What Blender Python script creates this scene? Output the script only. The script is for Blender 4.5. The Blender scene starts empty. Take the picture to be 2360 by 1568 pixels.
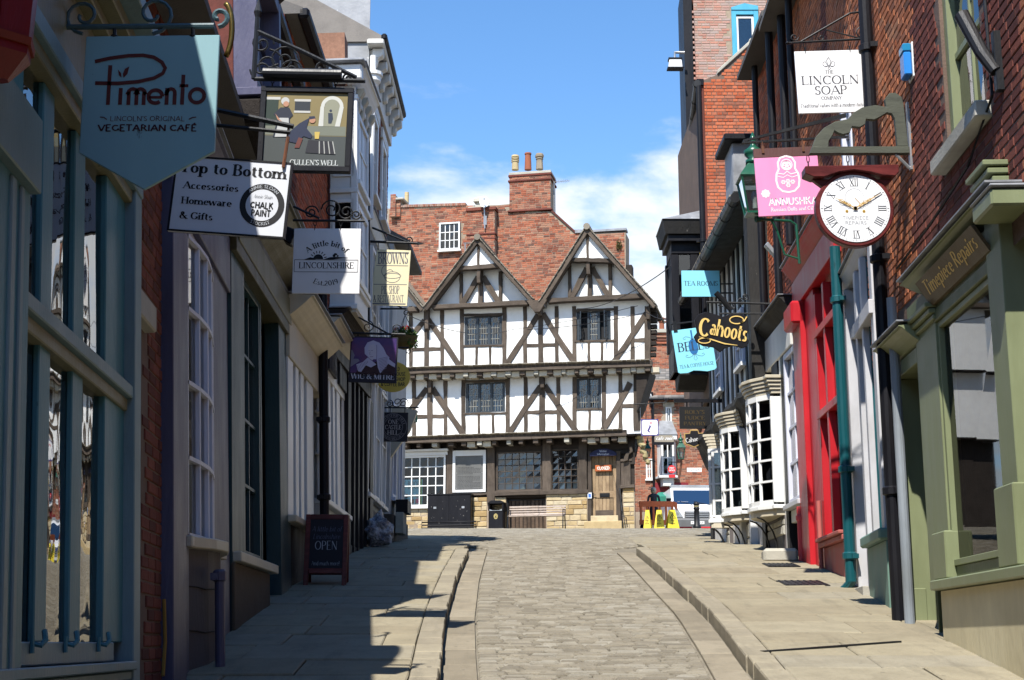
import bpy,bmesh,math,random
from mathutils import Vector,Matrix
random.seed(11)
R=math.radians
SC=bpy.context.scene
COL=SC.collection
# ---- camera, sky, sun, exposure
FPX=2360*50/36
PITCH=R(12.05)
cp,sp=math.cos(PITCH),math.sin(PITCH)
EYE=Vector((0,0,1.6))
cam=bpy.data.cameras.new('camera');cam.lens=50;cam.sensor_width=36;cam.clip_end=3000;cam.clip_start=.05
camo=bpy.data.objects.new('camera',cam);COL.objects.link(camo)
camo.location=EYE;camo.rotation_euler=(R(90)+PITCH,0,0)
SC.camera=camo
SUN_EL,SUN_AZ=55.0,18.5
lx,ly,lz=math.cos(R(SUN_EL))*math.sin(R(SUN_AZ)),math.cos(R(SUN_EL))*math.cos(R(SUN_AZ)),-math.sin(R(SUN_EL))
sun=bpy.data.lights.new('sun','SUN');sun.energy=4.9;sun.angle=R(.53);sun.color=(1,.955,.88)
suno=bpy.data.objects.new('sun',sun);COL.objects.link(suno)
suno.rotation_euler=Vector((lx,ly,lz)).to_track_quat('-Z','Y').to_euler()
suno.location=(-8,-30,60)
SKY=.15;CLOUD=(4.4,4.1,.57)
W=bpy.data.worlds.new('World');SC.world=W;W.use_nodes=True
def world():
 nt=W.node_tree;nt.nodes.clear();N=nt.nodes.new;L=nt.links.new
 out=N('ShaderNodeOutputWorld');bg=N('ShaderNodeBackground');sky=N('ShaderNodeTexSky')
 sky.sky_type='NISHITA';sky.sun_disc=False;sky.sun_elevation=R(SUN_EL)
 sky.sun_rotation=R(180+SUN_AZ);sky.air_density=.9;sky.dust_density=0;sky.ozone_density=1.0
 tc=N('ShaderNodeTexCoord');sep=N('ShaderNodeSeparateXYZ');L(tc.outputs['Generated'],sep.inputs[0])
 def math_(op,a,b=None,c=None):
  m=N('ShaderNodeMath');m.operation=op
  for i,v in enumerate((a,b,c)):
   if v is None:continue
   if isinstance(v,(int,float)):m.inputs[i].default_value=v
   else:L(v,m.inputs[i])
  return m.outputs[0]
 mp=N('ShaderNodeMapping');mp.inputs['Scale'].default_value=(1,1,2.3);mp.inputs['Location'].default_value=CLOUD
 L(tc.outputs['Generated'],mp.inputs[0])
 n1=N('ShaderNodeTexNoise');n1 .inputs['Scale'].default_value=6.5;n1 .inputs['Detail'].default_value=9;n1 .inputs['Roughness'].default_value=.56
 n1 .inputs['Distortion'].default_value=.25
 L(mp.outputs[0],n1 .inputs['Vector'])
 el=N('ShaderNodeMapRange');el.inputs['From Min'].default_value=.28;el.inputs['From Max'].default_value=.43
 el.inputs['To Min'].default_value=.155;el.inputs['To Max'].default_value=-.30;L(sep.outputs['Z'],el.inputs['Value'])
 s=math_('ADD',n1 .outputs['Fac'],el.outputs[0])
 mr=N('ShaderNodeMapRange');mr.interpolation_type='SMOOTHSTEP'
 mr.inputs['From Min'].default_value=.50;mr.inputs['From Max'].default_value=.74;L(s,mr.inputs['Value'])
 mx=N('ShaderNodeMix');mx.data_type='RGBA';L(mr.outputs[0],mx.inputs['Factor'])
 hs=N('ShaderNodeHueSaturation');hs.inputs['Saturation'].default_value=1.22;hs.inputs['Value'].default_value=1.0
 L(sky.outputs[0],hs.inputs['Color']);L(hs.outputs[0],mx.inputs[6]);mx.inputs[7].default_value=(4.3,4.45,4.6,1)
 L(mx.outputs[2],bg.inputs['Color']);bg.inputs['Strength'].default_value=SKY
 L(bg.outputs[0],out.inputs[0])
world()
SC.view_settings.view_transform='Standard';SC.view_settings.look='None'
SC.view_settings.exposure=.8;SC.view_settings.gamma=1;SC.view_settings.use_curve_mapping=False
SC.render.engine='CYCLES'
SC.cycles.max_bounces=7;SC.cycles.diffuse_bounces=1;SC.cycles.glossy_bounces=3;SC.cycles.transparent_max_bounces=8
SC.cycles.sample_clamp_indirect=6
# ---- geometry of the street
def ray(px,py):
 u,v=(px-1180)/FPX,(784-py)/FPX
 return Vector((u,cp-v*sp,sp+v*cp))
def _slope(y):
 if y<-60:return 0
 if y<20:return .132
 if y<30:return .132-.041*(y-20)/10
 if y<48:return .091
 if y<54:return .091-.075*(y-48)/6
 return .016 if y<90 else 0
_T={}
_z=0.0
for i in range(0,4000):_T[i]=_z;_z+=_slope(i*.05+.025)*.05
_z=0.0
for i in range(0,-1600,-1):_T[i]=_z;_z-=_slope(i*.05-.025)*.05
def G(y):
 k=y/.05;i=math.floor(k);i=max(-1599,min(3998,i));f=k-i;f=max(0,min(1,f))
 return _T[i]*(1-f)+_T[i+1 if i<3999 else i]*f
def at(px,py,Y):
 d=ray(px,py);return EYE+d*(Y/d.y)
def ground(px,py,h=0):
 d=ray(px,py);t=3.0
 while t<90:
  p=EYE+d*t
  if p.z<=G(p.y)+h:return p
  t+=.02
 return p
ZV=Vector((0,0,1))
class Pl:
 def __init__(s,O,A,lean=0):
  s.O=Vector(O);A=Vector((A[0],A[1],0)).normalized();i=ZV.cross(A)
  s.A=A;s.U=(ZV+i*lean).normalized();s.I=s.U.cross(A)
  m=Matrix((s.A,s.I,s.U)).transposed().to_4x4();m.translation=s.O;s.M=m
 def P(s,px,py,n=0):
  d=ray(px,py);t=(-n-(EYE-s.O).dot(s.I))/d.dot(s.I);p=EYE+d*t-s.O
  return p.dot(s.A),p.dot(s.U)
 def S(s,px,py,n=0):return s.P(px,py,n)[0]
 def Z(s,px,py,n=0):return s.P(px,py,n)[1]
 def w(s,a,n,z):return s.O+s.A*a-s.I*n+s.U*z
 def moved(s,a=0,n=0,z=0):
  q=Pl(s.w(a,n,z),s.A);q.U=s.U;q.I=s.I;q.M=s.M.copy();q.M.translation=q.O;return q
def wall(x0,y0,x1,y1,lean=0):
 return Pl((x0,y0,G(y0)),(x1-x0,y1-y0),lean)
def facing(px,py,Y,yaw=0):
 return Pl(at(px,py,Y),(math.cos(R(yaw)),math.sin(R(yaw))))
# ---- meshes
class MB:
 def __init__(s):s.v=[];s.f=[]
 def add(s,vs,fs):
  o=len(s.v);s.v+=[(a,-n,z)for a,n,z in vs];s.f+=[tuple(i+o for i in f)for f in fs];return s
 def box(s,a0,a1,n0,n1,z0,z1):
  return s.add([(a0,n0,z0),(a1,n0,z0),(a1,n1,z0),(a0,n1,z0),(a0,n0,z1),(a1,n0,z1),(a1,n1,z1),(a0,n1,z1)],[(0,1,2,3),(7,6,5,4),(4,5,1,0),(5,6,2,1),(6,7,3,2),(7,4,0,3)])
 def prism(s,pts,n0,n1):
  k=len(pts);vs=[(a,n0,z)for a,z in pts]+[(a,n1,z)for a,z in pts]
  return s.add(vs,[tuple(range(k)),tuple(range(2*k-1,k-1,-1))]+[(i,(i+1)%k,(i+1)%k+k,i+k)for i in range(k)])
 def prism_s(s,pts,a0,a1):
  k=len(pts);vs=[(a0,n,z)for n,z in pts]+[(a1,n,z)for n,z in pts]
  return s.add(vs,[tuple(range(k)),tuple(range(2*k-1,k-1,-1))]+[(i,(i+1)%k,(i+1)%k+k,i+k)for i in range(k)])
 def prism_z(s,pts,z0,z1):
  k=len(pts);vs=[(a,n,z0)for a,n in pts]+[(a,n,z1)for a,n in pts]
  return s.add(vs,[tuple(range(k)),tuple(range(2*k-1,k-1,-1))]+[(i,(i+1)%k,(i+1)%k+k,i+k)for i in range(k)])
 def poly(s,pts,n):
  return s.add([(a,n,z)for a,z in pts],[tuple(range(len(pts)))])
 def tube(s,pts,r,k=8,cap=True):
  P=[Vector(p)for p in pts];vs=[];fs=[]
  rs=r if isinstance(r,(list,tuple))else[r]*len(P)
  up=None
  for i,p in enumerate(P):
   d=(P[min(i+1,len(P)-1)]-P[max(i-1,0)])
   d=d.normalized()if d.length>1e-9 else Vector((0,0,1))
   if up is None or abs(up.dot(d))>.95:up=Vector((0,0,1))if abs(d.z)<.9 else Vector((1,0,0))
   x=d.cross(up).normalized();y=x.cross(d).normalized();up=y
   vs+=[tuple(p+(x*math.cos(2*math.pi*j/k)+y*math.sin(2*math.pi*j/k))*rs[i])for j in range(k)]
  for i in range(len(P)-1):
   fs+=[(i*k+j,i*k+(j+1)%k,(i+1)*k+(j+1)%k,(i+1)*k+j)for j in range(k)]
  if cap:fs+=[tuple(range(k-1,-1,-1)),tuple(range((len(P)-1)*k,len(P)*k))]
  return s.add(vs,fs)
 def lathe(s,prof,a=0,n=0,z=0,k=16,sq=1.0,rot=0):
  vs=[];fs=[]
  for r,h in prof:vs+=[(a+r*math.cos(2*math.pi*j/k+rot),n+sq*r*math.sin(2*math.pi*j/k+rot),z+h)for j in range(k)]
  for i in range(len(prof)-1):fs+=[(i*k+j,i*k+(j+1)%k,(i+1)*k+(j+1)%k,(i+1)*k+j)for j in range(k)]
  fs+=[tuple(range(k-1,-1,-1)),tuple(range((len(prof)-1)*k,len(prof)*k))]
  return s.add(vs,fs)
 def disc(s,a,z,r,n0,n1,k=32,rz=None):
  rz=rz or r
  return s.prism([(a+r*math.cos(2*math.pi*j/k),z+rz*math.sin(2*math.pi*j/k))for j in range(k)],n0,n1)
 def flatdisc(s,a,z,r,n,k=28,rz=None,a0=0,a1=360):
  rz=rz or r
  return s.poly([(a+r*math.cos(R(a0+(a1-a0)*j/k)),z+rz*math.sin(R(a0+(a1-a0)*j/k)))for j in range(k+(a1-a0<360))],n)
 def ring(s,a,z,r0,r1,n,k=32,q=1.0,a0=0,a1=360):
  for j in range(k):
   t0,t1=R(a0+(a1-a0)*j/k),R(a0+(a1-a0)*(j+1)/k)
   s.poly([(a+r0*math.cos(t0),z+q*r0*math.sin(t0)),(a+r1*math.cos(t0),z+q*r1*math.sin(t0)),(a+r1*math.cos(t1),z+q*r1*math.sin(t1)),(a+r0*math.cos(t1),z+q*r0*math.sin(t1))],n)
  return s
 def line(s,pts,wd,n):
  P=[Vector(p)for p in pts];k=len(P)
  ws=wd if isinstance(wd,(list,tuple))else[wd]*k
  L=[]
  for i in range(k):
   d=P[min(i+1,k-1)]-P[max(i-1,0)]
   d=d.normalized()if d.length>1e-9 else Vector((1,0));q=Vector((-d.y,d.x))*ws[i]/2
   L.append((P[i]+q,P[i]-q))
  for i in range(k-1):s.poly([tuple(L[i][1]),tuple(L[i+1][1]),tuple(L[i+1][0]),tuple(L[i][0])],n)
  return s
 def mesh(s,name,m,bev=0,smooth=False,fix=True):
  me=bpy.data.meshes.new(name);me.from_pydata(s.v,[],s.f)
  if fix or bev:
   b=bmesh.new();b.from_mesh(me)
   if fix:bmesh.ops.recalc_face_normals(b,faces=b.faces)
   if bev:bmesh.ops.bevel(b,geom=[e for e in b.edges if len(e.link_faces)==2 and e.calc_face_angle(0)>.5],offset=bev,segments=1,affect='EDGES',clamp_overlap=True)
   b.to_mesh(me);b.free()
  if m:me.materials.append(m)
  if smooth:me.polygons.foreach_set('use_smooth',[True]*len(me.polygons))
  return me
 def build(s,name,m,parent=None,bev=0,smooth=False,fix=True,kind=None,label=None):
  return link(name,s.mesh(name,m,bev,smooth,fix),parent,kind=kind,label=label)
def link(name,me,parent=None,M=None,kind=None,label=None):
 o=bpy.data.objects.new(name,me);COL.objects.link(o)
 if parent:o.parent=parent
 if M is not None:o.matrix_basis=M
 if kind:o['kind']=kind
 if label:o['label']=label
 return o
def thing(name,label,cat,pl,group=None):
 o=bpy.data.objects.new(name,None);COL.objects.link(o);o.empty_display_size=.2
 o.matrix_basis=pl.M if isinstance(pl,Pl)else pl
 o['label']=label;o['category']=cat
 if group:o['group']=group
 return o
def structure(name):
 o=bpy.data.objects.new(name,None);COL.objects.link(o);o['kind']='structure';return o
def T(a,n,z):return Matrix.Translation((a,-n,z))
def rectpts(a0,a1,z0,z1):return[(a0,z0),(a1,z0),(a1,z1),(a0,z1)]
def holes(mb,a0,a1,z0,z1,n,hs,r=.12):
 A=sorted(set([a0,a1]+[max(a0,min(a1,v))for h in hs for v in h[:2]]));Z=sorted(set([z0,z1]+[max(z0,min(z1,v))for h in hs for v in h[2:]]))
 for i in range(len(A)-1):
  for j in range(len(Z)-1):
   ca,cz=(A[i]+A[i+1])/2,(Z[j]+Z[j+1])/2
   if any(h[0]<ca<h[1]and h[2]<cz<h[3]for h in hs):continue
   mb.poly(rectpts(A[i],A[i+1],Z[j],Z[j+1]),n)
 for h in hs:
  b0,b1,y0,y1=h
  mb.add([(b0,n,y0),(b1,n,y0),(b1,n,y1),(b0,n,y1),(b0,n-r,y0),(b1,n-r,y0),(b1,n-r,y1),(b0,n-r,y1)],[(0,1,5,4),(1,2,6,5),(2,3,7,6),(3,0,4,7)])
 return mb
# ---- materials
class NT:
 def __init__(s,name):
  s.m=bpy.data.materials.new(name);s.m.use_nodes=True;s.t=s.m.node_tree;s.t.nodes.clear()
  s.out=s.N('ShaderNodeOutputMaterial')
 def N(s,t):return s.t.nodes.new(t)
 def L(s,a,b):s.t.links.new(a,b)
 def set(s,i,v):
  if v is None:return
  if hasattr(v,'links'):s.L(v,i)
  else:
   try:i.default_value=v
   except Exception:i.default_value=(*v,1)
 def math(s,op,a,b=0,c=0,clamp=False):
  m=s.N('ShaderNodeMath');m.operation=op;m.use_clamp=clamp
  s.set(m.inputs[0],a);s.set(m.inputs[1],b);s.set(m.inputs[2],c);return m.outputs[0]
 def mix(s,f,a,b,t='MIX'):
  m=s.N('ShaderNodeMix');m.data_type='RGBA';m.blend_type=t
  s.set(m.inputs['Factor'],f);s.set(m.inputs[6],a);s.set(m.inputs[7],b);return m.outputs[2]
 def noise(s,vec,sc,det=4,ro=.55,dist=0,out='Fac'):
  n=s.N('ShaderNodeTexNoise');s.set(n.inputs['Vector'],vec);n.inputs['Scale'].default_value=sc;n.inputs['Detail'].default_value=det
  n.inputs['Roughness'].default_value=ro;n.inputs['Distortion'].default_value=dist;return n.outputs[out]
 def rng(s,v,a,b,c=0,d=1):
  m=s.N('ShaderNodeMapRange');s.set(m.inputs[0],v);m.inputs[1].default_value=a;m.inputs[2].default_value=b;m.inputs[3].default_value=c;m.inputs[4].default_value=d
  return m.outputs[0]
 def pos(s,sc=(1,1,1),obj=False):
  if obj:
   t=s.N('ShaderNodeTexCoord').outputs['Object']
   t2=s.N('ShaderNodeVectorMath');s.L(t,t2 .inputs[0])
   r=s.N('ShaderNodeObjectInfo').outputs['Random'];cx=s.N('ShaderNodeCombineXYZ');s.L(s.math('MULTIPLY',r,37),cx.inputs[0]);s.L(s.math('MULTIPLY',r,91),cx.inputs[2]);s.L(cx.outputs[0],t2 .inputs[1]);t=t2 .outputs[0]
  else:t=s.N('ShaderNodeNewGeometry').outputs['Position']
  if sc==(1,1,1):return t
  m=s.N('ShaderNodeMapping');m.inputs['Scale'].default_value=sc;s.L(t,m.inputs[0]);return m.outputs[0]
 def rand(s):
  a=s.N('ShaderNodeNewGeometry').outputs['Random Per Island'];b=s.N('ShaderNodeObjectInfo').outputs['Random']
  return s.math('FRACT',s.math('ADD',a,s.math('MULTIPLY',b,7.31)))
 def ramp(s,v,cols,const=False):
  r=s.N('ShaderNodeValToRGB');s.set(r.inputs[0],v);e=r.color_ramp.elements
  while len(e)<len(cols):e.new(.5)
  for i,(p,c)in enumerate(cols):e[i].position=p;e[i].color=(*c,1)
  if const:r.color_ramp.interpolation='CONSTANT'
  return r.outputs[0]
 def bump(s,h,st=.3,d=.01,nrm=None):
  b=s.N('ShaderNodeBump');s.set(b.inputs['Height'],h);b.inputs['Strength'].default_value=st;b.inputs['Distance'].default_value=d
  if nrm:s.L(nrm,b.inputs['Normal'])
  return b.outputs[0]
 def bsdf(s,col,rough=.6,metal=0,nrm=None,spec=.4,coat=0):
  b=s.N('ShaderNodeBsdfPrincipled');s.set(b.inputs['Base Color'],col);s.set(b.inputs['Roughness'],rough);s.set(b.inputs['Metallic'],metal)
  b.inputs['Specular IOR Level'].default_value=spec;b.inputs['Coat Weight'].default_value=coat
  if nrm:s.L(nrm,b.inputs['Normal'])
  s.L(b.outputs[0],s.out.inputs[0]);return b
def dk(c,f):return tuple(v*f for v in c)
def paint(name,c,rough=.45,var=.25,wear=None,wearamt=.0,bump=.3,bs=45,stretch=(1,1,.25),metal=0,spec=.4,obj=False,rand=0,grime=.45):
 t=NT(name);p=t.pos(obj=obj);ps=t.pos(stretch,obj=obj)
 n=t.noise(ps,5,6,.6);n2=t.noise(p,1.3,3)
 col=t.mix(t.rng(n,.3,.75),dk(c,1-var),dk(c,1+var*.6))
 col=t.mix(t.math('MULTIPLY',t.rng(n2,.45,.75,0,1),grime),col,(c[0]*.5+.01,c[1]*.48+.008,c[2]*.42+.005))
 if rand:col=t.mix(1,col,t.ramp(t.rand(),[(0,(1-rand,)*3),(1,(1+rand*.6,)*3)]),'MULTIPLY')
 if not wear and c[0]+c[1]+c[2]>.12:w=t.noise(ps,14,8,.72);col=t.mix(t.rng(w,.665,.69),col,dk(c,.45))
 if wear:
  w=t.noise(ps,9,8,.7);col=t.mix(t.rng(w,.62-wearamt,.66-wearamt),col,wear)
 b=t.noise(ps,bs,5,.6)
 t.bsdf(col,t.rng(n,.3,.8,rough*.8,min(1,rough*1.25)),metal,t.bump(b,bump,.01),spec);return t.m
def brickmat(name,cols,dark=.5,soot=.35,white=0):
 t=NT(name);r=t.rand();p=t.pos();c=t.ramp(r,cols)
 n=t.noise(p,22,7,.65);c=t.mix(t.math('MULTIPLY',t.rng(n,.35,.8),dark),c,(.045,.022,.016))
 b=t.noise(p,1.1,4,.6);c=t.mix(t.math('MULTIPLY',t.rng(b,.5,.72),soot),c,(.05,.03,.025))
 if white:
  w=t.noise(p,3.2,7,.7);c=t.mix(t.rng(w,.58-white,.68-white),c,(.42,.36,.32))
 t.bsdf(c,.88,0,t.bump(t.noise(p,90,6,.65),.5,.006),.2);return t.m
def stonemat(name,cols,bs=40,bump=.5,blot=.3,rough=.85,fine=140,gum=0):
 t=NT(name);r=t.rand();p=t.pos();c=t.ramp(r,cols)
 n=t.noise(p,3.5,7,.62);c=t.mix(t.math('MULTIPLY',t.rng(n,.42,.72),blot),c,dk(cols[0][1],.55))
 n2=t.noise(p,26,6,.7);c=t.mix(t.math('MULTIPLY',t.rng(n2,.5,.8),blot),c,dk(cols[-1][1],.5))
 if gum:
  v=t.N('ShaderNodeTexVoronoi');v.inputs['Scale'].default_value=5.5;t.L(p,v.inputs['Vector']);k=t.math('LESS_THAN',v.outputs['Distance'],t.math('MULTIPLY',v.outputs['Color'],.13));c=t.mix(t.math('MULTIPLY',k,.5),c,(.07,.062,.05))
  st_=t.noise(t.pos((3,.5,1)),1.7,6,.7);c=t.mix(t.math('MULTIPLY',t.rng(st_,.52,.7),gum),c,(.1,.088,.066))
 h=t.math('ADD',t.noise(p,bs,6,.65),t.math('MULTIPLY',t.noise(p,fine,3,.6),.4))
 t.bsdf(c,rough,0,t.bump(h,bump,.012),.25);return t.m
def woodmat(name,c1,c2,c3,rough=.8,sc=(1.2,22,22),bump=.7,rand=.25):
 t=NT(name);p=t.pos(sc,obj=True);q=t.pos(obj=True)
 n=t.noise(p,1.6,8,.65,.6);n2=t.noise(q,2.5,5,.6);n3=t.noise(p,4.5,6,.7,.3)
 c=t.mix(t.rng(n,.3,.7),c1,c2);c=t.mix(t.math('MULTIPLY',t.rng(n2,.45,.75),.75),c,c3)
 c=t.mix(t.math('MULTIPLY',t.rng(n3,.6,.68),.65),c,dk(c1,.3))
 c=t.mix(1,c,t.ramp(t.N('ShaderNodeObjectInfo').outputs['Random'],[(0,(1-rand,)*3),(1,(1+rand,)*3)]),'MULTIPLY')
 t.bsdf(c,rough,0,t.bump(t.math('ADD',n,n3),bump,.012),.2);return t.m
def glassmat(name,tint=(.75,.8,.8),wav=.02,refl=.05,gc=.95):
 t=NT(name);nrm=t.bump(t.noise(t.pos((1,1,.6)),2.2,1,.5),.35,wav)if wav else None
 tr=t.N('ShaderNodeBsdfTransparent');tr.inputs[0].default_value=(*tint,1)
 gl=t.N('ShaderNodeBsdfGlossy');gl.inputs['Roughness'].default_value=.015;gl.inputs[0].default_value=(gc,gc,gc,1)
 if nrm:t.L(nrm,gl.inputs['Normal'])
 fr=t.N('ShaderNodeFresnel');fr.inputs[0].default_value=1.52
 if nrm:t.L(nrm,fr.inputs['Normal'])
 mx=t.N('ShaderNodeMixShader');t.L(t.math('ADD',t.math('MULTIPLY',fr.outputs[0],1.1),refl,clamp=True),mx.inputs[0]);t.L(tr.outputs[0],mx.inputs[1]);t.L(gl.outputs[0],mx.inputs[2])
 t.L(mx.outputs[0],t.out.inputs[0]);return t.m
def flat(name,c,rough=.55,spec=.3,var=.06):
 t=NT(name);n=t.noise(t.pos(),7,5,.6);t.bsdf(t.mix(t.rng(n,.3,.7),dk(c,1-var),c),rough,0,None,spec);return t.m
_MC={}
def col(c,rough=.55,spec=.3):
 k=(tuple(round(v,3)for v in c),rough)
 if k not in _MC:_MC[k]=flat('painted_colour',c,rough,spec)
 return _MC[k]
BLACK=(.012,.012,.014);WHITE=(.8,.8,.79)
m_iron=paint('black_iron',(.011,.012,.014),.45,.3,grime=.2,spec=.3)
m_black=paint('black_paint',(.008,.008,.011),.5,.3,grime=.2,spec=.2)
m_blackrough=paint('black_weathered_timber',(.016,.015,.014),.75,.4,(.16,.15,.13),-.03,.9,25)
m_white=paint('white_gloss_paint',(.74,.74,.72),.35,.06,grime=.12,bump=.06)
m_whiteold=paint('old_white_paint',(.66,.65,.61),.5,.12,(.25,.22,.18),-.08,.2,grime=.3)
m_cream=paint('cream_paint',(.56,.5,.38),.5,.15,(.2,.16,.1),-.06,.2,grime=.35)
m_plaster=paint('lime_plaster',(.87,.87,.85),.8,.07,(.55,.5,.44),-.1,grime=.16,bump=.25,bs=30,stretch=(1,1,1))
m_plasterw=paint('patched_white_plaster',(.76,.75,.72),.85,.1,(.4,.37,.33),-.12,.5,30)
m_plaster2=paint('grey_white_plaster',(.62,.6,.57),.85,.12,(.3,.27,.24),-.09,.5,30)
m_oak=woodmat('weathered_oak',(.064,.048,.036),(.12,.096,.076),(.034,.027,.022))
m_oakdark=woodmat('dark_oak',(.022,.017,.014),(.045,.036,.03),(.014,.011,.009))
m_oakplank=woodmat('bleached_oak_plank',(.24,.165,.095),(.34,.25,.155),(.13,.085,.05))
m_plankdark=woodmat('dark_brown_plank',(.075,.05,.034),(.12,.084,.06),(.04,.028,.02))
m_bench=woodmat('bench_wood',(.4,.33,.28),(.52,.44,.38),(.27,.21,.17))
m_redwood=woodmat('mahogany_stain',(.07,.012,.012),(.16,.032,.03),(.03,.007,.008),.35,(1.5,10,10),.15,.05)
RED=[(0,(.2,.07,.045)),(.2,(.36,.11,.06)),(.45,(.44,.16,.09)),(.62,(.38,.2,.13)),(.78,(.3,.12,.08)),(.9,(.13,.065,.05)),(1,(.46,.25,.16))]
m_brick=brickmat('old_red_brick',RED,.45,.35)
m_brickpale=brickmat('patched_pale_brick',[(0,(.32,.12,.08)),(.4,(.4,.2,.14)),(.7,(.36,.25,.2)),(1,(.5,.34,.26))],.35,.3,.02)
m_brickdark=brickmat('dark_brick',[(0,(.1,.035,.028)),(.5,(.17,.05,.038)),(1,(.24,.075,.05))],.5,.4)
m_brickor=brickmat('orange_brick',[(0,(.4,.085,.035)),(.3,(.5,.13,.055)),(.6,(.56,.16,.075)),(.82,(.4,.15,.09)),(1,(.25,.08,.045))],.5,.12)
m_brickpink=brickmat('pinkish_brick',[(0,(.42,.2,.15)),(.4,(.5,.32,.27)),(.75,(.38,.3,.27)),(1,(.52,.22,.15))],.3,.15)
m_brickr=brickmat('brown_red_brick',[(0,(.36,.11,.045)),(.35,(.52,.18,.08)),(.7,(.44,.16,.08)),(.9,(.16,.075,.05)),(1,(.6,.27,.14))],.55,.2)
m_mortar=paint('lime_mortar',(.34,.27,.2),.95,.3,bump=.6,bs=60,stretch=(1,1,1))
m_mortard=paint('dark_mortar',(.15,.1,.075),.95,.3,bump=.6,bs=60,stretch=(1,1,1))
m_stone=stonemat('limestone_block',[(0,(.34,.23,.1)),(.3,(.46,.34,.17)),(.6,(.5,.4,.24)),(1,(.56,.48,.33))],22,.8,.4)
m_flag=stonemat('york_flagstone',[(0,(.24,.205,.14)),(.35,(.265,.23,.158)),(.7,(.285,.248,.17)),(1,(.258,.232,.175))],30,.6,.42,gum=.4)
m_kerb=stonemat('kerbstone_grey',[(0,(.235,.205,.15)),(.5,(.265,.232,.17)),(1,(.285,.25,.18))],30,.6,.4,gum=.4)
m_sett=stonemat('worn_sett',[(0,(.17,.15,.115)),(.3,(.215,.19,.145)),(.65,(.25,.222,.17)),(1,(.29,.268,.22))],60,.8,.34,gum=.3)
m_channel=stonemat('channel_stone',[(0,(.2,.172,.125)),(.5,(.245,.21,.152)),(1,(.27,.235,.175))],40,.6,.45,gum=.4)
m_joint=paint('sandy_joint',(.105,.085,.058),.95,.3,bump=.6,bs=70,stretch=(1,1,1))
m_jointsett=paint('mortar_joint_sett',(.2,.175,.13),.95,.3,bump=.6,bs=70,stretch=(1,1,1))
m_ground=paint('town_ground',(.16,.14,.11),.95,.3,bump=.4,bs=3,stretch=(1,1,1))
m_glass=glassmat('window_glass',(.62,.68,.68),0);m_glassold=glassmat('old_wavy_glass',(.7,.78,.78),.05)
m_glassblue=glassmat('sky_reflecting_glass',(.4,.45,.5),.006,.06,.8)
m_glassdark=glassmat('tinted_windscreen_glass',(.35,.42,.45),.01,-.03,.35)
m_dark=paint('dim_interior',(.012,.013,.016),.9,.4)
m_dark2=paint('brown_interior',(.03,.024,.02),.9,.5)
m_lead=paint('lead_sheet',(.27,.28,.3),.55,.25,(.4,.4,.41),-.02,.3,12,(1,1,1),.3)
m_leadline=paint('lead_came',(.3,.29,.25),.5,.15,metal=.2)
m_slate=stonemat('grey_slate',[(0,(.1,.095,.09)),(.5,(.16,.15,.14)),(1,(.22,.2,.18))],50,.4,.3)
m_tile=stonemat('weathered_clay_tile',[(0,(.16,.14,.11)),(.5,(.24,.21,.165)),(1,(.3,.275,.22))],50,.4,.3)
m_pale=paint('weathered_concrete',(.42,.4,.34),.9,.2,(.2,.19,.14),-.08,.5,40,(1,1,1))
m_metal=paint('grey_metal',(.42,.43,.44),.4,.15,metal=.7)
m_rust=paint('rusty_iron',(.13,.05,.025),.8,.4,(.04,.03,.025),.02,.5,60)
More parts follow.
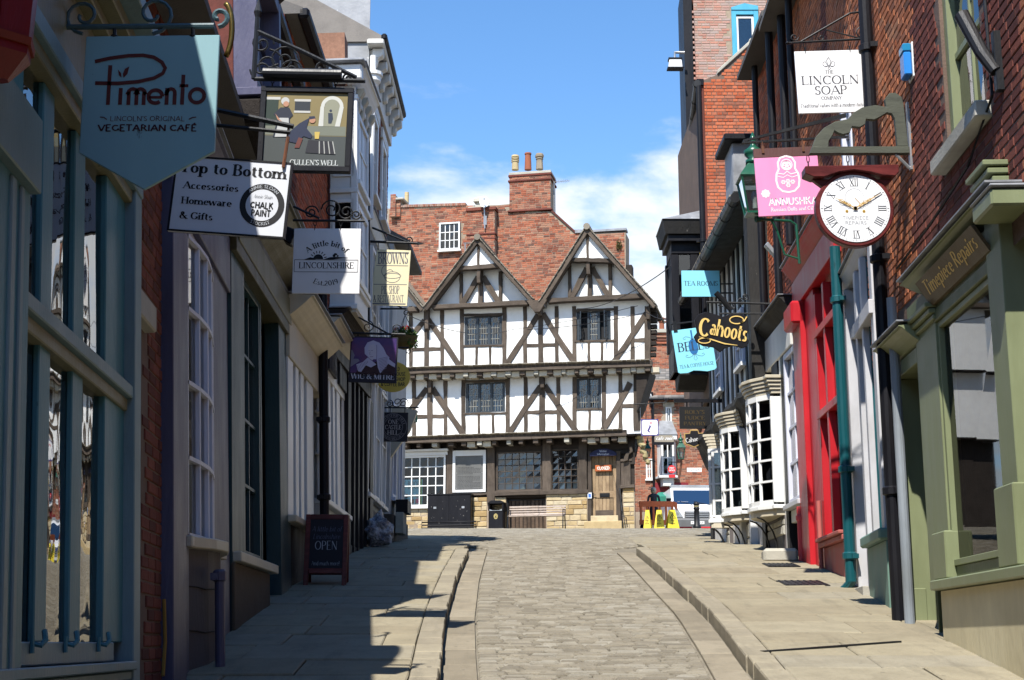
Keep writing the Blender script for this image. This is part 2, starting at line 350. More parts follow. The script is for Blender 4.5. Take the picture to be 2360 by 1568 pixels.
# ---- lettering drawn with strokes
GL={'A':(.82,'l .05 0 .41 1 ts;l .41 1 .77 0 e;l .2 .34 .62 .34 t'),'B':(.68,'l .14 0 .14 1 se;l .1 1 .36 1 t;l .14 .53 .38 .53 t;l .1 0 .38 0 t;a .36 .765 .22 .235 -90 90;a .38 .265 .25 .265 -90 90'),'C':(.78,'a .44 .5 .38 .5 45 315;l .7 .68 .7 .98 t'),'D':(.82,'l .14 0 .14 1 se;l .1 1 .38 1 t;l .1 0 .38 0 t;a .36 .5 .39 .5 -90 90'),'E':(.66,'l .14 0 .14 1 se;l .1 1 .58 1 t;l .14 .52 .46 .52 t;l .1 0 .6 0 t;l .58 1 .58 .8 t;l .6 0 .6 .22 t;l .46 .42 .46 .62 t'),'F':(.62,'l .14 0 .14 1 se;l .1 1 .56 1 t;l .14 .52 .44 .52 t;l .56 1 .56 .8 t;l .44 .42 .44 .62 t'),'G':(.82,'a .44 .5 .38 .5 45 340;l .7 .7 .7 .98 t;l .72 .12 .72 .42 e'),'H':(.82,'l .14 0 .14 1 se;l .68 0 .68 1 se;l .14 .52 .68 .52 t'),'I':(.34,'l .17 0 .17 1 se'),'J':(.5,'l .34 .25 .34 1 e;a .2 .22 .14 .22 180 360'),'K':(.78,'l .14 0 .14 1 se;l .16 .42 .62 1 te;l .3 .6 .7 0 e'),'L':(.64,'l .14 0 .14 1 se;l .1 0 .58 0 t;l .58 0 .58 .24 t'),'M':(.98,'l .12 0 .12 1 ts;l .12 1 .49 0;l .49 0 .86 1 t;l .86 0 .86 1 se'),'N':(.84,'l .13 0 .13 1 ts;l .12 1 .7 0;l .7 0 .7 1 te'),'O':(.88,'a .44 .5 .39 .5 0 360'),'P':(.66,'l .14 0 .14 1 se;l .1 1 .36 1 t;l .14 .47 .36 .47 t;a .36 .735 .24 .265 -90 90'),'R':(.74,'l .14 0 .14 1 se;l .1 1 .36 1 t;l .14 .5 .36 .5 t;a .36 .75 .23 .25 -90 90;l .36 .5 .7 0 e'),'S':(.58,'a .29 .745 .21 .255 30 270;a .29 .25 .23 .25 -150 90;l .5 .76 .5 .98 t;l .07 .02 .07 .26 t'),'T':(.74,'l .37 0 .37 1 s;l .05 1 .69 1 t;l .05 1 .05 .78 t;l .69 1 .69 .78 t'),'U':(.8,'l .13 .3 .13 1 e;a .4 .3 .27 .3 180 360;l .67 .3 .67 1 te'),'V':(.78,'l .04 1 .4 0 s;l .4 0 .74 1 te'),'W':(1.1,'l .04 1 .32 0 s;l .32 0 .56 1 t;l .56 1 .82 0;l .82 0 1.06 1 te'),'X':(.78,'l .05 1 .7 0 se;l .08 0 .68 1 tse'),'Y':(.74,'l .04 1 .37 .48 s;l .37 .48 .7 1 te;l .37 0 .37 .48 s'),'Z':(.68,'l .08 1 .6 1 t;l .6 1 .08 0;l .08 0 .62 0 t;l .08 1 .08 .8 t;l .62 0 .62 .2 t'),'&':(.86,'a .34 .78 .17 .22 0 360;l .2 .7 .8 0 e;a .32 .27 .26 .27 70 300;l .45 .03 .74 .5 te'),'Q':(.88,'a .44 .5 .39 .5 0 360;l .45 .2 .85 -.15'),'a':(.58,'a .25 .19 .19 .19 0 360;l .46 0 .46 .42 s;a .28 .44 .18 .2 0 150'),'b':(.64,'l .12 0 .12 1 e;a .34 .32 .24 .32 0 360'),'c':(.54,'a .3 .32 .24 .32 45 315'),'d':(.66,'a .3 .32 .24 .32 0 360;l .54 0 .54 1 se'),'e':(.58,'a .3 .32 .24 .32 0 320;l .08 .35 .54 .35 t'),'f':(.4,'l .18 0 .18 .8 s;a .34 .8 .16 .2 40 180;l .04 .62 .36 .62 t'),'g':(.6,'a .27 .38 .2 .26 0 360;a .28 -.12 .24 .18 0 360;l .44 .56 .58 .64 t'),'h':(.68,'l .12 0 .12 1 se;a .34 .42 .22 .23 0 180;l .56 0 .56 .44 s'),'i':(.32,'l .16 0 .16 .64 se;o .16 .86'),'k':(.64,'l .12 0 .12 1 se;l .14 .25 .5 .64 te;l .26 .38 .58 0 e'),'l':(.32,'l .16 0 .16 1 se'),'m':(1.0,'l .12 0 .12 .64 se;a .31 .42 .19 .22 0 180;l .5 0 .5 .44 s;a .69 .42 .19 .22 0 180;l .88 0 .88 .44 s'),'n':(.68,'l .12 0 .12 .64 se;a .34 .42 .22 .22 0 180;l .56 0 .56 .44 s'),'o':(.6,'a .3 .32 .25 .32 0 360'),'p':(.64,'l .12 -.34 .12 .64 se;a .34 .32 .24 .32 0 360'),'r':(.48,'l .14 0 .14 .64 se;a .32 .4 .18 .22 50 170'),'s':(.48,'a .24 .48 .16 .16 30 270;a .24 .16 .18 .16 -150 90'),'t':(.42,'l .18 .12 .18 .86;a .3 .14 .12 .14 180 320;l .04 .64 .36 .64 t'),'u':(.66,'l .12 .22 .12 .64 e;a .32 .22 .2 .22 180 360;l .54 0 .54 .64 se'),'v':(.6,'l .04 .64 .3 0 s;l .3 0 .56 .64 te'),'w':(.86,'l .04 .64 .26 0 s;l .26 0 .43 .64 t;l .43 .64 .62 0;l .62 0 .82 .64 te'),'x':(.6,'l .06 .64 .54 0 se;l .08 0 .52 .64 tse'),'y':(.6,'l .04 .64 .3 0 s;l .56 .64 .2 -.32 te'),'z':(.54,'l .06 .64 .48 .64 t;l .48 .64 .06 0;l .06 0 .5 0 t'),'0':(.66,'a .33 .5 .27 .5 0 360'),'1':(.4,'l .22 0 .22 1 s;l .22 1 .06 .82 t'),'2':(.62,'a .3 .74 .22 .26 -40 170;l .5 .58 .06 .02;l .06 .02 .58 .02 t'),'3':(.6,'a .27 .75 .22 .25 -90 150;a .27 .25 .25 .25 -150 90'),'5':(.6,'l .12 1 .52 1 t;l .12 1 .1 .56 t;a .28 .32 .26 .32 -150 120'),'9':(.62,'a .3 .7 .24 .3 0 360;a .3 .7 .25 .7 -90 0'),'7':(.6,'l .06 1 .56 1 t;l .56 1 .22 0'),'6':(.62,'a .32 .3 .24 .3 0 360;a .34 .3 .26 .7 90 180'),'.':(.24,'o .12 .06'),',':(.24,'l .14 .06 .08 -.14'),"'":(.22,'l .12 1 .09 .76'),'!':(.28,'l .14 .28 .14 1;o .14 .06'),'-':(.4,'l .05 .36 .35 .36 t'),' ':(.34,''),'~':(.6,'a .17 .36 .13 .12 0 180;a .43 .36 .13 .12 180 360'),}
GL['\u00c9']=(.66,GL['E'][1]+';l .28 1.1 .46 1.28 t')
def glyph(ch,thick,thin,serif):
 w,spec=GL.get(ch,GL[' ']);P=[]
 def seg(pts,ws):
  k=len(pts)
  L=[]
  for i in range(k):
   a,b=pts[max(0,i-1)],pts[min(k-1,i+1)];dx,dy=b[0]-a[0],b[1]-a[1];l=math.hypot(dx,dy)or 1
   q=(-dy/l*ws[i]/2,dx/l*ws[i]/2);L.append(((pts[i][0]+q[0],pts[i][1]+q[1]),(pts[i][0]-q[0],pts[i][1]-q[1])))
  for i in range(k-1):P.append([L[i][1],L[i+1][1],L[i+1][0],L[i][0]])
 for st in spec.split(';'):
  f=st.split()
  if not f:continue
  if f[0]=='o':
   x,y=float(f[1]),float(f[2]);r=thick*.6;P.append([(x+r*math.cos(k*.785),y+r*math.sin(k*.785))for k in range(8)])
  elif f[0]=='l':
   x0,y0,x1,y1=map(float,f[1:5]);fl=f[5]if len(f)>5 else ''
   tick='t' in fl and abs(x0-x1)<.01 and abs(y1-y0)<.3
   if tick and not serif:continue
   wd=thin if 't' in fl else thick
   e=.0
   if not serif and abs(y0-y1)>.01:pass
   seg([(x0,y0),(x1,y1)],[wd,wd])
   if serif:
    for c,(x,y)in(('s',(x0,y0)),('e',(x1,y1))):
     if c in fl:
      h=thin*.9;d=wd/2+serif;yy=y if y<.2 else y-h
      P.append([(x-d,yy),(x+d,yy),(x+d,yy+h),(x-d,yy+h)])
  else:
   cx,cy,rx,ry,a0,a1=map(float,f[1:7]);n=max(5,int(abs(a1-a0)/20));pts=[];ws=[]
   for i in range(n+1):
    t=R(a0+(a1-a0)*i/n);g=thick/2 if abs(thick-thin)>.02 else thick/2
    pts.append((cx+(rx-thick*.3)*math.cos(t),cy+(ry-thin*.5)*math.sin(t)))
    dx,dy=-rx*math.sin(t),ry*math.cos(t);m=abs(dy)/(math.hypot(dx,dy)+1e-9)
    ws.append(thin+(thick-thin)*m**1.3)
   seg(pts,ws)
 return w,P
def text(mb,s,cx,cz,h,n,width=None,style='serif',bold=1.0,slant=0,align='c',xs=1.0,track=0,arc=None,rot=0):
 if style=='serif':th,tn,se=.155*bold,.055*bold,.075
 elif style=='sans':th=tn=.14*bold;se=0
 else:th,tn,se=.11*bold,.04*bold,0
 gl=[glyph(c,th,tn,se)for c in s]
 W_=[g[0]*xs+track for g in gl];tot=sum(W_)*h
 k=1
 if width:k=width/tot;tot=width
 x={'c':-tot/2,'l':0,'r':-tot}[align]
 for(w,P),wd in zip(gl,W_):
  adv=wd*h*k
  if arc:
   r,up=arc;mid=x+adv/2;t=mid/r
   for p in P:
    q=[]
    for(gx,gz)in p:
     lx_=(gx*xs*h*k)-adv/2;rr=r+gz*h if up else r-gz*h
     a=t+lx_/(r if r else 1)
     q.append((cx+rr*math.sin(a),cz+rr*math.cos(a))if up else(cx+rr*math.sin(a),cz-rr*math.cos(a)))
    mb.poly(q,n)
  else:
   c_,s_=math.cos(R(rot)),math.sin(R(rot))
   for p in P:
    q=[]
    for gx,gz in p:
     X,Z=x+(gx*xs+gz*slant)*h*k,gz*h
     q.append((cx+X*c_-Z*s_,cz+X*s_+Z*c_))
    mb.poly(q,n)
  x+=adv
 return mb
def scroll(mb,cx,cz,r,turns=1.6,n=0,rad=.006,a0=0,sg=1,k=6):
 pts=[]
 m=int(turns*14)
 for i in range(m+1):
  t=i/m;rr=r*(1-.8*t);a=R(a0)+sg*t*turns*2*math.pi;pts.append((cx+rr*math.cos(a),n,cz+rr*math.sin(a)))
 return mb.tube(pts,rad,k)
# ---- masonry
_SH={}
def blockmesh(key,m,a,d,z,ch):
 k=(key,round(a,3),round(d,3),round(z,3))
 if k not in _SH:
  mb=MB();A,Z=a/2,z/2
  j=[random.uniform(-.12,.12)*ch for _ in range(8)]
  mb.add([(-A,-d,-Z),(A,-d,-Z),(A,-d,Z),(-A,-d,Z),(-A,-ch,-Z),(A,-ch,-Z),(A,-ch,Z),(-A,-ch,Z),(-A+ch,0,-Z+ch),(A-ch,0,-Z+ch),(A-ch,0,Z-ch),(-A+ch,0,Z-ch)],[(0,1,5,4),(1,2,6,5),(2,3,7,6),(3,0,4,7),(4,5,9,8),(5,6,10,9),(6,7,11,10),(7,4,8,11),(8,9,10,11)])
  _SH[k]=mb.mesh(key,m)
 return _SH[k]
def bricks(parent,pl,a0,a1,z0,z1,n,m,bw=.225,bh=.075,jt=.010,ok=None,limit=300,depth=.03,out=.008,english=False,ragged=.4,vis=None):
 todo=[];z=z0;r=0
 while z<z1-.02:
  hd=english and r%2;w0=bw/2 if hd else bw
  x=a0-((w0*.5 if hd else 0)if english else(r%2)*bw/2)-random.uniform(0,.03)*ragged
  while x<a1-.01:
   w=w0*random.uniform(1-.1*ragged,1+.1*ragged)if not english else w0
   if not english and random.random()<.12*ragged*2:w=bw/2
   b0,b1=max(a0,x),min(a1,x+w-jt)
   if b1-b0>.03 and(ok is None or(ok(b0+.01,z+bh/2)and ok(b1-.01,z+bh/2))):todo.append((b0,b1,z))
   x+=w
  z+=bh;r+=1
 def size(t):
  p=pl.w((t[0]+t[1])/2,n,t[2]);q=p-EYE;d=q.y*cp+q.z*sp;u=q.x/d;v=(q.z*cp-q.y*sp)/d
  seen=abs(u)<.36 and abs(v)<.24 and(vis is None or vis((t[0]+t[1])/2,t[2]))
  return(not seen,d*(1 if vis is None else .01))
 todo.sort(key=size)
 full=blockmesh('brick',m,bw-jt,depth,bh-jt,.006)
 for b0,b1,z in todo[:limit]:
  o=link('brick',full,parent);w=(b1-b0)/(bw-jt)
  o.location=((b0+b1)/2,-(n+out+random.uniform(-.003,.003)),z+bh/2+random.uniform(-.002,.002)*ragged);o.scale=(w,1,1);o.rotation_euler=(0,random.uniform(-.008,.008)*ragged*2,random.uniform(-.01,.01))
 if len(todo)>limit:
  mb=MB()
  for b0,b1,z in todo[limit:]:
   c=.006;o_=n+out+random.uniform(-.003,.003);y0,y1=z+jt/2+random.uniform(-.002,.002),z+bh-jt/2
   mb.add([(b0,n-depth,y0),(b1,n-depth,y0),(b1,n-depth,y1),(b0,n-depth,y1),(b0,o_-c,y0),(b1,o_-c,y0),(b1,o_-c,y1),(b0,o_-c,y1),(b0+c,o_,y0+c),(b1-c,o_,y0+c),(b1-c,o_,y1-c),(b0+c,o_,y1-c)],[(0,4,5,1),(1,5,6,2),(2,6,7,3),(3,7,4,0),(4,8,9,5),(5,9,10,6),(6,10,11,7),(7,11,8,4),(8,11,10,9)])
  mb.build('brickwork',m,parent,kind='stuff')
def stones(parent,a0,a1,z0,z1,n,m,hmin=.12,hmax=.22,wmin=.2,wmax=.55,ok=None,dep=.06):
 z=z0
 while z<z1-.03:
  h=random.uniform(hmin,hmax)
  if z1-z-h<.07:h=z1-z
  x=a0
  while x<a1-.02:
   w=random.uniform(wmin,wmax)
   if a1-x-w<wmin*.6:w=a1-x
   if ok is None or ok(x+w/2,z+h/2):
    g=.006;o=n+random.uniform(-.012,.014);c=random.uniform(.012,.02);mb=MB()
    j=lambda:random.uniform(-.008,.008)
    b0,b1,y0,y1=x+g,x+w-g,z+g,z+h-g
    mb.add([(b0,n-dep,y0),(b1,n-dep,y0),(b1,n-dep,y1),(b0,n-dep,y1),(b0,o-c,y0),(b1,o-c,y0),(b1,o-c,y1),(b0,o-c,y1),(b0+c+j(),o+j(),y0+c+j()),(b1-c+j(),o+j(),y0+c+j()),(b1-c+j(),o+j(),y1-c+j()),(b0+c+j(),o+j(),y1-c+j())],[(0,1,5,4),(1,2,6,5),(2,3,7,6),(3,0,4,7),(4,5,9,8),(5,6,10,9),(6,7,11,10),(7,4,8,11),(8,9,10,11)])
    mb.build('stone',m,parent)
   x+=w
  z+=h
def timber(parent,p0,p1,wd,n,m,dep=.12,wob=.012,name='timber',segs=6,bow=0):
 d=Vector((p1[0]-p0[0],p1[1]-p0[1]));L=d.length;mb=MB();vs=[];fs=[]
 segs=max(2,min(segs,int(L/.25)+1))
 for i in range(segs+1):
  x=-L/2+L*i/segs;e=[random.uniform(-wob,wob)for _ in range(4)];b=bow*(1-(2*i/segs-1)**2);c=.008
  lo,hi=-wd/2+e[0]+b,wd/2+e[1]+b;f=e[2]*.5
  vs+=[(x,-dep,lo),(x,-c+f,lo),(x,f,lo+c),(x,f,hi-c),(x,-c+f,hi),(x,-dep,hi)]
 for i in range(segs):
  fs+=[(i*6+j,i*6+(j+1)%6,(i+1)*6+(j+1)%6,(i+1)*6+j)for j in range(6)]
 fs+=[tuple(range(6)),tuple(range(segs*6+5,segs*6-1,-1))]
 mb.add(vs,fs)
 o=mb.build(name,m,parent)
 o.location=((p0[0]+p1[0])/2,-n,(p0[1]+p1[1])/2);o.rotation_euler=(0,-math.atan2(d.y,d.x),0);return o
def window(parent,a0,a1,z0,z1,n,m,nx=2,ny=2,fw=.06,bar=.025,fd=.07,glass=None,sill=0,sillm=None,room=.25,name='window',panes=True,roomm=None,bd=.03,meet=0,skip=None):
 mb=MB()
 mb.box(a0,a0+fw,n-fd,n,z0,z1);mb.box(a1-fw,a1,n-fd,n,z0,z1);mb.box(a0+fw,a1-fw,n-fd,n-.001,z0,z0+fw);mb.box(a0+fw,a1-fw,n-fd,n-.001,z1-fw,z1)
 f=mb.build(name,m,parent,bev=.004)
 A=[a0+fw+(a1-a0-2*fw)*i/nx for i in range(nx+1)];Z=[z0+fw+(z1-z0-2*fw)*i/ny for i in range(ny+1)]
 gb=MB()
 for i in range(1,nx):gb.box(A[i]-bar/2,A[i]+bar/2,n-fd*.8,n-fd*.8+bd,z0+fw,z1-fw)
 for j in range(1,ny):
  b2=meet if(meet and j==ny//2)else bar
  gb.box(a0+fw,a1-fw,n-fd*.8,n-fd*.8+bd+.004,Z[j]-b2/2,Z[j]+b2/2)
 if nx*ny>1:gb.build('glazing_bar',m,f)
 for i in range(nx):
  for j in range(ny):
   if skip and skip(i,j):continue
   g=MB();q=random.uniform(-.004,.004)
   nn=n-fd*.72
   g.add([(A[i],nn+q,Z[j]),(A[i+1],nn-q,Z[j]),(A[i+1],nn+q*.5,Z[j+1]),(A[i],nn-q*.5,Z[j+1])],[(0,1,2,3)]);g.build('pane',glass or m_glass,f,fix=False)
 if sill:
  s_=MB();s_.box(a0-.05,a1+.05,n-fd,n+sill,z0-.07,z0+.001);s_.build('sill',sillm or m,f,bev=.006)
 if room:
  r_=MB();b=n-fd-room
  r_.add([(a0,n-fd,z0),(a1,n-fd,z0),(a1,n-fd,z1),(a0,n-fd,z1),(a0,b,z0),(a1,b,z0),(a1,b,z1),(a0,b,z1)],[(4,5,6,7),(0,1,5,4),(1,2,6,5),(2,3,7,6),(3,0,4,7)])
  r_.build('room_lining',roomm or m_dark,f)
 return f
# ======= ground, road, pavements
def gstone(mb,q,h,z,ch=.012,jit=.003):
 cx=sum(p[0]for p in q)/4;cy=sum(p[1]for p in q)/4
 dz=[random.uniform(-jit,jit)for _ in q];o=len(mb.v)
 def ins(p,d):
  vx,vy=cx-p[0],cy-p[1];l=math.hypot(vx,vy)+1e-6;return p[0]+vx/l*d*1.4,p[1]+vy/l*d*1.4
 for p in q:mb.v.append((p[0],p[1],G(p[1])+z-h))
 for p,e in zip(q,dz):mb.v.append((p[0],p[1],G(p[1])+z-ch+e))
 for p,e in zip(q,dz):x,y=ins(p,ch);mb.v.append((x,y,G(y)+z+e))
 for i in range(4):
  j=(i+1)%4;mb.f.append((o+i,o+j,o+4+j,o+4+i));mb.f.append((o+4+i,o+4+j,o+8+j,o+8+i))
 mb.f.append((o+8,o+9,o+10,o+11))
def sheet(name,rows,m,dz,kind='structure'):
 v=[];f=[];k=len(rows[0][1])
 for y,xs in rows:v+=[(x,y,G(y)+dz)for x in xs]
 for i in range(len(rows)-1):f+=[(i*k+j,i*k+j+1,(i+1)*k+j+1,(i+1)*k+j)for j in range(k-1)]
 me=bpy.data.meshes.new(name);me.from_pydata(v,[],f);me.materials.append(m);return link(name,me,kind=kind)
YS=[-300,-120,-80,-60,-40,-20,-8,0]+[i*.75 for i in range(1,125)]+[100,140,220,400,800,1500]
sheet('ground',[(y,[-1500,-400,-60,-12,-3,0,3,12,60,400,1500])for y in YS],m_ground,-.10)
def interp(pts,y):
 if y<=pts[0][0]:return pts[0][1]
 for(a,b),(c,d)in zip(pts,pts[1:]):
  if y<=c:return b+(d-b)*(y-a)/(c-a)
 return pts[-1][1]
KH=.1
def kpts(px):return[(p.y,p.x)for p in(ground(x,y,KH)for x,y in px)]
KL=[(-20,-.5)]+kpts([(1010,1566),(1018,1480),(1030,1400),(1054,1320),(1080,1265)])
KR=[(-20,1.55)]+kpts([(1762,1566),(1690,1472),(1622,1392),(1560,1340),(1505,1292),(1465,1262)])
YL,YR=KL[-1][0],KR[-1][0]
WALLX_L=[(0,-1.6),(4,-1.75),(6,-1.9),(10,-2.25),(12,-2.42),(17,-2.5),(20,-2.6),(22,-2.35),(30,-2.3)]
WALLX_R=[(8,3.4),(12,3.57),(16.5,3.98),(19,4.08),(30,4.1)]
def klx(y):return interp(KL,y)
def krx(y):return interp(KR,y)
road=sheet('road',[(y,[klx(y)-.2,krx(y)+.2])for y in[-12,-6,0]+[i*.5 for i in range(1,49)]],m_jointsett,-.028)
square=sheet('market_square',[(y,[-16,-8,0,8,24])for y in[24+i*.5 for i in range(0,80)]],m_jointsett,-.032)
CH=.27
def channel(side):
 y=1.0
 while y<(YL if side<0 else YR)+.4:
  L=random.uniform(.55,.95);y2=y+L
  if side<0:q=[(klx(y)+.02,y),(klx(y)+CH,y),(klx(y2)+CH,y2-.006),(klx(y2)+.02,y2-.006)]
  else:q=[(krx(y)-CH,y),(krx(y)-.02,y),(krx(y2)-.02,y2-.006),(krx(y2)-CH,y2-.006)]
  mb=MB();gstone(mb,q,.03,-.004,.008);mb.build('channel_stone',m_channel,road);y=y2
channel(-1);channel(1)
setts=[]
y=8.6
while y<47:
 d=random.uniform(.062,.095)*(1 if y<30 else 1.5)
 if y<26:a,b=klx(y)+CH+.015,krx(y)-CH-.015
 else:a,b=-5.2,9.6
 if 24<y<26:
  f=(y-24)/2;a=a+(-1.4-a)*f*f;b=b+(2.9-b)*f*f
 if 26<=y<33:a=-1.0-(y-26)*.12
 x=a
 while x<b-.05:
  w=random.uniform(.13,.27)*(1 if y<30 else 1.3);x2=min(b,x+w)
  if b-x2<.07:x2=b
  t=random.uniform(-.012,.012)
  if not(x>krx(24)and y<31 and x>2.3+(y-24)*.05):setts.append([(x,y+t),(x2-.011,y+t+random.uniform(-.006,.006)),(x2-.011,y+d-.011+t),(x,y+d-.011+t)])
  x=x2
 y+=d
near=[q for q in setts if q[0][1]<14.5];n_near=0
for q in setts[:300]:
 mb=MB();gstone(mb,q,.03,random.uniform(-.006,.006),.012);mb.build('sett',m_sett,road,fix=False)
mb=MB()
for q in setts[300:]:gstone(mb,q,.03,random.uniform(-.007,.007),.012)
mb.build('setts',m_sett,road,fix=False,kind='stuff')
def pavement(side,y_end):
 base=MB();y=3.0
 rows=[]
 nm='pavement'
 ys=[-12,-4,0]+[i*.5 for i in range(1,int(y_end*2)+1)]
 if side<0:ob=sheet(nm,[(y,[-6,klx(y)-.1])for y in ys],m_joint,KH-.03)
 else:ob=sheet(nm,[(y,[krx(y)+.1,8])for y in ys],m_joint,KH-.03)
 while y<y_end:
  d=random.uniform(.48,.85);y2=y+d
  kw=.2
  if side<0:a,b=interp(WALLX_L,y)-.5,klx(y)-kw
  else:a,b=krx(y)+kw,interp(WALLX_R,y)+.5
  b2=(klx(y2)-kw)if side<0 else b;a2=a if side<0 else krx(y2)+kw
  x=0.0
  cuts=[0.0]
  while cuts[-1]<1:
   cuts.append(min(1,cuts[-1]+random.uniform(.55,1.3)/(b-a)))
   if 1-cuts[-1]<.22/(b-a):cuts[-1]=1
  for c0,c1 in zip(cuts,cuts[1:]):
   g=.0035/(b-a)
   q=[(a+(b-a)*(c0+g),y),(a+(b-a)*(c1-g),y),(a2+(b2-a2)*(c1-g),y2-.007),(a2+(b2-a2)*(c0+g),y2-.007)]
   m=MB();gstone(m,q,.04,KH+random.uniform(-.006,.005),.009,.006);m.build('flagstone',m_flag,ob,fix=False)
  y=y2
 K=KL if side<0 else KR;y=2.0;ye=K[-1][0]
 while y<ye:
  y2=min(ye,y+random.uniform(.7,1.15))
  jk=random.uniform(-.008,.008);ys2=[y,(y+y2)/2,y2-.006]
  m=MB()
  for y_a,y_b in zip(ys2,ys2[1:]):
   e0=KH*(1 if y_a<ye-3 else max(.2,(ye-y_a)/3));z=-KH+e0
   jx=jk+random.uniform(-.006,.006)
   if side<0:q=[(klx(y_a)-.196,y_a),(klx(y_a)+jx,y_a),(klx(y_b)+jx,y_b),(klx(y_b)-.196,y_b)]
   else:q=[(krx(y_a)+jx,y_a),(krx(y_a)+.196,y_a),(krx(y_b)+.196,y_b),(krx(y_b)+jx,y_b)]
   gstone(m,q,.16,KH+.003+jk*.3,random.uniform(.008,.016),.003)
  m.build('kerbstone',m_kerb,ob,fix=False);y=y2
 return ob
pavL=pavement(-1,YL+.2);pavR=pavement(1,YR+.2)
def apron(a,b,y0,y1,ob):
 y=y0
 while y<y1:
  d=random.uniform(.5,.8);x=a(y)
  while x<b(y):
   w=random.uniform(.5,1.0);x2=min(b(y),x+w)
   m=MB();gstone(m,[(x,y),(x2-.012,y),(x2-.012,y+d-.012),(x,y+d-.012)],.04,max(.004,KH*(1-(y-y0)/3)),.006);m.build('flagstone',m_flag,ob,fix=False);x=x2
  y+=d
apron(lambda y:-4.0,lambda y:klx(YL)-.05-max(0,y-27)*.15,YL+.2,36,square)
apron(lambda y:krx(YR)+.15+(y-YR)*.05,lambda y:5.0,YR+.2,31,square)
p,q=ground(1757,1503,KH),ground(2072,1480,KH);g=MB();d=Vector((q.x-p.x,q.y-p.y)).normalized();w=Vector((-d.y,d.x))*.03
g.v=[(a.x+s_*w.x,a.y+s_*w.y,G(a.y)+KH+.008)for a,s_ in((p,-1),(q,-1),(q,1),(p,1))]+[(a.x+s_*w.x,a.y+s_*w.y,G(a.y)+KH-.02)for a,s_ in((p,-1),(q,-1),(q,1),(p,1))];g.f=[(0,1,2,3),(0,4,5,1),(2,6,7,3)]
g.build('drain_strip',m_iron,pavR)
# ======= the timber framed house closing the street
a12=R(12)
H0=Pl((0,50,0),(math.cos(a12),-math.sin(a12)))
sL=H0 .S(880,1100);sR=H0 .S(1463,1100)
H0=Pl(H0 .w(sL,0,0),(math.cos(a12),-math.sin(a12)));H0 .O.z=5.42;H0 .M.translation=H0 .O
N1,N2,N3=.5,.95,1.32
house=thing('timber_framed_house','black and white timber framed house with twin gables closing the top of the street','house',H0)
def hp(px,py,n=0):return H0 .P(px,py,n)
def tb(x0,y0,x1,y1,wpx,n,m=m_oak,dep=.14,**k):
 p,q=hp(x0,y0,n),hp(x1,y1,n);return timber(house,p,q,wpx*.0153,n,m,dep,**k)
sR1=H0 .S(1476,930,N1);sR2=H0 .S(1497,780,N2)
z1a,z1b=H0 .Z(1200,1008,N1),H0 .Z(1200,858,N1);z2a,z2b=H0 .Z(1200,848,N2),H0 .Z(1200,700,N2)
Wl=[hp(1145,1133)[0],hp(1249,1133)[0],hp(1200,1131)[1],hp(1200,1042)[1]];Wr=[hp(1271,1129)[0],hp(1334,1129)[0],hp(1300,1130)[1],hp(1300,1036)[1]]
Wd=[hp(1363,1150)[0],hp(1421,1150)[0],hp(1390,1189)[1],hp(1390,1050)[1]]
Wc=[hp(1168,1200)[0],hp(1259,1200)[0],-.3,hp(1210,1147)[1]]
Ws=[hp(890,1100)[0],hp(1028,1100)[0],hp(950,1169)[1],hp(950,1052)[1]]
BW=9.0
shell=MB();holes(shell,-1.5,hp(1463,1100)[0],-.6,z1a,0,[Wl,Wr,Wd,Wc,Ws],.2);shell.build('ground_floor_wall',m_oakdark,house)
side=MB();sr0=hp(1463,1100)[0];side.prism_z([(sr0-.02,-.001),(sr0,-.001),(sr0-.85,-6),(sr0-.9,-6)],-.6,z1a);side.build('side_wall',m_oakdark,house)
def winrect(x0,x1,y0,y1,n):return[hp(x0,y1,n)[0],hp(x1,y1,n)[0],hp((x0+x1)/2,y1,n)[1],hp((x0+x1)/2,y0,n)[1]]
wA=winrect(1070,1157,729,796,N2);wB=winrect(1329,1408,718,785,N2);wC=winrect(1073,1164,882,951,N1);wD=winrect(1328,1386,872,942,N1)
pm=MB();holes(pm,-1.5,sR1,z1a,z1b+.2,N1,[wC,wD],.3);pm.build('plaster_wall',m_plaster,house)
pm=MB();holes(pm,-1.5,sR2,z2a-.05,z2b+.1,N2,[wA,wB],.3);pm.build('plaster_wall',m_plaster,house)
mb=MB();mb.box(-1.5,sR1-1.95,-6,N1-.31,z1a-.02,z1b+.2);mb.build('inner_wall',m_dark2,house);mb=MB();mb.box(-1.5,sR1-.3,-.5,N1-.31,z1a-.02,z1b+.2);mb.build('inner_wall',m_dark2,house);mb=MB();mb.box(-1.5,sR2-2.05,-6,N2-.31,z2a-.05,z2b+.1);mb.build('inner_wall',m_dark2,house);mb=MB();mb.box(-1.5,sR2-.4,-.4,N2-.31,z2a-.05,z2b+.1);mb.build('inner_wall',m_dark2,house)
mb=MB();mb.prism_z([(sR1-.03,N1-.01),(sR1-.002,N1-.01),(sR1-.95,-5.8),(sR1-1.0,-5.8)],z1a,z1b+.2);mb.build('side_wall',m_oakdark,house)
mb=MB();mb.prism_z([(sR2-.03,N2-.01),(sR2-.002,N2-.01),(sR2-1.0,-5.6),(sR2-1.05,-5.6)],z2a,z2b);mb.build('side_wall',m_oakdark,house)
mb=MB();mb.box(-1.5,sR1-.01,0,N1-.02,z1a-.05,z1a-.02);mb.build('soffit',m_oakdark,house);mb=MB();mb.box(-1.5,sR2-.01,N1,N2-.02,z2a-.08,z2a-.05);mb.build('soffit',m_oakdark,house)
T2,T1=N2+.03,N1+.03
zA2,zA1=846,1010
def vert(x,y0,y1,w,n):tb(x,y0,x+.004*(y1-y0),y1,w,n)
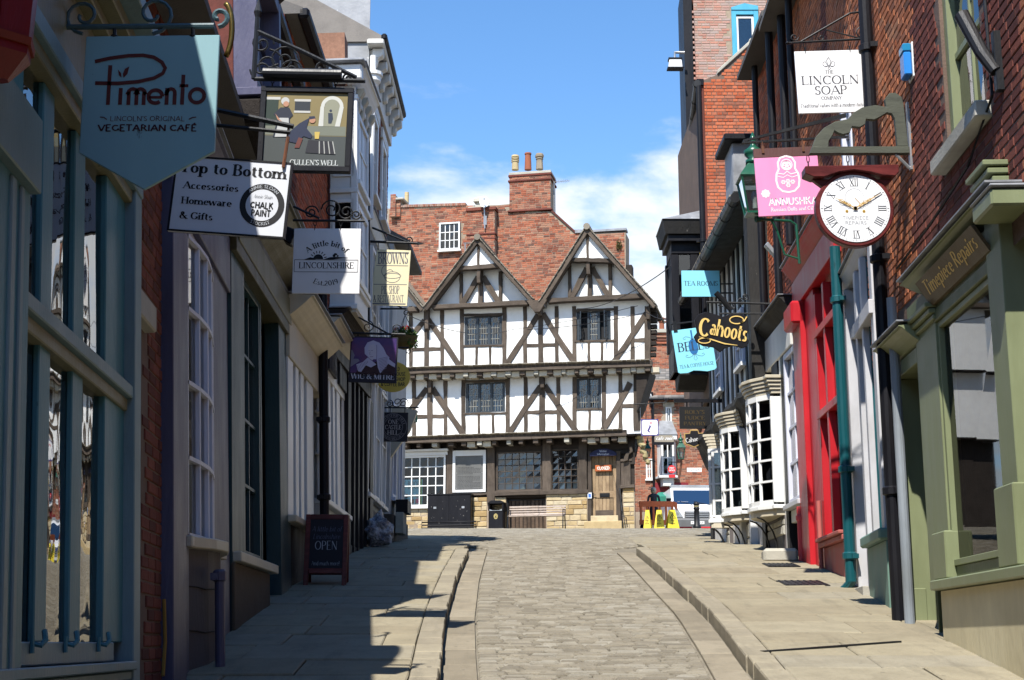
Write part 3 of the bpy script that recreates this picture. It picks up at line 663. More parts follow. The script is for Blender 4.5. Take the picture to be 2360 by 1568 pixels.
for x,w in((946,9),(982.5,12),(1018.5,9),(1064,9.5),(1162,10),(1209.5,9),(1245.5,12),(1282.5,9),(1323.5,9.5),(1419,10),(1457.5,9),(1492,13)):
 vert(x,706,850-(x-920)*.038,w,T2)
for x in(1098,1129.5):vert(x,797,848,6,T2-.008)
for x in(1357,1387):vert(x,787,838,6,T2-.008)
tb(1064,798.5,1162,796,4.5,T2+.006);tb(1324,788,1419,785,4.5,T2+.006);tb(1064,727,1162,724,7,T2+.004);tb(1324,716,1419,713,7,T2+.004)
for x0,x1,y in((946,982,806),(983,1018,805),(1209,1245,796.5),(1246,1282,795.5),(1457,1492,784.5)):tb(x0,y,x1,y-.6,9,T2-.008)
for x0,y0,x1,y1 in((985,735,1062,848),(978,738,914,820),(1240,725,1166,842),(1251,722,1326,838),(1490,722,1415,834)):tb(x0,y0,x1,y1,12.5,T2+.012,bow=random.uniform(-.03,.03))
for x,w in((915,9),(953.5,9),(990,13),(1026,9),(1067.5,10),(1169.5,10),(1211,9),(1249,14),(1286.5,9),(1324,10),(1391,10),(1429.5,9),(1467,15)):
 vert(x,864-(x-920)*.02,1012-(x-920)*.036,w,T1)
for x in(1103,1136):vert(x,952,1004,6,T1-.008)
vert(1358.5,942,998,6,T1-.008)
tb(1067,954.5,1170,952,4.5,T1+.006);tb(1324,944.5,1391,943,4.5,T1+.006);tb(1067,880,1170,878,6,T1+.004);tb(1324,870,1391,868,6,T1+.004)
for x0,x1,y in((953,990,961),(991,1026,960),(1211,1249,951),(1250,1286,950),(1429,1467,936)):tb(x0,y,x1,y-.6,9,T1-.008)
for x0,y0,x1,y1 in((984,895,905,1000),(996,895,1070,1004),(1245,890,1172,1001),(1255,888,1329,996),(1452,882,1389,992)):tb(x0,y0,x1,y1,12.5,T1+.012,bow=random.uniform(-.03,.03))
tb(900,869,1480,851,9,T1+.02,m_oakdark)
for n,ya,yb,xl,xr,zz in((N2,856,836.5,900,1503,0),(N1,1016,996.5,880,1444,1)):
 p,q=hp(xl,ya,n+.06),hp(xr,yb,n+.06);dzs=(q[1]-p[1])/(q[0]-p[0])
 timber(house,(p[0],p[1]+.02),(q[0],q[1]+.02),.13,n+.08,m_oak,.2,name='bressummer',segs=14)
 timber(house,(p[0],p[1]-.085),(q[0],q[1]-.085),.08,n+.12,m_oak,.2,name='moulded_rail',segs=14)
 k=int((q[0]-p[0])/.16);tm=MB();tm.box(-.075,.075,-.12,.0,-.012,.012);tme=tm.mesh('drip_tile',m_tile)
 for i in range(k):
  o=link('drip_tile',tme,house);x=p[0]+.08+i*.16;o.location=(x,-(n+.19),p[1]+(x-p[0])*dzs+.105+random.uniform(-.006,.006));o.rotation_euler=(R(-18)+random.uniform(-.04,.04),-math.atan(dzs)+random.uniform(-.05,.05),0)
 x=p[0]+.25;i=0
 while x<q[0]-.15:
  j=MB();w,h=random.uniform(.13,.2),random.uniform(.15,.19);z=p[1]+(x-p[0])*dzs-.30
  j.box(x,x+w,n-.6,n+.04+random.uniform(-.02,.03),z+.02,z+.02+h);j.build('joist_end',m_oak if random.random()<.8 else m_pale,house,bev=.012)
  if not zz or 2.6<x<3.9 or x>7:m2=MB();m2 .box(x+w+.02,x+w+.3,n-.45,n-.02,z-.02,z+.16);m2 .build('infill_panel',m_cream,house)
  x+=w+(.32 if not zz else random.uniform(.28,.45));i+=1
for x,y0,y1,n in((983,712,757,N3),(1243.5,690,725,N3+.1),(1493,706,735,N3),(1551-561,868,905,N2-.1),(1249,860,893,N2-.1)):tb(x,y0,x,y1,8,n-.1,dep=.3)
b=MB();c0,c1=hp(1462,870,N1)[0],hp(1493,870,N2)[0];zc=hp(1470,930,N1)[1]
b.prism([(sR1-.1,zc-.35),(sR1+.06,zc),(sR2+.02,z2a-.18),(sR1-.1,z2a-.12)],N1-1.2,N1+.28);b.build('dragon_bracket',m_oakdark,house,bev=.01)
def leaded(x0,x1,y0,y1,n,lights,openl=()):
 r=winrect(x0,x1,y0,y1,n);nn=n-.02
 f=MB();w=.05;z0,z1=r[2]+.03,r[3]-.03;L0,L1=r[0]+.05,r[1]-.05;st=(L1-L0)/lights
 f.box(L0-.05,L1+.05,nn-.08,nn,z0-.04,z0);f.box(L0-.05,L1+.05,nn-.08,nn,z1,z1+.04)
 for i in range(lights+1):f.box(L0+i*st-.035,L0+i*st+.035,nn-.08,nn-.001,z0,z1)
 o=f.build('window',m_win,house,bev=.006)
 for i in range(lights):
  b0,b1=L0+i*st+.035,L0+(i+1)*st-.035
  root=o;off=None
  if i in openl:
   cz=MB();h=b1-b0;sg=1 if i==0 else-1;hx=b0 if i==0 else b1
   cz.box(0,sg*.03,-.025,.0,z0,z1);cz.box(sg*(h-.03),sg*h,-.025,0,z0,z1);cz.box(sg*.03,sg*(h-.03),-.025,-.001,z0,z0+.03);cz.box(sg*.03,sg*(h-.03),-.025,-.001,z1-.03,z1)
   for k in range(1,4):cz.box(sg*h*k/4-.004,sg*h*k/4+.004,-.016,-.008,z0,z1)
   for k in range(1,6):zz=z0+(z1-z0)*k/6;cz.box(0,sg*h,-.017,-.007,zz-.004,zz+.004)
   q=cz.build('casement',m_win,o);q.location=(hx,-nn,0);q.rotation_euler=(0,0,R(-72)if sg>0 else R(72));continue
  cz=MB()
  cz.box(b0,b0+.022,nn-.06,nn-.03,z0,z1);cz.box(b1-.022,b1,nn-.06,nn-.03,z0,z1);cz.box(b0,b1,nn-.06,nn-.031,z0,z0+.022);cz.box(b0,b1,nn-.06,nn-.031,z1-.022,z1);cz.build('casement',m_win,o)
  ld=MB()
  for k in range(1,4):x=b0+(b1-b0)*k/4;ld.box(x-.006,x+.006,nn-.052,nn-.038,z0+.02,z1-.02)
  for k in range(1,5):zz=z0+(z1-z0)*k/5;ld.box(b0+.02,b1-.02,nn-.053,nn-.036,zz-.008,zz+.008)
  ld.build('lead_cames',m_leadline,o)
  for k in range(4):
   for j in range(5):
    g=MB();e=[random.uniform(-.003,.003)for _ in range(4)];A0,A1=b0+(b1-b0)*k/4,b0+(b1-b0)*(k+1)/4;Z0,Z1=z0+(z1-z0)*j/5,z0+(z1-z0)*(j+1)/5
    g.add([(A0,nn-.048+e[0],Z0),(A1,nn-.048+e[1],Z0),(A1,nn-.048+e[2],Z1),(A0,nn-.048+e[3],Z1)],[(0,1,2,3)]);g.build('pane',m_glassblue,o,fix=False)
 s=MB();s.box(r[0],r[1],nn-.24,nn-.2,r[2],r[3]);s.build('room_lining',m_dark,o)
m_win=paint('dark_blue_grey_iron',(.03,.042,.055),.5,.2)
leaded(1070,1157,729,796,N2,3);leaded(1329,1408,718,785,N2,3,(0,2));leaded(1073,1164,882,951,N1,3);leaded(1328,1386,872,942,N1,2)
stones(house,hp(1085,1200)[0],hp(1123,1200)[0],-.2,hp(1100,1147)[1],.06,m_stone)
stones(house,hp(1140,1200)[0],hp(1167,1200)[0],-.2,hp(1150,1147)[1],.06,m_stone)
stones(house,hp(1260,1200)[0],hp(1354,1200)[0],-.2,hp(1300,1139)[1],.06,m_stone)
stones(house,hp(1437,1200)[0],hp(1463,1200)[0],-.2,hp(1450,1125)[1],.06,m_stone)
stones(house,hp(895,1200)[0],hp(1085,1200)[0],-.2,hp(950,1171)[1],.05,m_stonedark if 'm_stonedark' in globals()else m_stone)
mb=MB();mb.box(hp(880,1200)[0],hp(1166,1200)[0],.0,.04,-.3,hp(1100,1172)[1]);mb.build('mortar_bed',m_mortar,house);mb=MB();mb.box(hp(1085,1200)[0],hp(1166,1200)[0],.0,.042,hp(1100,1172)[1],hp(1100,1148)[1]);mb.build('mortar_bed',m_mortar,house);mb=MB();mb.box(hp(1259,1200)[0],hp(1355,1200)[0],0,.04,-.3,hp(1300,1140)[1]);mb.build('mortar_bed',m_mortar,house);mb=MB();mb.box(hp(1436,1200)[0],hp(1464,1200)[0],0,.04,-.3,hp(1450,1126)[1]);mb.build('mortar_bed',m_mortar,house)
for x0,x1,y0,y1,m in((1028.5,1044.5,1010,1140,m_oak),(1122,1140,1005,1160,m_oak),(1250,1270,1005,1133,m_oak),(1333,1353,1002,1137,m_oak),(1355,1363,1040,1202,m_oak),(1420,1430,1040,1200,m_oak),(1431,1453,1058,1124,m_oak),(1448,1463,1000,1070,m_oakdark)):
 p,q=hp((x0+x1)/2,y1,.1),hp((x0+x1)/2,y0,.1);timber(house,p,q,(x1-x0)*.0153,.1,m,.1,name='post')
for x0,y0,x1,y1,w,n,m in((890,1030,1465,1012,14,.06,m_oakdark),(1140,1139,1356,1133,9,.14,m_oak),(1044,1140,1122,1138,6,.1,m_oak),(1355,1044,1464,1041,9,.08,m_oakdark),(1430,1122,1462,1120,7,.14,m_oak),(1430,1062,1456,1060,4,.14,m_oak)):
 timber(house,hp(x0,y0,n),hp(x1,y1,n),w*.0153,n,m,.12,name='beam')
w=window(house,*Wl,.05,m_oak,6,6,.04,.022,.08,m_glassblue,.06,m_oak,.5)
mb=MB();mb.box(Wl[0]+.05,Wl[1]-.05,-.12,-.1,Wl[2]+.03,Wl[2]+.3);mb.build('blind',m_white,w)
w=window(house,*Wr,.05,m_oak,4,6,.04,.022,.08,m_glass,.06,m_oak,.5)
for f0,f1,z0,z1 in((.28,.47,.06,.4),(.55,.72,.05,.38),(.78,.96,.03,.36),(.28,.5,.42,.5)):
 p=MB();p.box(Wr[0]+(Wr[1]-Wr[0])*f0,Wr[0]+(Wr[1]-Wr[0])*f1,-.06,-.055,Wr[2]+z0,Wr[2]+z1);p.build('notice',col(random.choice([(.6,.6,.58),(.75,.75,.74),(.3,.28,.2)])),w)
f=window(house,*Ws,.09,m_white,7,5,.07,.035,.09,glassmat('clear_shop_glass',(.93,.94,.94),0,.0),.06,m_white,.9)
g=MB();g.box(Ws[0]-.05,Ws[1]+.08,.02,.13,Ws[3],hp(950,1043)[1]);g.box(Ws[0]-.05,Ws[1]+.12,.02,.24,hp(950,1043)[1],hp(950,1038)[1]);g.build('shop_fascia',m_white,house,bev=.01)
pa,pb=hp(906,1132)[0],hp(966,1132)[0];zt,zm,zb=hp(930,1106)[1],hp(930,1134)[1],hp(930,1163)[1]
po=MB();po.box(pa-.3,pb+.12,-.02,-.012,zb,zt);po=po.build('poster',col((.22,.55,.66)),f)
g=MB();g.poly(rectpts(pb-.02,pb+.1,zb,zt),-.011);g.build('poster_panel',col((.25,.55,.12)),po)
g=MB();text(g,'JUNGLE BOOK',(pa+pb)/2-.05,zt-.33,.26,-.009,1.15,'plain',1.3);g.build('lettering',col((.05,.09,.12)),po)
g=MB()
for i in range(5):g.flatdisc(pa+.1+i*.2,zb+.27+random.uniform(0,.04),.055,-.009,12,.075);g.poly(rectpts(pa+.02+i*.2,pa+.18+i*.2,zb+.02,zb+.19),-.0095)
g.build('poster_figures',col((.3,.2,.16)),po)
g=MB();g.poly(rectpts(pb-.1,pb+.04,zb+.04,zb+.2),-.008);g.build('poster_patch',col((.6,.05,.2)),po)
x0,x1,y0,y1=*[hp(v,1130)[0]for v in(1044.5,1121)],hp(1080,1136)[1],hp(1080,1039)[1]
fr=MB();fr.box(x0,x0+.1,.06,.13,y0,y1);fr.box(x1-.1,x1,.06,.13,y0,y1);fr.box(x0+.1,x1-.1,.06,.129,y0,y0+.09);fr.box(x0+.1,x1-.1,.06,.129,y1-.2,y1);fr.build('board_frame',m_white,house,bev=.008)
PQ=H0 .moved((x0+x1)/2,.07,y0+.09)
plq=thing('plaque','grey metal information plaque in a white frame between shop window and leaded windows','plaque',PQ)
hw,hh=(x1-x0)/2-.1,y1-y0-.29;g=MB();g.box(-hw,hw,-.01,.02,0,hh);g.build('plate',paint('pewter_plate',(.13,.13,.125),.55,.15,metal=.2),plq)
g=MB()
zz=hh-.42
for i in range(17):
 if i==6:zz-=.05;g.build('lettering',col((.04,.04,.04)),plq);g=MB()
 w_=hw*.85*(1 if i%5 else .7);x=-hw*.85
 while x<-hw*.85+2*w_-.03:l=random.uniform(.02,.06);g.poly(rectpts(x,x+l,zz,zz+.018),.0215);x+=l+.014
 zz-=.045
g.build('lettering',col((.04,.04,.04)),plq)
g=MB()
for sx in(-1,1):
 for z in(.06,hh/2,hh-.06):g.disc(sx*(hw-.04),z,.012,.02,.026,8)
g.build('screw',m_metal,plq)
cd=MB();cd.box(Wc[0],Wc[1],-.2,-.14,-.3,Wc[3]);cd.build('cellar_door',m_oakdark,house)
k=10
for i in range(k):
 g=MB();s0=Wc[0]+(Wc[1]-Wc[0])*i/k;g.box(-.055,.055,-.03,random.uniform(-.006,.006),-.62,.6);o=g.build('door_board',m_plankdark,house,bev=.006);o.location=(s0+.07,.11,.5)
for sx in(0,1):
 g=MB();x=Wc[0]+.02 if sx==0 else Wc[1]-.02;d=.45 if sx==0 else-.45;g.box(min(x,x+d),max(x,x+d),-.105,-.085,Wc[3]-.1,Wc[3]-.06);g.box(x-.03,x+.03,-.1,-.03,Wc[3]-.45,Wc[3]-.05);g.build('strap_hinge',m_iron,house,bev=.004)
dr=MB();dr.box(Wd[0],Wd[1],-.16,-.13,Wd[2],Wd[3]);door=dr.build('door',m_oakdark,house)
def doorbox(a0,a1,z0,z1,n,nm):g=MB();L=z1-z0;g.box(-L/2,L/2,-.03,0,-(a1-a0)/2,(a1-a0)/2);o=g.build(nm,m_oakplank,door,bev=.005);o.location=((a0+a1)/2,-n,(z0+z1)/2);o.rotation_euler=(0,R(-90),0)
dw=Wd[1]-Wd[0];zk=hp(1390,1139)[1]
doorbox(Wd[0],Wd[0]+.12,Wd[2],Wd[3],-.09,'stile');doorbox(Wd[1]-.12,Wd[1],Wd[2],Wd[3],-.09,'stile')
for i in range(5):s0=Wd[0]+.125+(dw-.25)*i/5;doorbox(s0,s0+(dw-.25)/5-.008,Wd[2]+.05,Wd[3],-.11,'plank')
g=MB();g.box(Wd[0]+.12,Wd[1]-.12,-.13,-.088,zk-.12,zk+.1);g.build('lock_rail',m_oakplank,door,bev=.005)
g=MB();g.box(Wd[0]+.12,Wd[1]-.12,-.13,-.086,Wd[2]+.02,Wd[2]+.2);g.build('kick_board',m_oak,door,bev=.005)
g=MB();g.box(Wd[0]+dw*.32,Wd[0]+dw*.72,-.09,-.07,zk-.11,zk+.04);g.box(Wd[0]+dw*.36,Wd[0]+dw*.68,-.07,-.06,zk-.07,zk+.0);g.build('letter_box',m_iron,door,bev=.006)
g=MB();g.box(Wd[0]+.03,Wd[0]+.07,-.09,-.07,zk-.13,zk+.05);g.tube([(Wd[0]+.05,-.03,zk-.02),(Wd[0]+.16,-.03,zk-.02)],.01);g.build('handle',m_iron,door)
g=MB();g.box(hp(1351,1200)[0],hp(1437,1200)[0],.02,.5,hp(1390,1216)[1]-.35,hp(1390,1201,.5)[1]);g.build('doorstep',m_stone,house,bev=.015)
g=MB();g.box(hp(1363,1200)[0],hp(1426,1200)[0],-.1,.16,hp(1390,1216)[1],hp(1390,1189.5)[1]);g.build('doorstep',m_stone,house,bev=.012)
g=MB();q=hp(1447,1050);
g.prism([(q[0]-.15,q[1]-.25),(q[0]+.02,q[1]-.2),(q[0]+.06,q[1]),(q[0]+.2,q[1]+.1),(q[0]+.17,q[1]+.3),(q[0]+.08,q[1]+.28),(q[0]+.1,q[1]+.12),(q[0]-.03,q[1]+.06),(q[0]-.1,q[1]-.08)],.1,.22);g.build('carved_bracket',m_oak,house,bev=.01)
# ---- gables with tiled verges
def gable(apx,apy,lx_,ly_,rx_,ry_,hidden=False):
 n=N3;A,Lp,Rp=hp(apx,apy,n),hp(lx_,ly_,n),hp(rx_,ry_,n)
 def on(p,q,f):return(p[0]+(q[0]-p[0])*f,p[1]+(q[1]-p[1])*f)
 g=MB();g.prism([Lp,Rp,A],N2-.2,N2-.1);g.build('gable_panel',m_plaster,house)
 fc=.40;cl,cr=on(A,Lp,fc),on(A,Rp,fc)
 g=MB();g.prism([cl,cr,A],N3-.3,N3-.02);g.build('gable_panel',m_plaster,house)
 W_=Rp[0]-Lp[0];mx=A[0]
 TT=N2+.0
 timber(house,cl,cr,.15,N3+.03,m_oak,.25);timber(house,(mx,cl[1]),(mx,A[1]-.1),.09,N3+.01,m_oak,.1)
 bz=on(A,Lp,.975)[1]
 timber(house,(on(A,Lp,.96)[0]+.1,bz),(on(A,Rp,.96)[0]-.1,bz),.16,N3+.0,m_oak,.3)
 timber(house,(mx,bz),(mx,cl[1]),.16,TT+.05,m_oak);timber(house,(mx,cl[1]-.55),(mx,cl[1]+.02),.13,N3-.02,m_oak,.25)
 for sg,e in((-1,Lp),(1,Rp)):
  timber(house,(mx+sg*.09,cl[1]-.25),(mx+sg*(.7),bz+.06),.19,TT+.035,m_oak)
  x=mx+sg*.72;timber(house,(x,bz),(x,cl[1]-.1),.11,TT+.02,m_oak)
  timber(house,on(A,e,-.01),on(A,e,1.02),.13,N3+.14,m_oak,.12,name='bargeboard',segs=10)
  timber(house,on(A,e,.06),on(A,e,.96),.14,N3+.02,m_oak,.2,name='rafter',segs=8)
  d=Vector((e[0]-A[0],e[1]-A[1]));L=d.length;d.normalize();up=Vector((-d.y,d.x))*(1 if sg>0 else-1)
  rs=MB();p0=Vector(A)+up*.09-d*.03;p1=Vector(e)+up*.09+d*.1
  rs.add([(p0 .x,N3+.12,p0 .y),(p1 .x,N3+.12,p1 .y),(p1 .x,-1.3,p1 .y),(p0 .x,-1.3,p0 .y)]+[(p.x-up.x*.05,nn,p.y-up.y*.05)for p,nn in((p0,N3+.12),(p1,N3+.12),(p1,-1.3),(p0,-1.3))],[(0,1,2,3),(7,6,5,4),(0,4,5,1),(1,5,6,2),(2,6,7,3),(3,7,4,0)]);roof=rs.build('roof',m_tile,house)
  tm=MB()
  tm.box(-.065,.065,-.17,0,-.012,.012);me=tm.mesh('roof_tile',m_tile)
  k=int((L+.1)/.105)
  for i in range(k):
   c=p0+d*(.05+i*.105)
   for j in range(3):
    o=link('roof_tile',me,roof);q=c+up*(.012+random.uniform(0,.008));o.location=(q.x,-(N3+.19-j*.17+random.uniform(-.015,.015)),q.y);o.rotation_euler=(0,-math.atan2(d.y,d.x)+(R(-9)if sg>0 else R(9)+math.pi)+random.uniform(-.03,.03),random.uniform(-.04,.04))
 cap=MB();cap.tube([(A[0],N3+.22,A[1]+.12),(A[0],-1.2,A[1]+.12)],.12,10);cap.build('ridge_tile',m_tile,house)
 return Lp,Rp
gable(1102.5,557,985,712,1227,697);gable(1354,533,1252,697,1506,706);gable(868,582,735,726,972,714)
g=MB();p,q=hp(1222,700,N3)[0],hp(1256,700,N3)[0];z=hp(1240,694,N3)[1]
g.box(p,q,-1.2,N3+.1,z-.2,z-.02);g.build('valley_gutter',m_lead,house);g=MB();g.prism([(p-.1,z),(q+.1,z),((p+q)/2+.1,z-.42),((p+q)/2-.1,z-.42)],N3-.1,N3+.16);g.build('valley_board',m_oak,house)
g=MB();x=hp(1507,760,N2)[0]
g.box(x-.22,x+.1,-.6,N2+.1,hp(1500,712,N2)[1]-.12,hp(1500,712,N2)[1]);g.build('eaves',m_oakdark,house)
for i in range(8):g=MB();z=hp(1500,720+i*13,N2)[1];g.box(sR2,sR2+.28-i*.012,N2-.25,N2-.02,z-.16,z-.02);g.build('side_bracket',m_oakdark,house,bev=.01)
# ---- tall brick wall behind the gables, with its stacks
NB=-1.3
BP=[hp(*p,NB)for p in((893,720),(893,481),(1074,474),(1148,473),(1176,470),(1176,488),(1270,488),(1326,538),(1442,536),(1442,720))]
top=BP[1:-1]
def topz(x):
 for(a,b),(c,d)in zip(top,top[1:]):
  if a<=x<=c and c>a:return b+(d-b)*(x-a)/(c-a)
 return-9
zlow=hp(1200,740,NB)[1]
wx=[hp(1013.5,560,NB)[0],hp(1061.5,560,NB)[0],hp(1035,578,NB)[1],hp(1035,515,NB)[1]]
g=MB();g.prism([(BP[0][0],zlow)]+top+[(BP[-1][0],zlow)],NB-1.0,NB);bw=g.build('brick_wall',m_mortar,house)
def g2(apx,apy,lx_,ly_,rx_,ry_):
 A,Lp,Rp=hp(apx,apy,N3),hp(lx_,ly_,N3),hp(rx_,ry_,N3);return A,Lp,Rp
GT=[((1102.5,557),(985,712),(1227,697)),((1354,533),(1252,697),(1506,706)),((868,582),(735,726),(972,714))]
def project(pl,a,n,z):
 q=pl.w(a,n,z)-EYE;d=q.y*cp+q.z*sp;return 1180+FPX*q.x/d,784-FPX*(q.z*cp-q.y*sp)/d
def seenwall(a,z):
 x,y=project(H0,a,NB,z)
 if x<905 or y>712:return False
 for(ax,ay),(l,b),(r,c)in GT:
  if l<x<r:
   yy=ay+(b-ay)*(ax-x)/(ax-l)if x<ax else ay+(c-ay)*(x-ax)/(r-ax)
   if y>yy-4:return False
 return True
okw=lambda a,z:topz(a)>z+.03 and not(wx[0]<a<wx[1]and wx[2]<z<wx[3])
bricks(house,H0,BP[0][0],BP[-1][0],zlow+.3,max(b for a,b in BP),NB,m_brick,.225,.075,.010,okw,300,vis=seenwall,ragged=.8)
window(house,*wx,NB+.13,m_white,4,3,.06,.03,.09,m_glass,.04,m_white,0);g=MB();g.box(wx[0],wx[1],NB,NB+.03,wx[2],wx[3]);g.build('room_lining',m_dark,house)
g=MB();p,q=hp(917,479,NB),hp(1074,474,NB);k=40
for i in range(k):
 c=MB();x0=p[0]+(q[0]-p[0])*i/k;z=p[1]+(q[1]-p[1])*i/k;c.box(x0,x0+(q[0]-p[0])/k-.01,NB-.3,NB+.05,z-.01,z+.1);c.build('coping_brick',m_brickpale,house,bev=.006)
g=MB();p,q=hp(1326,537,NB),hp(1444,535.5,NB);g.box(p[0],q[0],NB-.4,NB+.06,p[1]-.02,p[1]+.06);g.build('coping',m_lead,house)
g=MB();g.prism([hp(1270,488,NB),hp(1326,538,NB),hp(1326,533,NB),hp(1272,484,NB)],NB-.4,NB+.05);g.build('coping',m_brickdark,house)
def stack(x0,x1,y0,y1,n0,n1,m=m_brick,name='chimney_stack',lim=120):
 p,q=hp(x0,y1,n1),hp(x1,y0,n1);c=MB();c.box(p[0],q[0],n0,n1,p[1],q[1]);o=c.build(name,m_mortar,house)
 bricks(o,H0,p[0],q[0],p[1],q[1],n1,m,.225,.075,.01,None,lim,vis=lambda a,z:True)
 return o,p[0],q[0],p[1],q[1]
big,a0,a1,b0,b1=stack(1174,1268.5,398,489,NB-1,NB+.03,m_brickr2 if 'm_brickr2' in globals()else m_brick,lim=200)
for z0,z1,e,m in((b0-.02,b0+.05,.06,m_brickdark),(b1-.28,b1-.21,.05,m_brickdark),(b1-.08,b1,.04,m_brickdark),(b1,b1+.1,.02,m_pale)):
 g=MB();g.box(a0-e,a1+e,NB-1-e,NB+.03+e,z0,z1);g.build('band',m,big,bev=.01)
def pot(parent,px,y0,y1,wpx,m,kind,n,mbn=None):
 p,q=hp(px,y1,n),hp(px,y0,n);r=wpx*.0153/2;h=q[1]-p[1];g=MB()
 if kind==0:pr=[(r*.95,0),(r*.88,h*.52),(r*1.05,h*.54),(r*1.05,h*.6),(r*.7,h*.6),(r*.7,h*.66),(r*1.05,h*.66),(r*1.05,h*.71),(r*.7,h*.71),(r*.7,h*.77),(r*1.05,h*.77),(r*1.05,h*.82),(r*.7,h*.82),(r*.7,h*.88),(r*1.05,h*.88),(r*.95,h),(r*.7,h)]
 elif kind==1:pr=[(r,0),(r*.82,h*.9),(r*.98,h*.92),(r*.95,h),(r*.7,h)]
 elif kind==2:pr=[(r*.95,0),(r*.8,h*.62),(r,h*.65),(r*.85,h*.72),(r*1.1,h*.78),(r*1.1,h*.9),(r*.9,h),(r*.6,h)]
 else:pr=[(r,0),(r,h*.78),(r*1.05,h*.8),(r,h*.83),(r,h),(r*.8,h)]
 g.lathe(pr,p[0],n,p[1],8 if kind==2 else 16);return g.build('chimney_pot',m,parent)
m_potbuff=paint('buff_terracotta',(.5,.4,.22),.8,.2,grime=.5);m_potred=paint('sooty_terracotta',(.28,.09,.045),.8,.3,(.06,.04,.03),-.03,.3)
m_potstone=paint('lichened_terracotta',(.27,.22,.16),.85,.25)
pot(big,1187.5,359,392,19,m_potbuff,0,NB-.4);pot(big,1217,353.5,392,18,m_potred,1,NB-.4);pot(big,1243.5,355,391,20,m_potstone,2,NB-.4)
sm,a0,a1,b0,b1=stack(1077,1140,478,590,NB-.6,NB+.35)
for z0,z1,e in((b1-.1,b1+.02,.06),(b1-1.05,b1-.98,.04),(b1-1.22,b1-1.16,.02)):g=MB();g.box(a0-e,a1+e,NB-.6-e,NB+.35+e,z0,z1);g.build('band',m_brickdark,sm,bev=.01)
g=MB();p=hp(1108,472,NB);r=.34;z=b1+.02
g.box(p[0]-.42,p[0]+.42,NB-.5,NB+.3,z,z+.08);g.build('cowl_base',m_pale,sm,bev=.01)
g=MB();g.lathe([(.3,0),(.3,.12),(.22,.12),(.22,.26),(.38,.26),(.34,.38),(.2,.46)],p[0],NB-.1,z+.08,4,.8,R(45));g.build('cowl',m_pale,sm)
pot(bw,937,444,481,11.5,m_potbuff,3,NB-.6)
st2,a0,a1,b0,b1=stack(899,912,450,500,NB-.5,NB+.2,lim=30);st3,a0,a1,b0,b1=stack(912,923,462,500,NB-.5,NB+.1,lim=30)
g=MB();g.box(a0-.06,a1+.14,NB-.6,NB+.2,b1,b1+.09);g.build('band',m_pale,st3,bev=.02)
g=MB();p=hp(1313,534,NB);q=hp(1338,525,NB);g.box(p[0],q[0],NB-1,NB-.2,p[1]-.2,q[1]);g.build('roof_vent',m_lead,house,bev=.01)
g=MB();p,q=hp(1442,650,NB),hp(1456,609,NB);g.box(p[0]+.01,q[0],NB-.5,NB-.05,p[1],q[1]);g.build('eaves_box',m_oakdark,house,bev=.02)
# ======= things in front of and beside the timber house
def on_house(px,py,n):return H0 .moved(*(lambda q:(q[0],n,q[1]))(hp(px,py,n)))
def cabinet(x0,x1,y0,y1,n,label,marks=True):
 p,q=hp(x0,y1,n),hp(x1,y0,n);Q=H0 .moved((p[0]+q[0])/2,n,p[1]);t=thing('utility_cabinet',label,'cabinet',Q);w,h=(q[0]-p[0])/2,q[1]-p[1]
 g=MB();g.box(-w,w,-.38,0,-.2,h-.05);g.build('body',m_black,t,bev=.01)
 g=MB();g.box(-w-.02,w+.02,-.4,.02,h-.05,h);g.build('lid',m_black,t,bev=.01)
 k=2 if marks else 1
 for i in range(k):
  g=MB();a0,a1=-w+2*w*i/k+.012,-w+2*w*(i+1)/k-.012;g.box(a0,a1,0,.014,.02,h-.07);d=g.build('door',m_black,t,bev=.004)
  if marks:
   g=MB();c=(a0+a1)/2+(-.12 if i==0 else .12);g.box(c-.05,c+.05,.014,.03,h*.56,h*.62);g.build('handle',m_metal,d)
   g=MB()
   for _ in range(12):cx,cz,r=random.uniform(a0+.1,a1-.1),random.uniform(.15,h*.85),random.uniform(.006,.022);g.poly([(cx+r*random.uniform(.4,1.2)*math.cos(u),cz+r*random.uniform(.4,1.2)*math.sin(u))for u in(0,1.2,2.4,3.6,5)],.0155)
   g.build('sticker_residue',col((.16,.15,.14)),d)
 return t
cabinet(985,1085,1137,1217.5,.45,'wide black utility cabinet below the white framed plaque')
cabinet(890,921,1141,1219,.5,'narrow black cabinet at the corner below the poster window',False)
p,q=hp(972,1218,.75),hp(1097,1202,.75);Q=H0 .moved(p[0],.75,p[1]);t=thing('guard_rail','low black tubular rail in front of the wide black cabinet','rail',Q);L=q[0]-p[0];h=q[1]-p[1]
g=MB();g.tube([(0,0,-.1),(0,0,h),(L,0,h),(L,0,-.1)],.025);g.build('hoop',m_black,t,smooth=True)
for z in(.45,.05):g=MB();g.tube([(0,0,h*z),(L,0,h*z)],.016);g.build('rail',m_black,t)
p,q=hp(1124.5,1219,.5),hp(1160.5,1153,.5);Q=H0 .moved((p[0]+q[0])/2,.5,p[1]-.03);t=thing('litter_bin','black hooded litter bin standing by the cellar doors','litter bin',Q);w,h=(q[0]-p[0])/2,q[1]-p[1]+.03
g=MB();g.box(-w*.95,w*.95,-.45,0,0,h*.64);g.build('body',m_black,t,bev=.03)
g=MB();g.box(-w,-w*.8,-.45,.0,h*.64,h*.9);g.box(w*.8,w,-.45,0,h*.64,h*.9);g.prism([(-w,h*.88),(w,h*.88),(w*.96,h*.94),(w*.6,h),(-w*.6,h),(-w*.96,h*.94)],-.46,.02);g.build('hood',m_black,t,bev=.015)
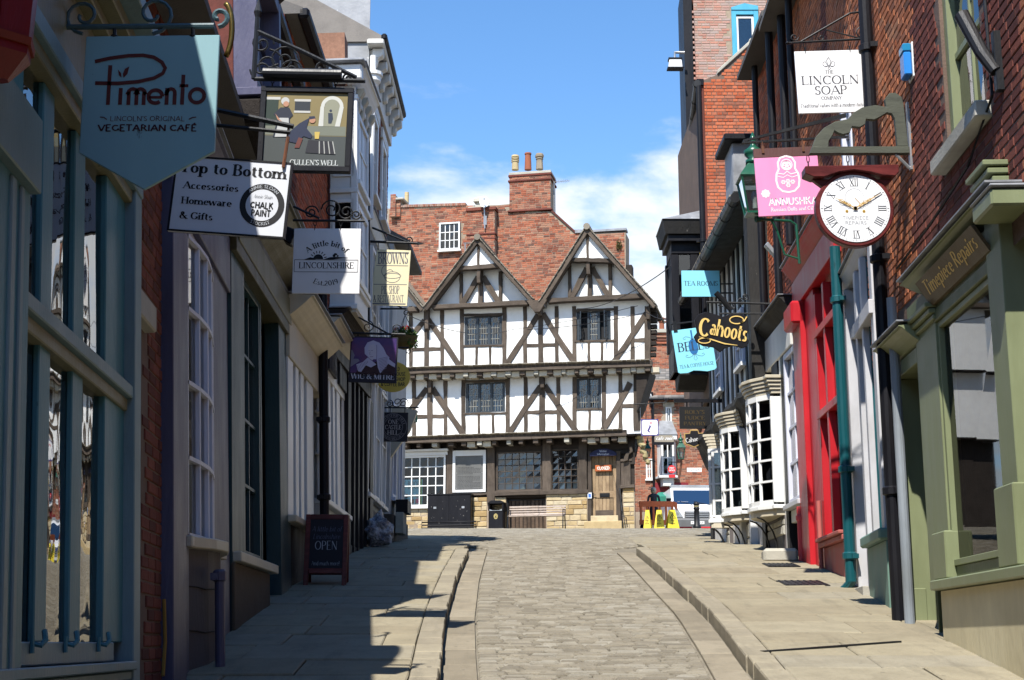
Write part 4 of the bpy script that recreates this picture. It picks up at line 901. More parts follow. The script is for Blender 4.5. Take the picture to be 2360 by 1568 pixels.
g=MB();g.prism([(-w*.8,h*.7),(-w*.4,h*.655),(w*.4,h*.655),(w*.8,h*.7),(w*.8,h*.64),(-w*.8,h*.64)],-.02,.015);g.build('chute_lip',m_metal,t)
g=MB();g.flatdisc(0,h*.45,.075,.004,20,.095);e=g.build('emblem',col((.45,.36,.14)),t);g=MB();g.ring(0,h*.45,.06,.066,.006,20);g.poly(rectpts(-.025,.0,h*.45-.05,h*.45+.02),.006);g.poly(rectpts(.008,.025,h*.45-.05,h*.45+.05),.006);g.build('figure_mark',col(BLACK),e)
p,q=hp(1173,1219,.9),hp(1303,1172,.9);Q=H0 .moved((p[0]+q[0])/2,.9,p[1]-.03);t=thing('park_bench','slatted wooden bench with black iron ends in front of the cellar doors','bench',Q);w,h=(q[0]-p[0])/2,q[1]-p[1]+.03
for sx in(-1,1):
 g=MB();x=sx*(w-.03);g.tube([(x,-.12,h),(x,-.05,.44),(x,.3,.42),(x,.36,0)],.022,6);g.tube([(x,-.05,.44),(x,-.14,0)],.022,6);g.tube([(x,-.08,.66),(x,.3,.64),(x,.32,.44)],.018,6);g.lathe([(.02,0),(.035,.03),(.02,.07)],x,-.12,h-.02,8);g.build('leg',m_iron,t)
for i in range(4):g=MB();g.box(-w,w,-.015,.015,-.026,.026);o=g.build('slat',m_bench,t,bev=.006);z=.52+i*.085;o.location=(0,.075+i*.012,z)
for i in range(3):g=MB();g.box(-w,w,-.05,.05,-.014,.014);o=g.build('slat',m_bench,t,bev=.006);o.location=(0,-.02-i*.115,.435)
p,q=hp(1437,1216,.7),hp(1428,1125,.25);Q=H0 .moved(p[0],.7,p[1]);t=thing('handrail','black iron handrail beside the plank door step','handrail',Q);h=q[1]-p[1];d=q[0]-p[0]
g=MB();g.tube([(d,-.45,h),(-.05,0,.55),(-.02,0,0)],.02,6);g.tube([(-.05,0,.4),(.1,.05,.33),(.14,.05,0)],.016,6);g.build('rail',m_iron,t)
Q=on_house(1390,1051,.2);t=thing('visitor_information_sign','dark blue arched visitor information sign over the plank door','sign',Q)
g=MB();w,h=.47,.25;g.prism([(-w,0),(w,0),(w,.09),(.3,.19),(.14,h),(-.14,h),(-.3,.19),(-w,.09)],-.03,0);g.build('board',col((.012,.014,.05)),t,bev=.004)
g=MB();text(g,'Visitor',0,.13,.075,.004,None,'sans',.9);g.build('lettering',col((.6,.62,.68)),t);g=MB();text(g,'Information',0,.03,.07,.004,None,'sans',.9);g.build('lettering',col((.6,.62,.68)),t)
Q=on_house(1391,1087,-.05);t=thing('closed_sign','small orange wooden closed sign hanging on the plank door','sign',Q)
g=MB();g.box(-.29,.29,0,.05,0,.22);g.build('board',paint('orange_sign_board',(.4,.1,.025),.5),t,bev=.01);g=MB();text(g,'CLOSED',0,.06,.105,.054,.44,'sans',1.5);g.build('lettering',col((.78,.76,.7)),t)
Q=on_house(1359,1149,.12);t=thing('wheelchair_sign','tiny blue and white access sticker on the door post','sign',Q);g=MB();g.box(-.07,.07,-.01,.004,0,.2);g.build('plate',col((.7,.74,.8)),t);g=MB();g.poly(rectpts(-.045,.045,.03,.16),.006);g.build('pictogram',col((.05,.15,.45)),t)
Q=H0 .moved(*(lambda v:(v[0],NB+.38,v[1]))(hp(1118,528,NB+.38)));t=thing('satellite_dish','pale satellite dish on a pole fixed to the small brick stack','satellite dish',Q)
h=H0 .Z(1116,478,NB+.4)-H0 .Z(1116,528,NB+.4);g=MB();g.tube([(0,.05,0),(-.02,.05,h)],.028);g.box(-.05,.06,-.03,.04,.15,.5);g.build('pole',m_metal,t)
g=MB();pts=[]
for i in range(6):pts.append((.21*i/5+.001,.05*(i/5)**2))
g.lathe(pts,0,0,0,24);o=g.build('dish',m_white,t,smooth=False);o.rotation_euler=(R(72),0,R(18));o.location=(-.02,-.1,h+.16);o.scale=(.85,1.2,.85)
g=MB();g.tube([(-.02,.1,h),(.03,.35,h+.12),(.04,.36,h+.2)],.012);g.box(.01,.07,.33,.39,h+.18,h+.25);g.build('receiver_arm',m_metal,t)
def aerial(px,py0,py1,n,label,el,L,yaw):
 p=hp(px,py0,n);q=hp(px,py1,n);Q=H0 .moved(p[0],n,p[1]);t=thing('tv_aerial',label,'aerial',Q);h=q[1]-p[1]
 g=MB();g.tube([(0,0,0),(0,0,h)],.022,6);g.build('mast',m_metal,t)
 g=MB();d=(math.cos(yaw),math.sin(yaw));g.tube([(-d[0]*.1,-d[1]*.1,h),(d[0]*L,d[1]*L,h)],.012,5)
 for i in range(el):x=L*i/el;g.tube([(d[0]*x+d[1]*.17,d[1]*x-d[0]*.17,h),(d[0]*x-d[1]*.17,d[1]*x+d[0]*.17,h)],.006,4)
 g.build('boom',m_metal,t);return t
aerial(1277,505,420,NB-.3,'tall thin television aerial right of the three pot chimney',9,.62,.1)
t=aerial(1072,592,560,NB+.5,'spiky television aerial in front of the white attic window',14,.55,-1.0)
g=MB()
for i in range(7):g.tube([(-.05-i*.02,.1,-.25+i*.09),(.12,-.05,-.2+i*.09)],.006,4)
g.build('reflector',m_metal,t)
m_leaf=None
def leafmat(name,c1,c2,c3):
 t=NT(name);c=t.ramp(t.rand(),[(0,c1),(.5,c2),(1,c3)]);b=t.bsdf(c,.55,0,None,.3);b.inputs['Subsurface Weight'].default_value=0
 tr=t.N('ShaderNodeBsdfTranslucent');t.L(c,tr.inputs[0]);mx=t.N('ShaderNodeMixShader');mx.inputs[0].default_value=.3;t.L(b.outputs[0],mx.inputs[1]);t.L(tr.outputs[0],mx.inputs[2]);t.L(mx.outputs[0],t.out.inputs[0]);return t.m
m_leaf=leafmat('green_leaf',(.03,.07,.015),(.06,.13,.025),(.11,.2,.04));m_weed=leafmat('dry_weed',(.06,.07,.02),(.1,.1,.03),(.16,.13,.05))
def leaves(mb,c,r,n,sz):
 for _ in range(n):
  while True:
   v=Vector([random.uniform(-1,1)for _ in range(3)])
   if v.length<1:break
  p=Vector(c)+Vector((v.x*r[0],v.y*r[1],v.z*r[2]));a=Vector([random.gauss(0,1)for _ in range(3)]).normalized();b=a.cross(Vector([random.gauss(0,1)for _ in range(3)])).normalized();s_=sz*random.uniform(.6,1.3)
  mb.add([tuple(p+a*s_),tuple(p+b*s_*.5),tuple(p-a*s_),tuple(p-b*s_*.5)],[(0,1,2,3)])
p=hp(1427,572,NB);t=thing('wall_weed','weed growing out of the brick wall near its right edge','plant',H0 .moved(p[0],NB,p[1]))
g=MB();leaves(g,(0,.06,.1),(.11,.07,.22),160,.035);g.build('foliage',m_weed,t,fix=False)
def cable(pts,label,r=.008,sag=.3):
 P=[Vector(v)for v in pts];g=MB();q=[]
 for a,b in zip(P,P[1:]):
  for i in range(13):f=i/12;v=a.lerp(b,f);v.z-=sag*4*f*(1-f)*(b-a).length/12;q.append((v.x,-v.y,v.z))
 g.tube(q,r,5);o=g.build('overhead_cable',m_black,None);o['label']=label;o['category']='cable';o['group']='cables strung across the street';return o
cable([at(1215,760,47),at(1490,720,46),at(1640,670,30)],'thin black cable strung from the timber house to the blue tea rooms sign side',.012)
cable([at(925,720,30),at(1180,760,47.5),at(1470,705,47.3)],'thin cable sagging across the upper windows of the timber house',.010,.2)
cable([at(1330,712,48),at(1545,615,29)],'thin cable rising right from the right gable to the black oriel',.012,.15)
# ---- tourist information sign and the bits on the right corner
Q=facing(1498,1004.5,47.5,-4);t=thing('information_sign','white hanging information sign with violet border and italic letter i at the house corner','sign',Q)
q0,q1=Q.P(1478.5,1004.5),Q.P(1518,966);w,h=(q1[0]-q0[0])/2,q1[1]-q0[1]
g=MB();g.box(-w,w,-.03,.0,0,h);g.build('board',col((.07,.06,.22)),t);g=MB();g.poly([(x*(w-.03),.03+z*(h-.06))for x,z in((-.85,0),(.85,0),(1,.08),(1,.92),(.85,1),(-.85,1),(-1,.92),(-1,.08))],.002);g.build('face',col(WHITE),t)
g=MB();g.line([(-.02,h*.62),(.02,h*.6),(-.06,h*.28),(-.02,h*.22),(.02,h*.25)],[.03,.06,.06,.05,.02],.004);g.build('lettering',col((.07,.05,.2)),t)
g=MB()
for k in range(4):a=k*math.pi/4;g.line([(.04-.05*math.cos(a),h*.77-.05*math.sin(a)),(.04+.05*math.cos(a),h*.77+.05*math.sin(a))],.012,.004)
g.build('star',col((.6,.1,.15)),t)
g=MB();z=Q.Z(1450,929);xl=Q.S(1462,929);xr=Q.S(1535,925);g.tube([(xl,-.3,z),(xr,.02,z)],.02,6);g.tube([(-.12,0,z),(-.12,0,h)],.015,6);g.tube([(w-.15,0,z),(w-.15,0,h)],.02,6)
for d in(-.09,0,.09):g.tube([(xr,.02,z),(xr+d,.02,z+.16)],.012,5)
g.build('bracket',m_iron,t)
# ---- brick building beyond, with bay window
Q=Pl((at(1495,1217,64).x,64,G(64)-.3),(1,.0));t=thing('brick_shop_building','red brick building with tiled roof, bay window and tall chimney far up the street','building',Q);far=t
x0,x1=Q.S(1448,1100),Q.S(1668,1100);ze=Q.Z(1560,905)
wr=[Q.S(1534,950),Q.S(1548,950),Q.Z(1540,977),Q.Z(1540,938)]
g=MB();holes(g,x0,x1,0,ze+.6,0,[wr],.1);g.build('wall',m_mortar,t)
g=MB();g.box(x0,x1,-6,-.35,0,ze);g.box(x1-.05,x1-.02,-6,-.02,0,ze);g.build('wall',m_dark2,t)
bricks(t,Q,x0,x1,Q.Z(1500,1180),ze+.55,0,m_brick,.225,.075,.012,lambda a,z:not(wr[0]<a<wr[1]and wr[2]<z<wr[3]),150,ragged=.5)
window(t,*wr,.02,m_white,2,1,.07,.04,.1,m_glass,.05,m_white,.2);g=MB();g.box(wr[0]-.12,wr[1]+.12,0,.04,wr[3],wr[3]+.2);g.build('lintel',m_pale,t)
B=Q.moved(0,-3.5,0);a0,a1=Q.S(1478,850,-3.5),Q.S(1562,850,-3.5);zt,zl=Q.Z(1530,765,-3.5),Q.Z(1530,930,-3.5)
g=MB();g.box(a0,a1,-4.5,-3.5,zl,Q.Z(1530,800,-3.5));c0,c1=Q.S(1505,780,-3.5),Q.S(1560,780,-3.5);g.box(c0,c1,-4.4,-3.5,Q.Z(1530,800,-3.5),zt);ch=g.build('chimney',m_mortar,t)
bricks(ch,Q,a0,a1,zl,Q.Z(1530,800,-3.5),-3.5,m_brick,.225,.075,.012,None,120);bricks(ch,Q,c0,c1,Q.Z(1530,800,-3.5),zt,-3.5,m_brick,.225,.075,.012,None,60)
for k in range(4):g=MB();e=.05+.03*(k%2);z=zt-.12-k*.16;g.box(c0-e,c1+e,-4.45,-3.5+e,z,z+.07);g.build('band',m_brick,ch)
g=MB();g.box(c0-.12,c1+.12,-4.5,-3.38,zt-.05,zt+.12);g.build('band',m_pale,ch)
for px in(1525.5,1541):
 a=Q.S(px,750,-3.8);g=MB();r=.13;g.lathe([(.17,0),(.15,.08),(r,.1),(r*.9,.42),(.16,.46),(.16,.52),(.1,.52),(.1,.58),(.17,.6),(.17,.66),(.1,.7)],a,-3.9,zt+.1,14);g.build('chimney_pot',m_potred,ch)
ev=[Q.S(1499,917,.3),Q.S(1600,884,.3)];
e0=(Q.S(1500,918,.3),.3,Q.Z(1500,918,.3));e1=(Q.S(1640,880,.3),.3,Q.Z(1500,916,.3));r1=(Q.S(1640,850,-3.4),-3.4,Q.Z(1560,852,-3.4));r0=(Q.S(1558,853,-3.4),-3.4,Q.Z(1560,852,-3.4));r0=(e0[0]+.15,-3.4,r1[2]);r0=(Q.S(1506,900,-3.4),-3.4,r1[2])
g=MB();g.add([e0,e1,r1,r0,(e0[0],.3,e0[2]-.1),(e1[0],.3,e1[2]-.1),(r1[0],-3.4,r1[2]-.1),(r0[0],-3.4,r0[2]-.1)],[(0,1,2,3),(7,6,5,4),(0,4,5,1),(1,5,6,2),(2,6,7,3),(3,7,4,0)]);roof=g.build('roof',m_slate,t)
for i in range(11):
 f0=i/11;f1=(i+1.15)/11
 for j in range(9):
  u0,u1=j/9,(j+.97)/9
  def rp(f,u,up):a=Vector(e0).lerp(Vector(r0),f);b=Vector(e1).lerp(Vector(r1),f);v=a.lerp(b,u);return(v.x,v.y,v.z+up)
  g=MB();h=.045;g.add([rp(f0,u0,.01+h),rp(f0,u1,.01+h),rp(f1,u1,.015),rp(f1,u0,.015),rp(f0,u0,0),rp(f0,u1,0)],[(0,1,2,3),(4,5,1,0)]);g.build('roof_tile',m_slate,roof)
g=MB();v=Vector(e0),Vector(r0);g.tube([tuple(v[0]+Vector((-.05,0,.06))),tuple(v[1]+Vector((-.05,0,.06)))],.09,6);g.build('verge',m_white,roof)
g=MB();g.tube([(e0[0]-.1,.36,e0[2]-.06),(e1[0],.36,e1[2]-.06)],.06,6);g.build('gutter',m_black,t)
b0,b1=Q.S(1517,1060,.5),Q.S(1561,1060,.5);zb,zt_,zr=Q.Z(1540,1097,.5),Q.Z(1540,1003,.5),Q.Z(1540,980,.3)
plan=[(b0,0),(b0+.12,.55),(b1-.12,.55),(b1,0)]
g=MB();g.add([(a,n,zt_)for a,n in[(b0-.12,0),(b0-.02,.7),(b1+.02,.7),(b1+.12,0)]]+[(b0+.15,0,zr+.25),(b1-.15,0,zr+.25)],[(0,1,2,3),(0,4,1),(1,4,5,2),(2,5,3),(0,3,5,4)]);bay=g.build('bay_roof',m_lead,t)
g=MB();g.prism_z([(b0-.1,0),(b0+.02,.66),(b1-.02,.66),(b1+.1,0)],zt_-.22,zt_);g.prism_z([(b0-.1,0),(b0+.02,.66),(b1-.02,.66),(b1+.1,0)],zb-.1,zb);g.prism_z([(b0+.1,0),(b0+.2,.5),(b1-.2,.5),(b1-.1,0)],zb-.45,zb-.1);g.build('bay_moulding',m_white,t,bev=.01)
w1=window(t,b0+.14,b1-.14,zb,zt_-.22,.56,m_white,2,2,.09,.05,.08,m_glass,0,None,.3)
g=MB();g.add([(b0,0,zb),(b0+.12,.54,zb),(b0+.12,.54,zt_-.22),(b0,0,zt_-.22),(b1,0,zb),(b1-.12,.54,zb),(b1-.12,.54,zt_-.22),(b1,0,zt_-.22)],[(0,1,2,3),(4,5,6,7)]);g.build('bay_side',m_white,t)
w2=[Q.S(1488,1050),Q.S(1503,1050),Q.Z(1490,1105),Q.Z(1490,1058)];window(t,*w2,.04,m_white,2,2,.07,.04,.06,m_glass,.05,m_white,0)
g=MB();q=Q.S(1540,1130);g.box(q-.6,q+.9,.0,.1,Q.Z(1540,1160),Q.Z(1540,1113));g.build('shop_fascia',col((.2,.02,.025)),t)
g=MB();a=Q.S(1504,1000);g.tube([(a,.1,0),(a,.1,ze)],.055,8);g.build('downpipe',m_black,t)
S_=facing(1531,1019,62.6);s0,s1=S_.P(1509,1019),S_.P(1552,1003.6);t=thing('cafe_sign','taupe awning sign lettered cafe zoot below the lead bay roof','sign',S_);w,h=(s1[0]-s0[0])/2,s1[1]
g=MB();g.prism([(-w,0),(w,0),(w,h*.75),(w*.85,h),(-w*.9,h),(-w,h*.8)],-.3,0);g.build('awning',col((.3,.26,.2)),t);g=MB();text(g,'cafe zoot',0,h*.3,h*.55,.004,w*1.75,'plain',1.4,.25);g.build('lettering',col(WHITE),t)
g=MB();g.box(-w-.1,w,-.1,.05,-.12,-.01);g.build('bar',m_black,t)
S_=facing(1548.7,1091,63);t=thing('post_office_sign','round red post office sign hanging below the bay window','sign',S_);r=9.3*63/FPX
g=MB();g.disc(0,r,r,-.04,0,28);g.build('disc',col((.62,.03,.035)),t);g=MB();text(g,'POST',0,r*1.08,r*.42,.004,None,'sans',1.4);text(g,'OFFICE',0,r*.52,r*.38,.004,None,'sans',1.4);g.build('lettering',col(WHITE),t)
g=MB();g.box(-r*.8,r*.8,-.04,0,-.12-r*.4,-.06);g.build('plate',col((.62,.03,.035)),t);g=MB();g.tube([(-r,-.02,r*2+.14),(r*1.6,-.02,r*2+.14)],.02,5);g.tube([(0,-.02,r*2),(0,-.02,r*2+.14)],.015,5);g.build('bracket',m_iron,t)
S_=facing(1600,1088,62);s0,s1=S_.P(1583.5,1088),S_.P(1616.7,1078.7);t=thing('street_name_sign','white street name plate lettered Eastgate on the brick wall above the van','sign',S_)
g=MB();g.box(s0[0],s1[0],-.03,0,0,s1[1]);g.build('plate',col(WHITE),t);g=MB();text(g,'EASTGATE',0,.035,s1[1]*.5,.003,s1[0]*1.5,'serif',1.1);g.build('lettering',col(BLACK),t)
def lantern(t,s,m,gl):
 g=MB();g.lathe([(.02,0),(.13,.0),(.13,.03),(.2,.36),(.2,.39)],0,0,0,4,1,R(45));
 f=MB()
 for k in range(4):
  a=R(45+90*k);c0=(.155*math.cos(a),.155*math.sin(a),0);c1=(.255*math.cos(a),.255*math.sin(a),.48);f.tube([c0,c1],.014,5)
 f.lathe([(.17,-.03),(.17,0)],0,0,0,4,1,R(45));f.lathe([(.27,.48),(.29,.5),(.27,.53)],0,0,0,4,1,R(45));f.build('frame',m,t)
 f=MB();f.lathe([(.27,.53),(.13,.7),(.1,.72)],0,0,0,4,1,R(45));f.build('hood',m,t)
 f=MB();f.lathe([(.1,.72),(.1,.78),(.06,.8),(.11,.86),(.12,.92),(.05,.98),(.03,1.02),(.045,1.08),(.01,1.2)],0,0,0,16);f.build('finial',m,t,smooth=True)
 for k in range(4):
  f=MB();a,b=R(45+90*k),R(135+90*k);f.add([(.15*math.cos(a),.15*math.sin(a),0),(.15*math.cos(b),.15*math.sin(b),0),(.25*math.cos(b),.25*math.sin(b),.48),(.25*math.cos(a),.25*math.sin(a),.48)],[(0,1,2,3)]);f.build('pane',gl,t)
 f=MB();f.lathe([(.01,.0),(.03,.02),(.03,.1),(.05,.2),(.03,.27)],0,0,.05,10);f.build('bulb',col((.5,.5,.45)),t)
m_green=paint('dark_green_gloss',(.012,.085,.05),.3,.2,grime=.2,bump=.05)
S_=facing(1570,1057,60.5);t=thing('wall_lantern','small green lantern on a rusty bracket above the white van','lantern',S_);lantern(t,1,m_green,m_glass);t.scale=(.92,)*3
g=MB();g.tube([(0,0,-.02),(.02,-.1,-.2),(-.1,-.2,-.9)],.05,6);g.tube([(.05,0,-.05),(.35,-.1,-.08)],.02,5);g.build('bracket',m_rust,t)
# ---- van
S_=facing(1607,1217,57.2,1.5);S_.O.z=G(57);S_.M.translation=S_.O
t=thing('van','white van with grey bumper parked facing down the street behind the bollard','van',S_)
W2=.97;m_vanw=paint('white_van_paint',(.76,.77,.78),.25,.04,grime=.08,bump=.02);m_plast=paint('grey_bumper_plastic',(.13,.135,.14),.6,.1)
prof=[(-.02,.55),(.02,.95),(-.12,1.18),(-.45,1.3),(-1.05,2.02),(-1.25,2.1),(-4.9,2.14),(-4.95,.4),(-.3,.4)]
vs=[];fs=[]
for e,sc in((-1,1),(1,1)):
 for n,z in prof:vs.append((e*(W2-max(0,z-1.2)*.11),n,z))
k=len(prof);fs=[tuple(range(k)),tuple(range(2*k-1,k-1,-1))]+[(i,(i+1)%k,(i+1)%k+k,i+k)for i in range(k)]
g=MB();g.add(vs,fs);g.build('body',m_vanw,t,bev=.03)
g=MB();g.prism_s([(.1,.32),(.12,.7),(.03,.76),(-.3,.76),(-.3,.3)],-W2-.01,W2+.01);g.build('bumper',m_plast,t,bev=.03)
g=MB();g.prism_s([(.035,.78),(.045,1.0),(0,1.03),(-.05,.78)],-.5,.5);gr=g.build('grille',m_plast,t)
for z in(.80,.87,.94):g=MB();g.box(-.46,.46,.03,.06,z,z+.03);g.build('slat',m_metal,gr)
g=MB();g.disc(0,.93,.09,.06,.07,20,.05);g.build('badge',col((.02,.05,.25)),gr)
for sx in(-1,1):
 g=MB();g.prism([(sx*.56,.78),(sx*.93,.8),(sx*.93,1.12),(sx*.78,1.16)],-.2,.035);h_=g.build('headlight',paint('clear_lamp_lens',(.5,.52,.55),.08,.2,metal=.6),t,bev=.01)
 g=MB();g.disc(sx*.8,.92,.06,.03,.045,14);g.build('reflector',m_metal,h_)
 g=MB();g.box(sx*(W2+.05)-.1,sx*(W2+.05)+.1,-.75,-.68,1.3,1.62);g.tube([(sx*W2,-.7,1.35),(sx*(W2+.08),-.7,1.35)],.03);g.build('mirror',m_black,t,bev=.02)
 g=MB();
 pts=[(.33*math.cos(a*.2618),.33*math.sin(a*.2618))for a in range(24)]
 g.add([(sx*W2-.1,n-.85,z+.33)for n,z in pts]+[(sx*W2+.1,n-.85,z+.33)for n,z in pts],[tuple(range(24)),tuple(range(47,23,-1))]+[(i,(i+1)%24,(i+1)%24+24,i+24)for i in range(24)]);o=g.build('wheel',m_black,t);o.location=(-sx*.12,0,0)
g=MB();d=Vector((-.6,.72)).normalized();q=[]
for(n,z,wx_)in((-.5,1.335,.86),(-1.02,1.965,.8)):q+=[(-wx_,n+.012,z+.012),(wx_,n+.012,z+.012)]
g.add([q[0],q[1],q[3],q[2]],[(0,1,2,3)]);ws=g.build('windscreen',m_glassdark if 'm_glassdark' in globals()else m_glassblue,t)
g=MB();g.add([(a,n-.006,z-.006)for a,n,z in(q[0],q[1],q[3],q[2])],[(0,1,2,3)]);g.build('cab_interior',col((.008,.012,.016)),t)
g=MB();g.box(-.68,-.25,-.6,-.585,1.42,1.47);g.build('paper',col(WHITE),ws)
g=MB();g.tube([(-.1,-.47,1.33),(-.7,-.62,1.5)],.012,5);g.tube([(.6,-.47,1.33),(-.02,-.58,1.47)],.012,5);g.build('wiper',m_black,t)
g=MB();g.box(-.85,.85,-1.6,-1.3,2.12,2.22);g.build('roof_rack',m_metal,t,bev=.02)
g=MB();g.box(-.27,.27,.12,.135,.5,.62);pl_=g.build('number_plate',col(WHITE),t);g=MB();text(g,'Y',-.21,.525,.075,.138,None,'sans',1.0);text(g,'2 XUC',.1,.525,.075,.138,.3,'sans',1.0);g.build('lettering',col(BLACK),pl_)
S_=facing(1606.5,1216,52);S_.O.z=G(52);S_.M.translation=S_.O;t=thing('bollard','black cast iron bollard standing in front of the white van','bollard',S_)
g=MB();g.lathe([(.15,0),(.15,.12),(.11,.16),(.1,.5),(.095,.72),(.12,.75),(.12,.78),(.09,.8),(.09,.88),(.12,.9),(.11,.95),(.05,1.0),(.02,1.02)],0,0,0,18);g.build('post',m_iron,t,smooth=True)
g=MB();g.lathe([(.102,.0),(.102,.035)],0,0,.82,18);g.build('band',col((.35,.3,.15)),t)
S_=facing(1514,1213,51.2,3);S_.O.z=G(51.5);S_.M.translation=S_.O;t=thing('barrier','orange plastic chapter eight barrier behind the yellow warning boards','barrier',S_);m_or=paint('orange_plastic',(.85,.19,.06),.5,.1,grime=.15)
w=40*51.5/FPX;H_=.97
g=MB();g.box(-w,w,-.03,.03,H_-.2,H_);g.prism([(w,H_-.2),(w+.12,H_-.35),(w+.12,H_-.05),(w,H_)],-.03,.03);g.build('top_board',m_or,t,bev=.01)
g=MB();g.box(-w,w,-.03,.03,.12,.3);g.build('bottom_board',m_or,t,bev=.01)
for i in range(6):x=-w+.06+(2*w-.12)*i/5;g=MB();g.box(x-.04,x+.04,-.025,.025,.3,H_-.2);g.build('upright',m_or,t,bev=.008)
for sx in(-1,1):g=MB();g.box(sx*w*.8-.06,sx*w*.8+.06,-.3,.3,0,.12);g.build('foot',m_black,t)
m_yel=paint('yellow_plastic',(.72,.55,.03),.45,.06,grime=.1);m_yeld=paint('dull_yellow_plastic',(.5,.42,.05),.5,.1,grime=.15)
for px,w0,Y,yw,lb in((1493,17,49.7,-14,'leftmost yellow folding warning board, in the shade of the house'),(1520,24,49.6,-8,'middle yellow folding warning board in front of the orange barrier'),(1549.5,28,49.5,10,'right and brightest yellow folding warning board beside the van')):
 S_=facing(px,1217,Y,yw);S_.O.z=G(Y)-.02;S_.M.translation=S_.O;t=thing('warning_board',lb,'warning sign',S_,'yellow folding warning boards');w=w0*Y/FPX/2;h=31*Y/FPX+.15
 for sd,n0,n1 in((0,.16,.03),(1,-.16,-.03)):
  g=MB();g.add([(-w,n0,0),(w,n0,0),(w*.5,n1,h),(-w*.5,n1,h),(-w,n0-.02,0),(w,n0-.02,0),(w*.5,n1-.02,h),(-w*.5,n1-.02,h)],[(0,1,2,3),(7,6,5,4),(0,4,5,1),(1,5,6,2),(2,6,7,3),(3,7,4,0)]);pn=g.build('panel',m_yel,t)
  if not sd:
   def fp(a,z):f=z/h;return(a,n0+(n1-n0)*f+.004,z)
   g=MB();c=h*.55;r=w*.55
   T3=[(-r,c),(r,c),(0,c+r*1.6)]
   for i in range(3):
    a,b=T3[i],T3[(i+1)%3];m_=(0,c+r*.55);k=.72;a2=(m_[0]+(a[0]-m_[0])*k,m_[1]+(a[1]-m_[1])*k);b2=(m_[0]+(b[0]-m_[0])*k,m_[1]+(b[1]-m_[1])*k)
    g.add([fp(*a),fp(*b),fp(*b2),fp(*a2)],[(0,1,2,3)])
   g.add([fp(-.012,c+r*.3),fp(.012,c+r*.3),fp(.012,c+r*.9),fp(-.012,c+r*.9)],[(0,1,2,3)])
   for k,(tx,l)in enumerate((('Men',.14),('at',.07),('work',.16))):
    q=MB();text(q,tx,0,h*(.42-.1*k),.055,0,l,'sans',1.2)
    g.add([fp(v[0],v[2])for v in q.v],q.f)
   g.build('warning_print',col(BLACK),pn)
 g=MB();g.box(-w*.5,w*.5,-.03,.03,h-.03,h+.02);g.build('hinge',m_yel,t)
S_=facing(1530,1160,60,0);t=thing('market_awning','green canvas stall canopy left of the white van','awning',S_);m_can=paint('green_canvas',(.02,.2,.14),.8,.15)
x0,x1=S_.S(1506,1140),S_.S(1560,1140);zt_,zm,zb=S_.Z(1540,1128),S_.Z(1510,1146),S_.Z(1530,1157)
g=MB();g.add([(x0,.3,zm),(x1,.3,zm),(x1,-1.2,zt_),(x0+.35,-1.2,zt_),(x0,.3,zb),(x1,.3,zb),(x0+.1,-1.5,zm)],[(0,1,2,3),(0,4,5,1),(0,3,6)]);g.build('canvas',m_can,t)
for x in(x0+.05,x1-.05):g=MB();g.tube([(x,.25,zm),(x,.25,-1.2)],.025,6);g.build('pole',m_metal,t)
for px,lb in((1577,'red plastic crate on the ground left of the bollard'),(1626,'red plastic crate on the ground right of the bollard')):
 S_=facing(px,1217,55);S_.O.z=G(55);S_.M.translation=S_.O;t=thing('red_crate',lb,'crate',S_);g=MB();g.box(-.26,.26,-.2,.2,0,.04);g.box(-.26,.26,.17,.2,.04,.24);g.box(-.26,.26,-.2,-.17,.04,.24);g.box(-.26,-.23,-.17,.17,.04,.24);g.box(.23,.26,-.17,.17,.04,.24);g.build('tub',col((.6,.02,.03)),t,bev=.01)
 g=MB();g.box(-.28,.28,.2,.225,.2,.25);g.build('rim',col((.6,.02,.03)),t)
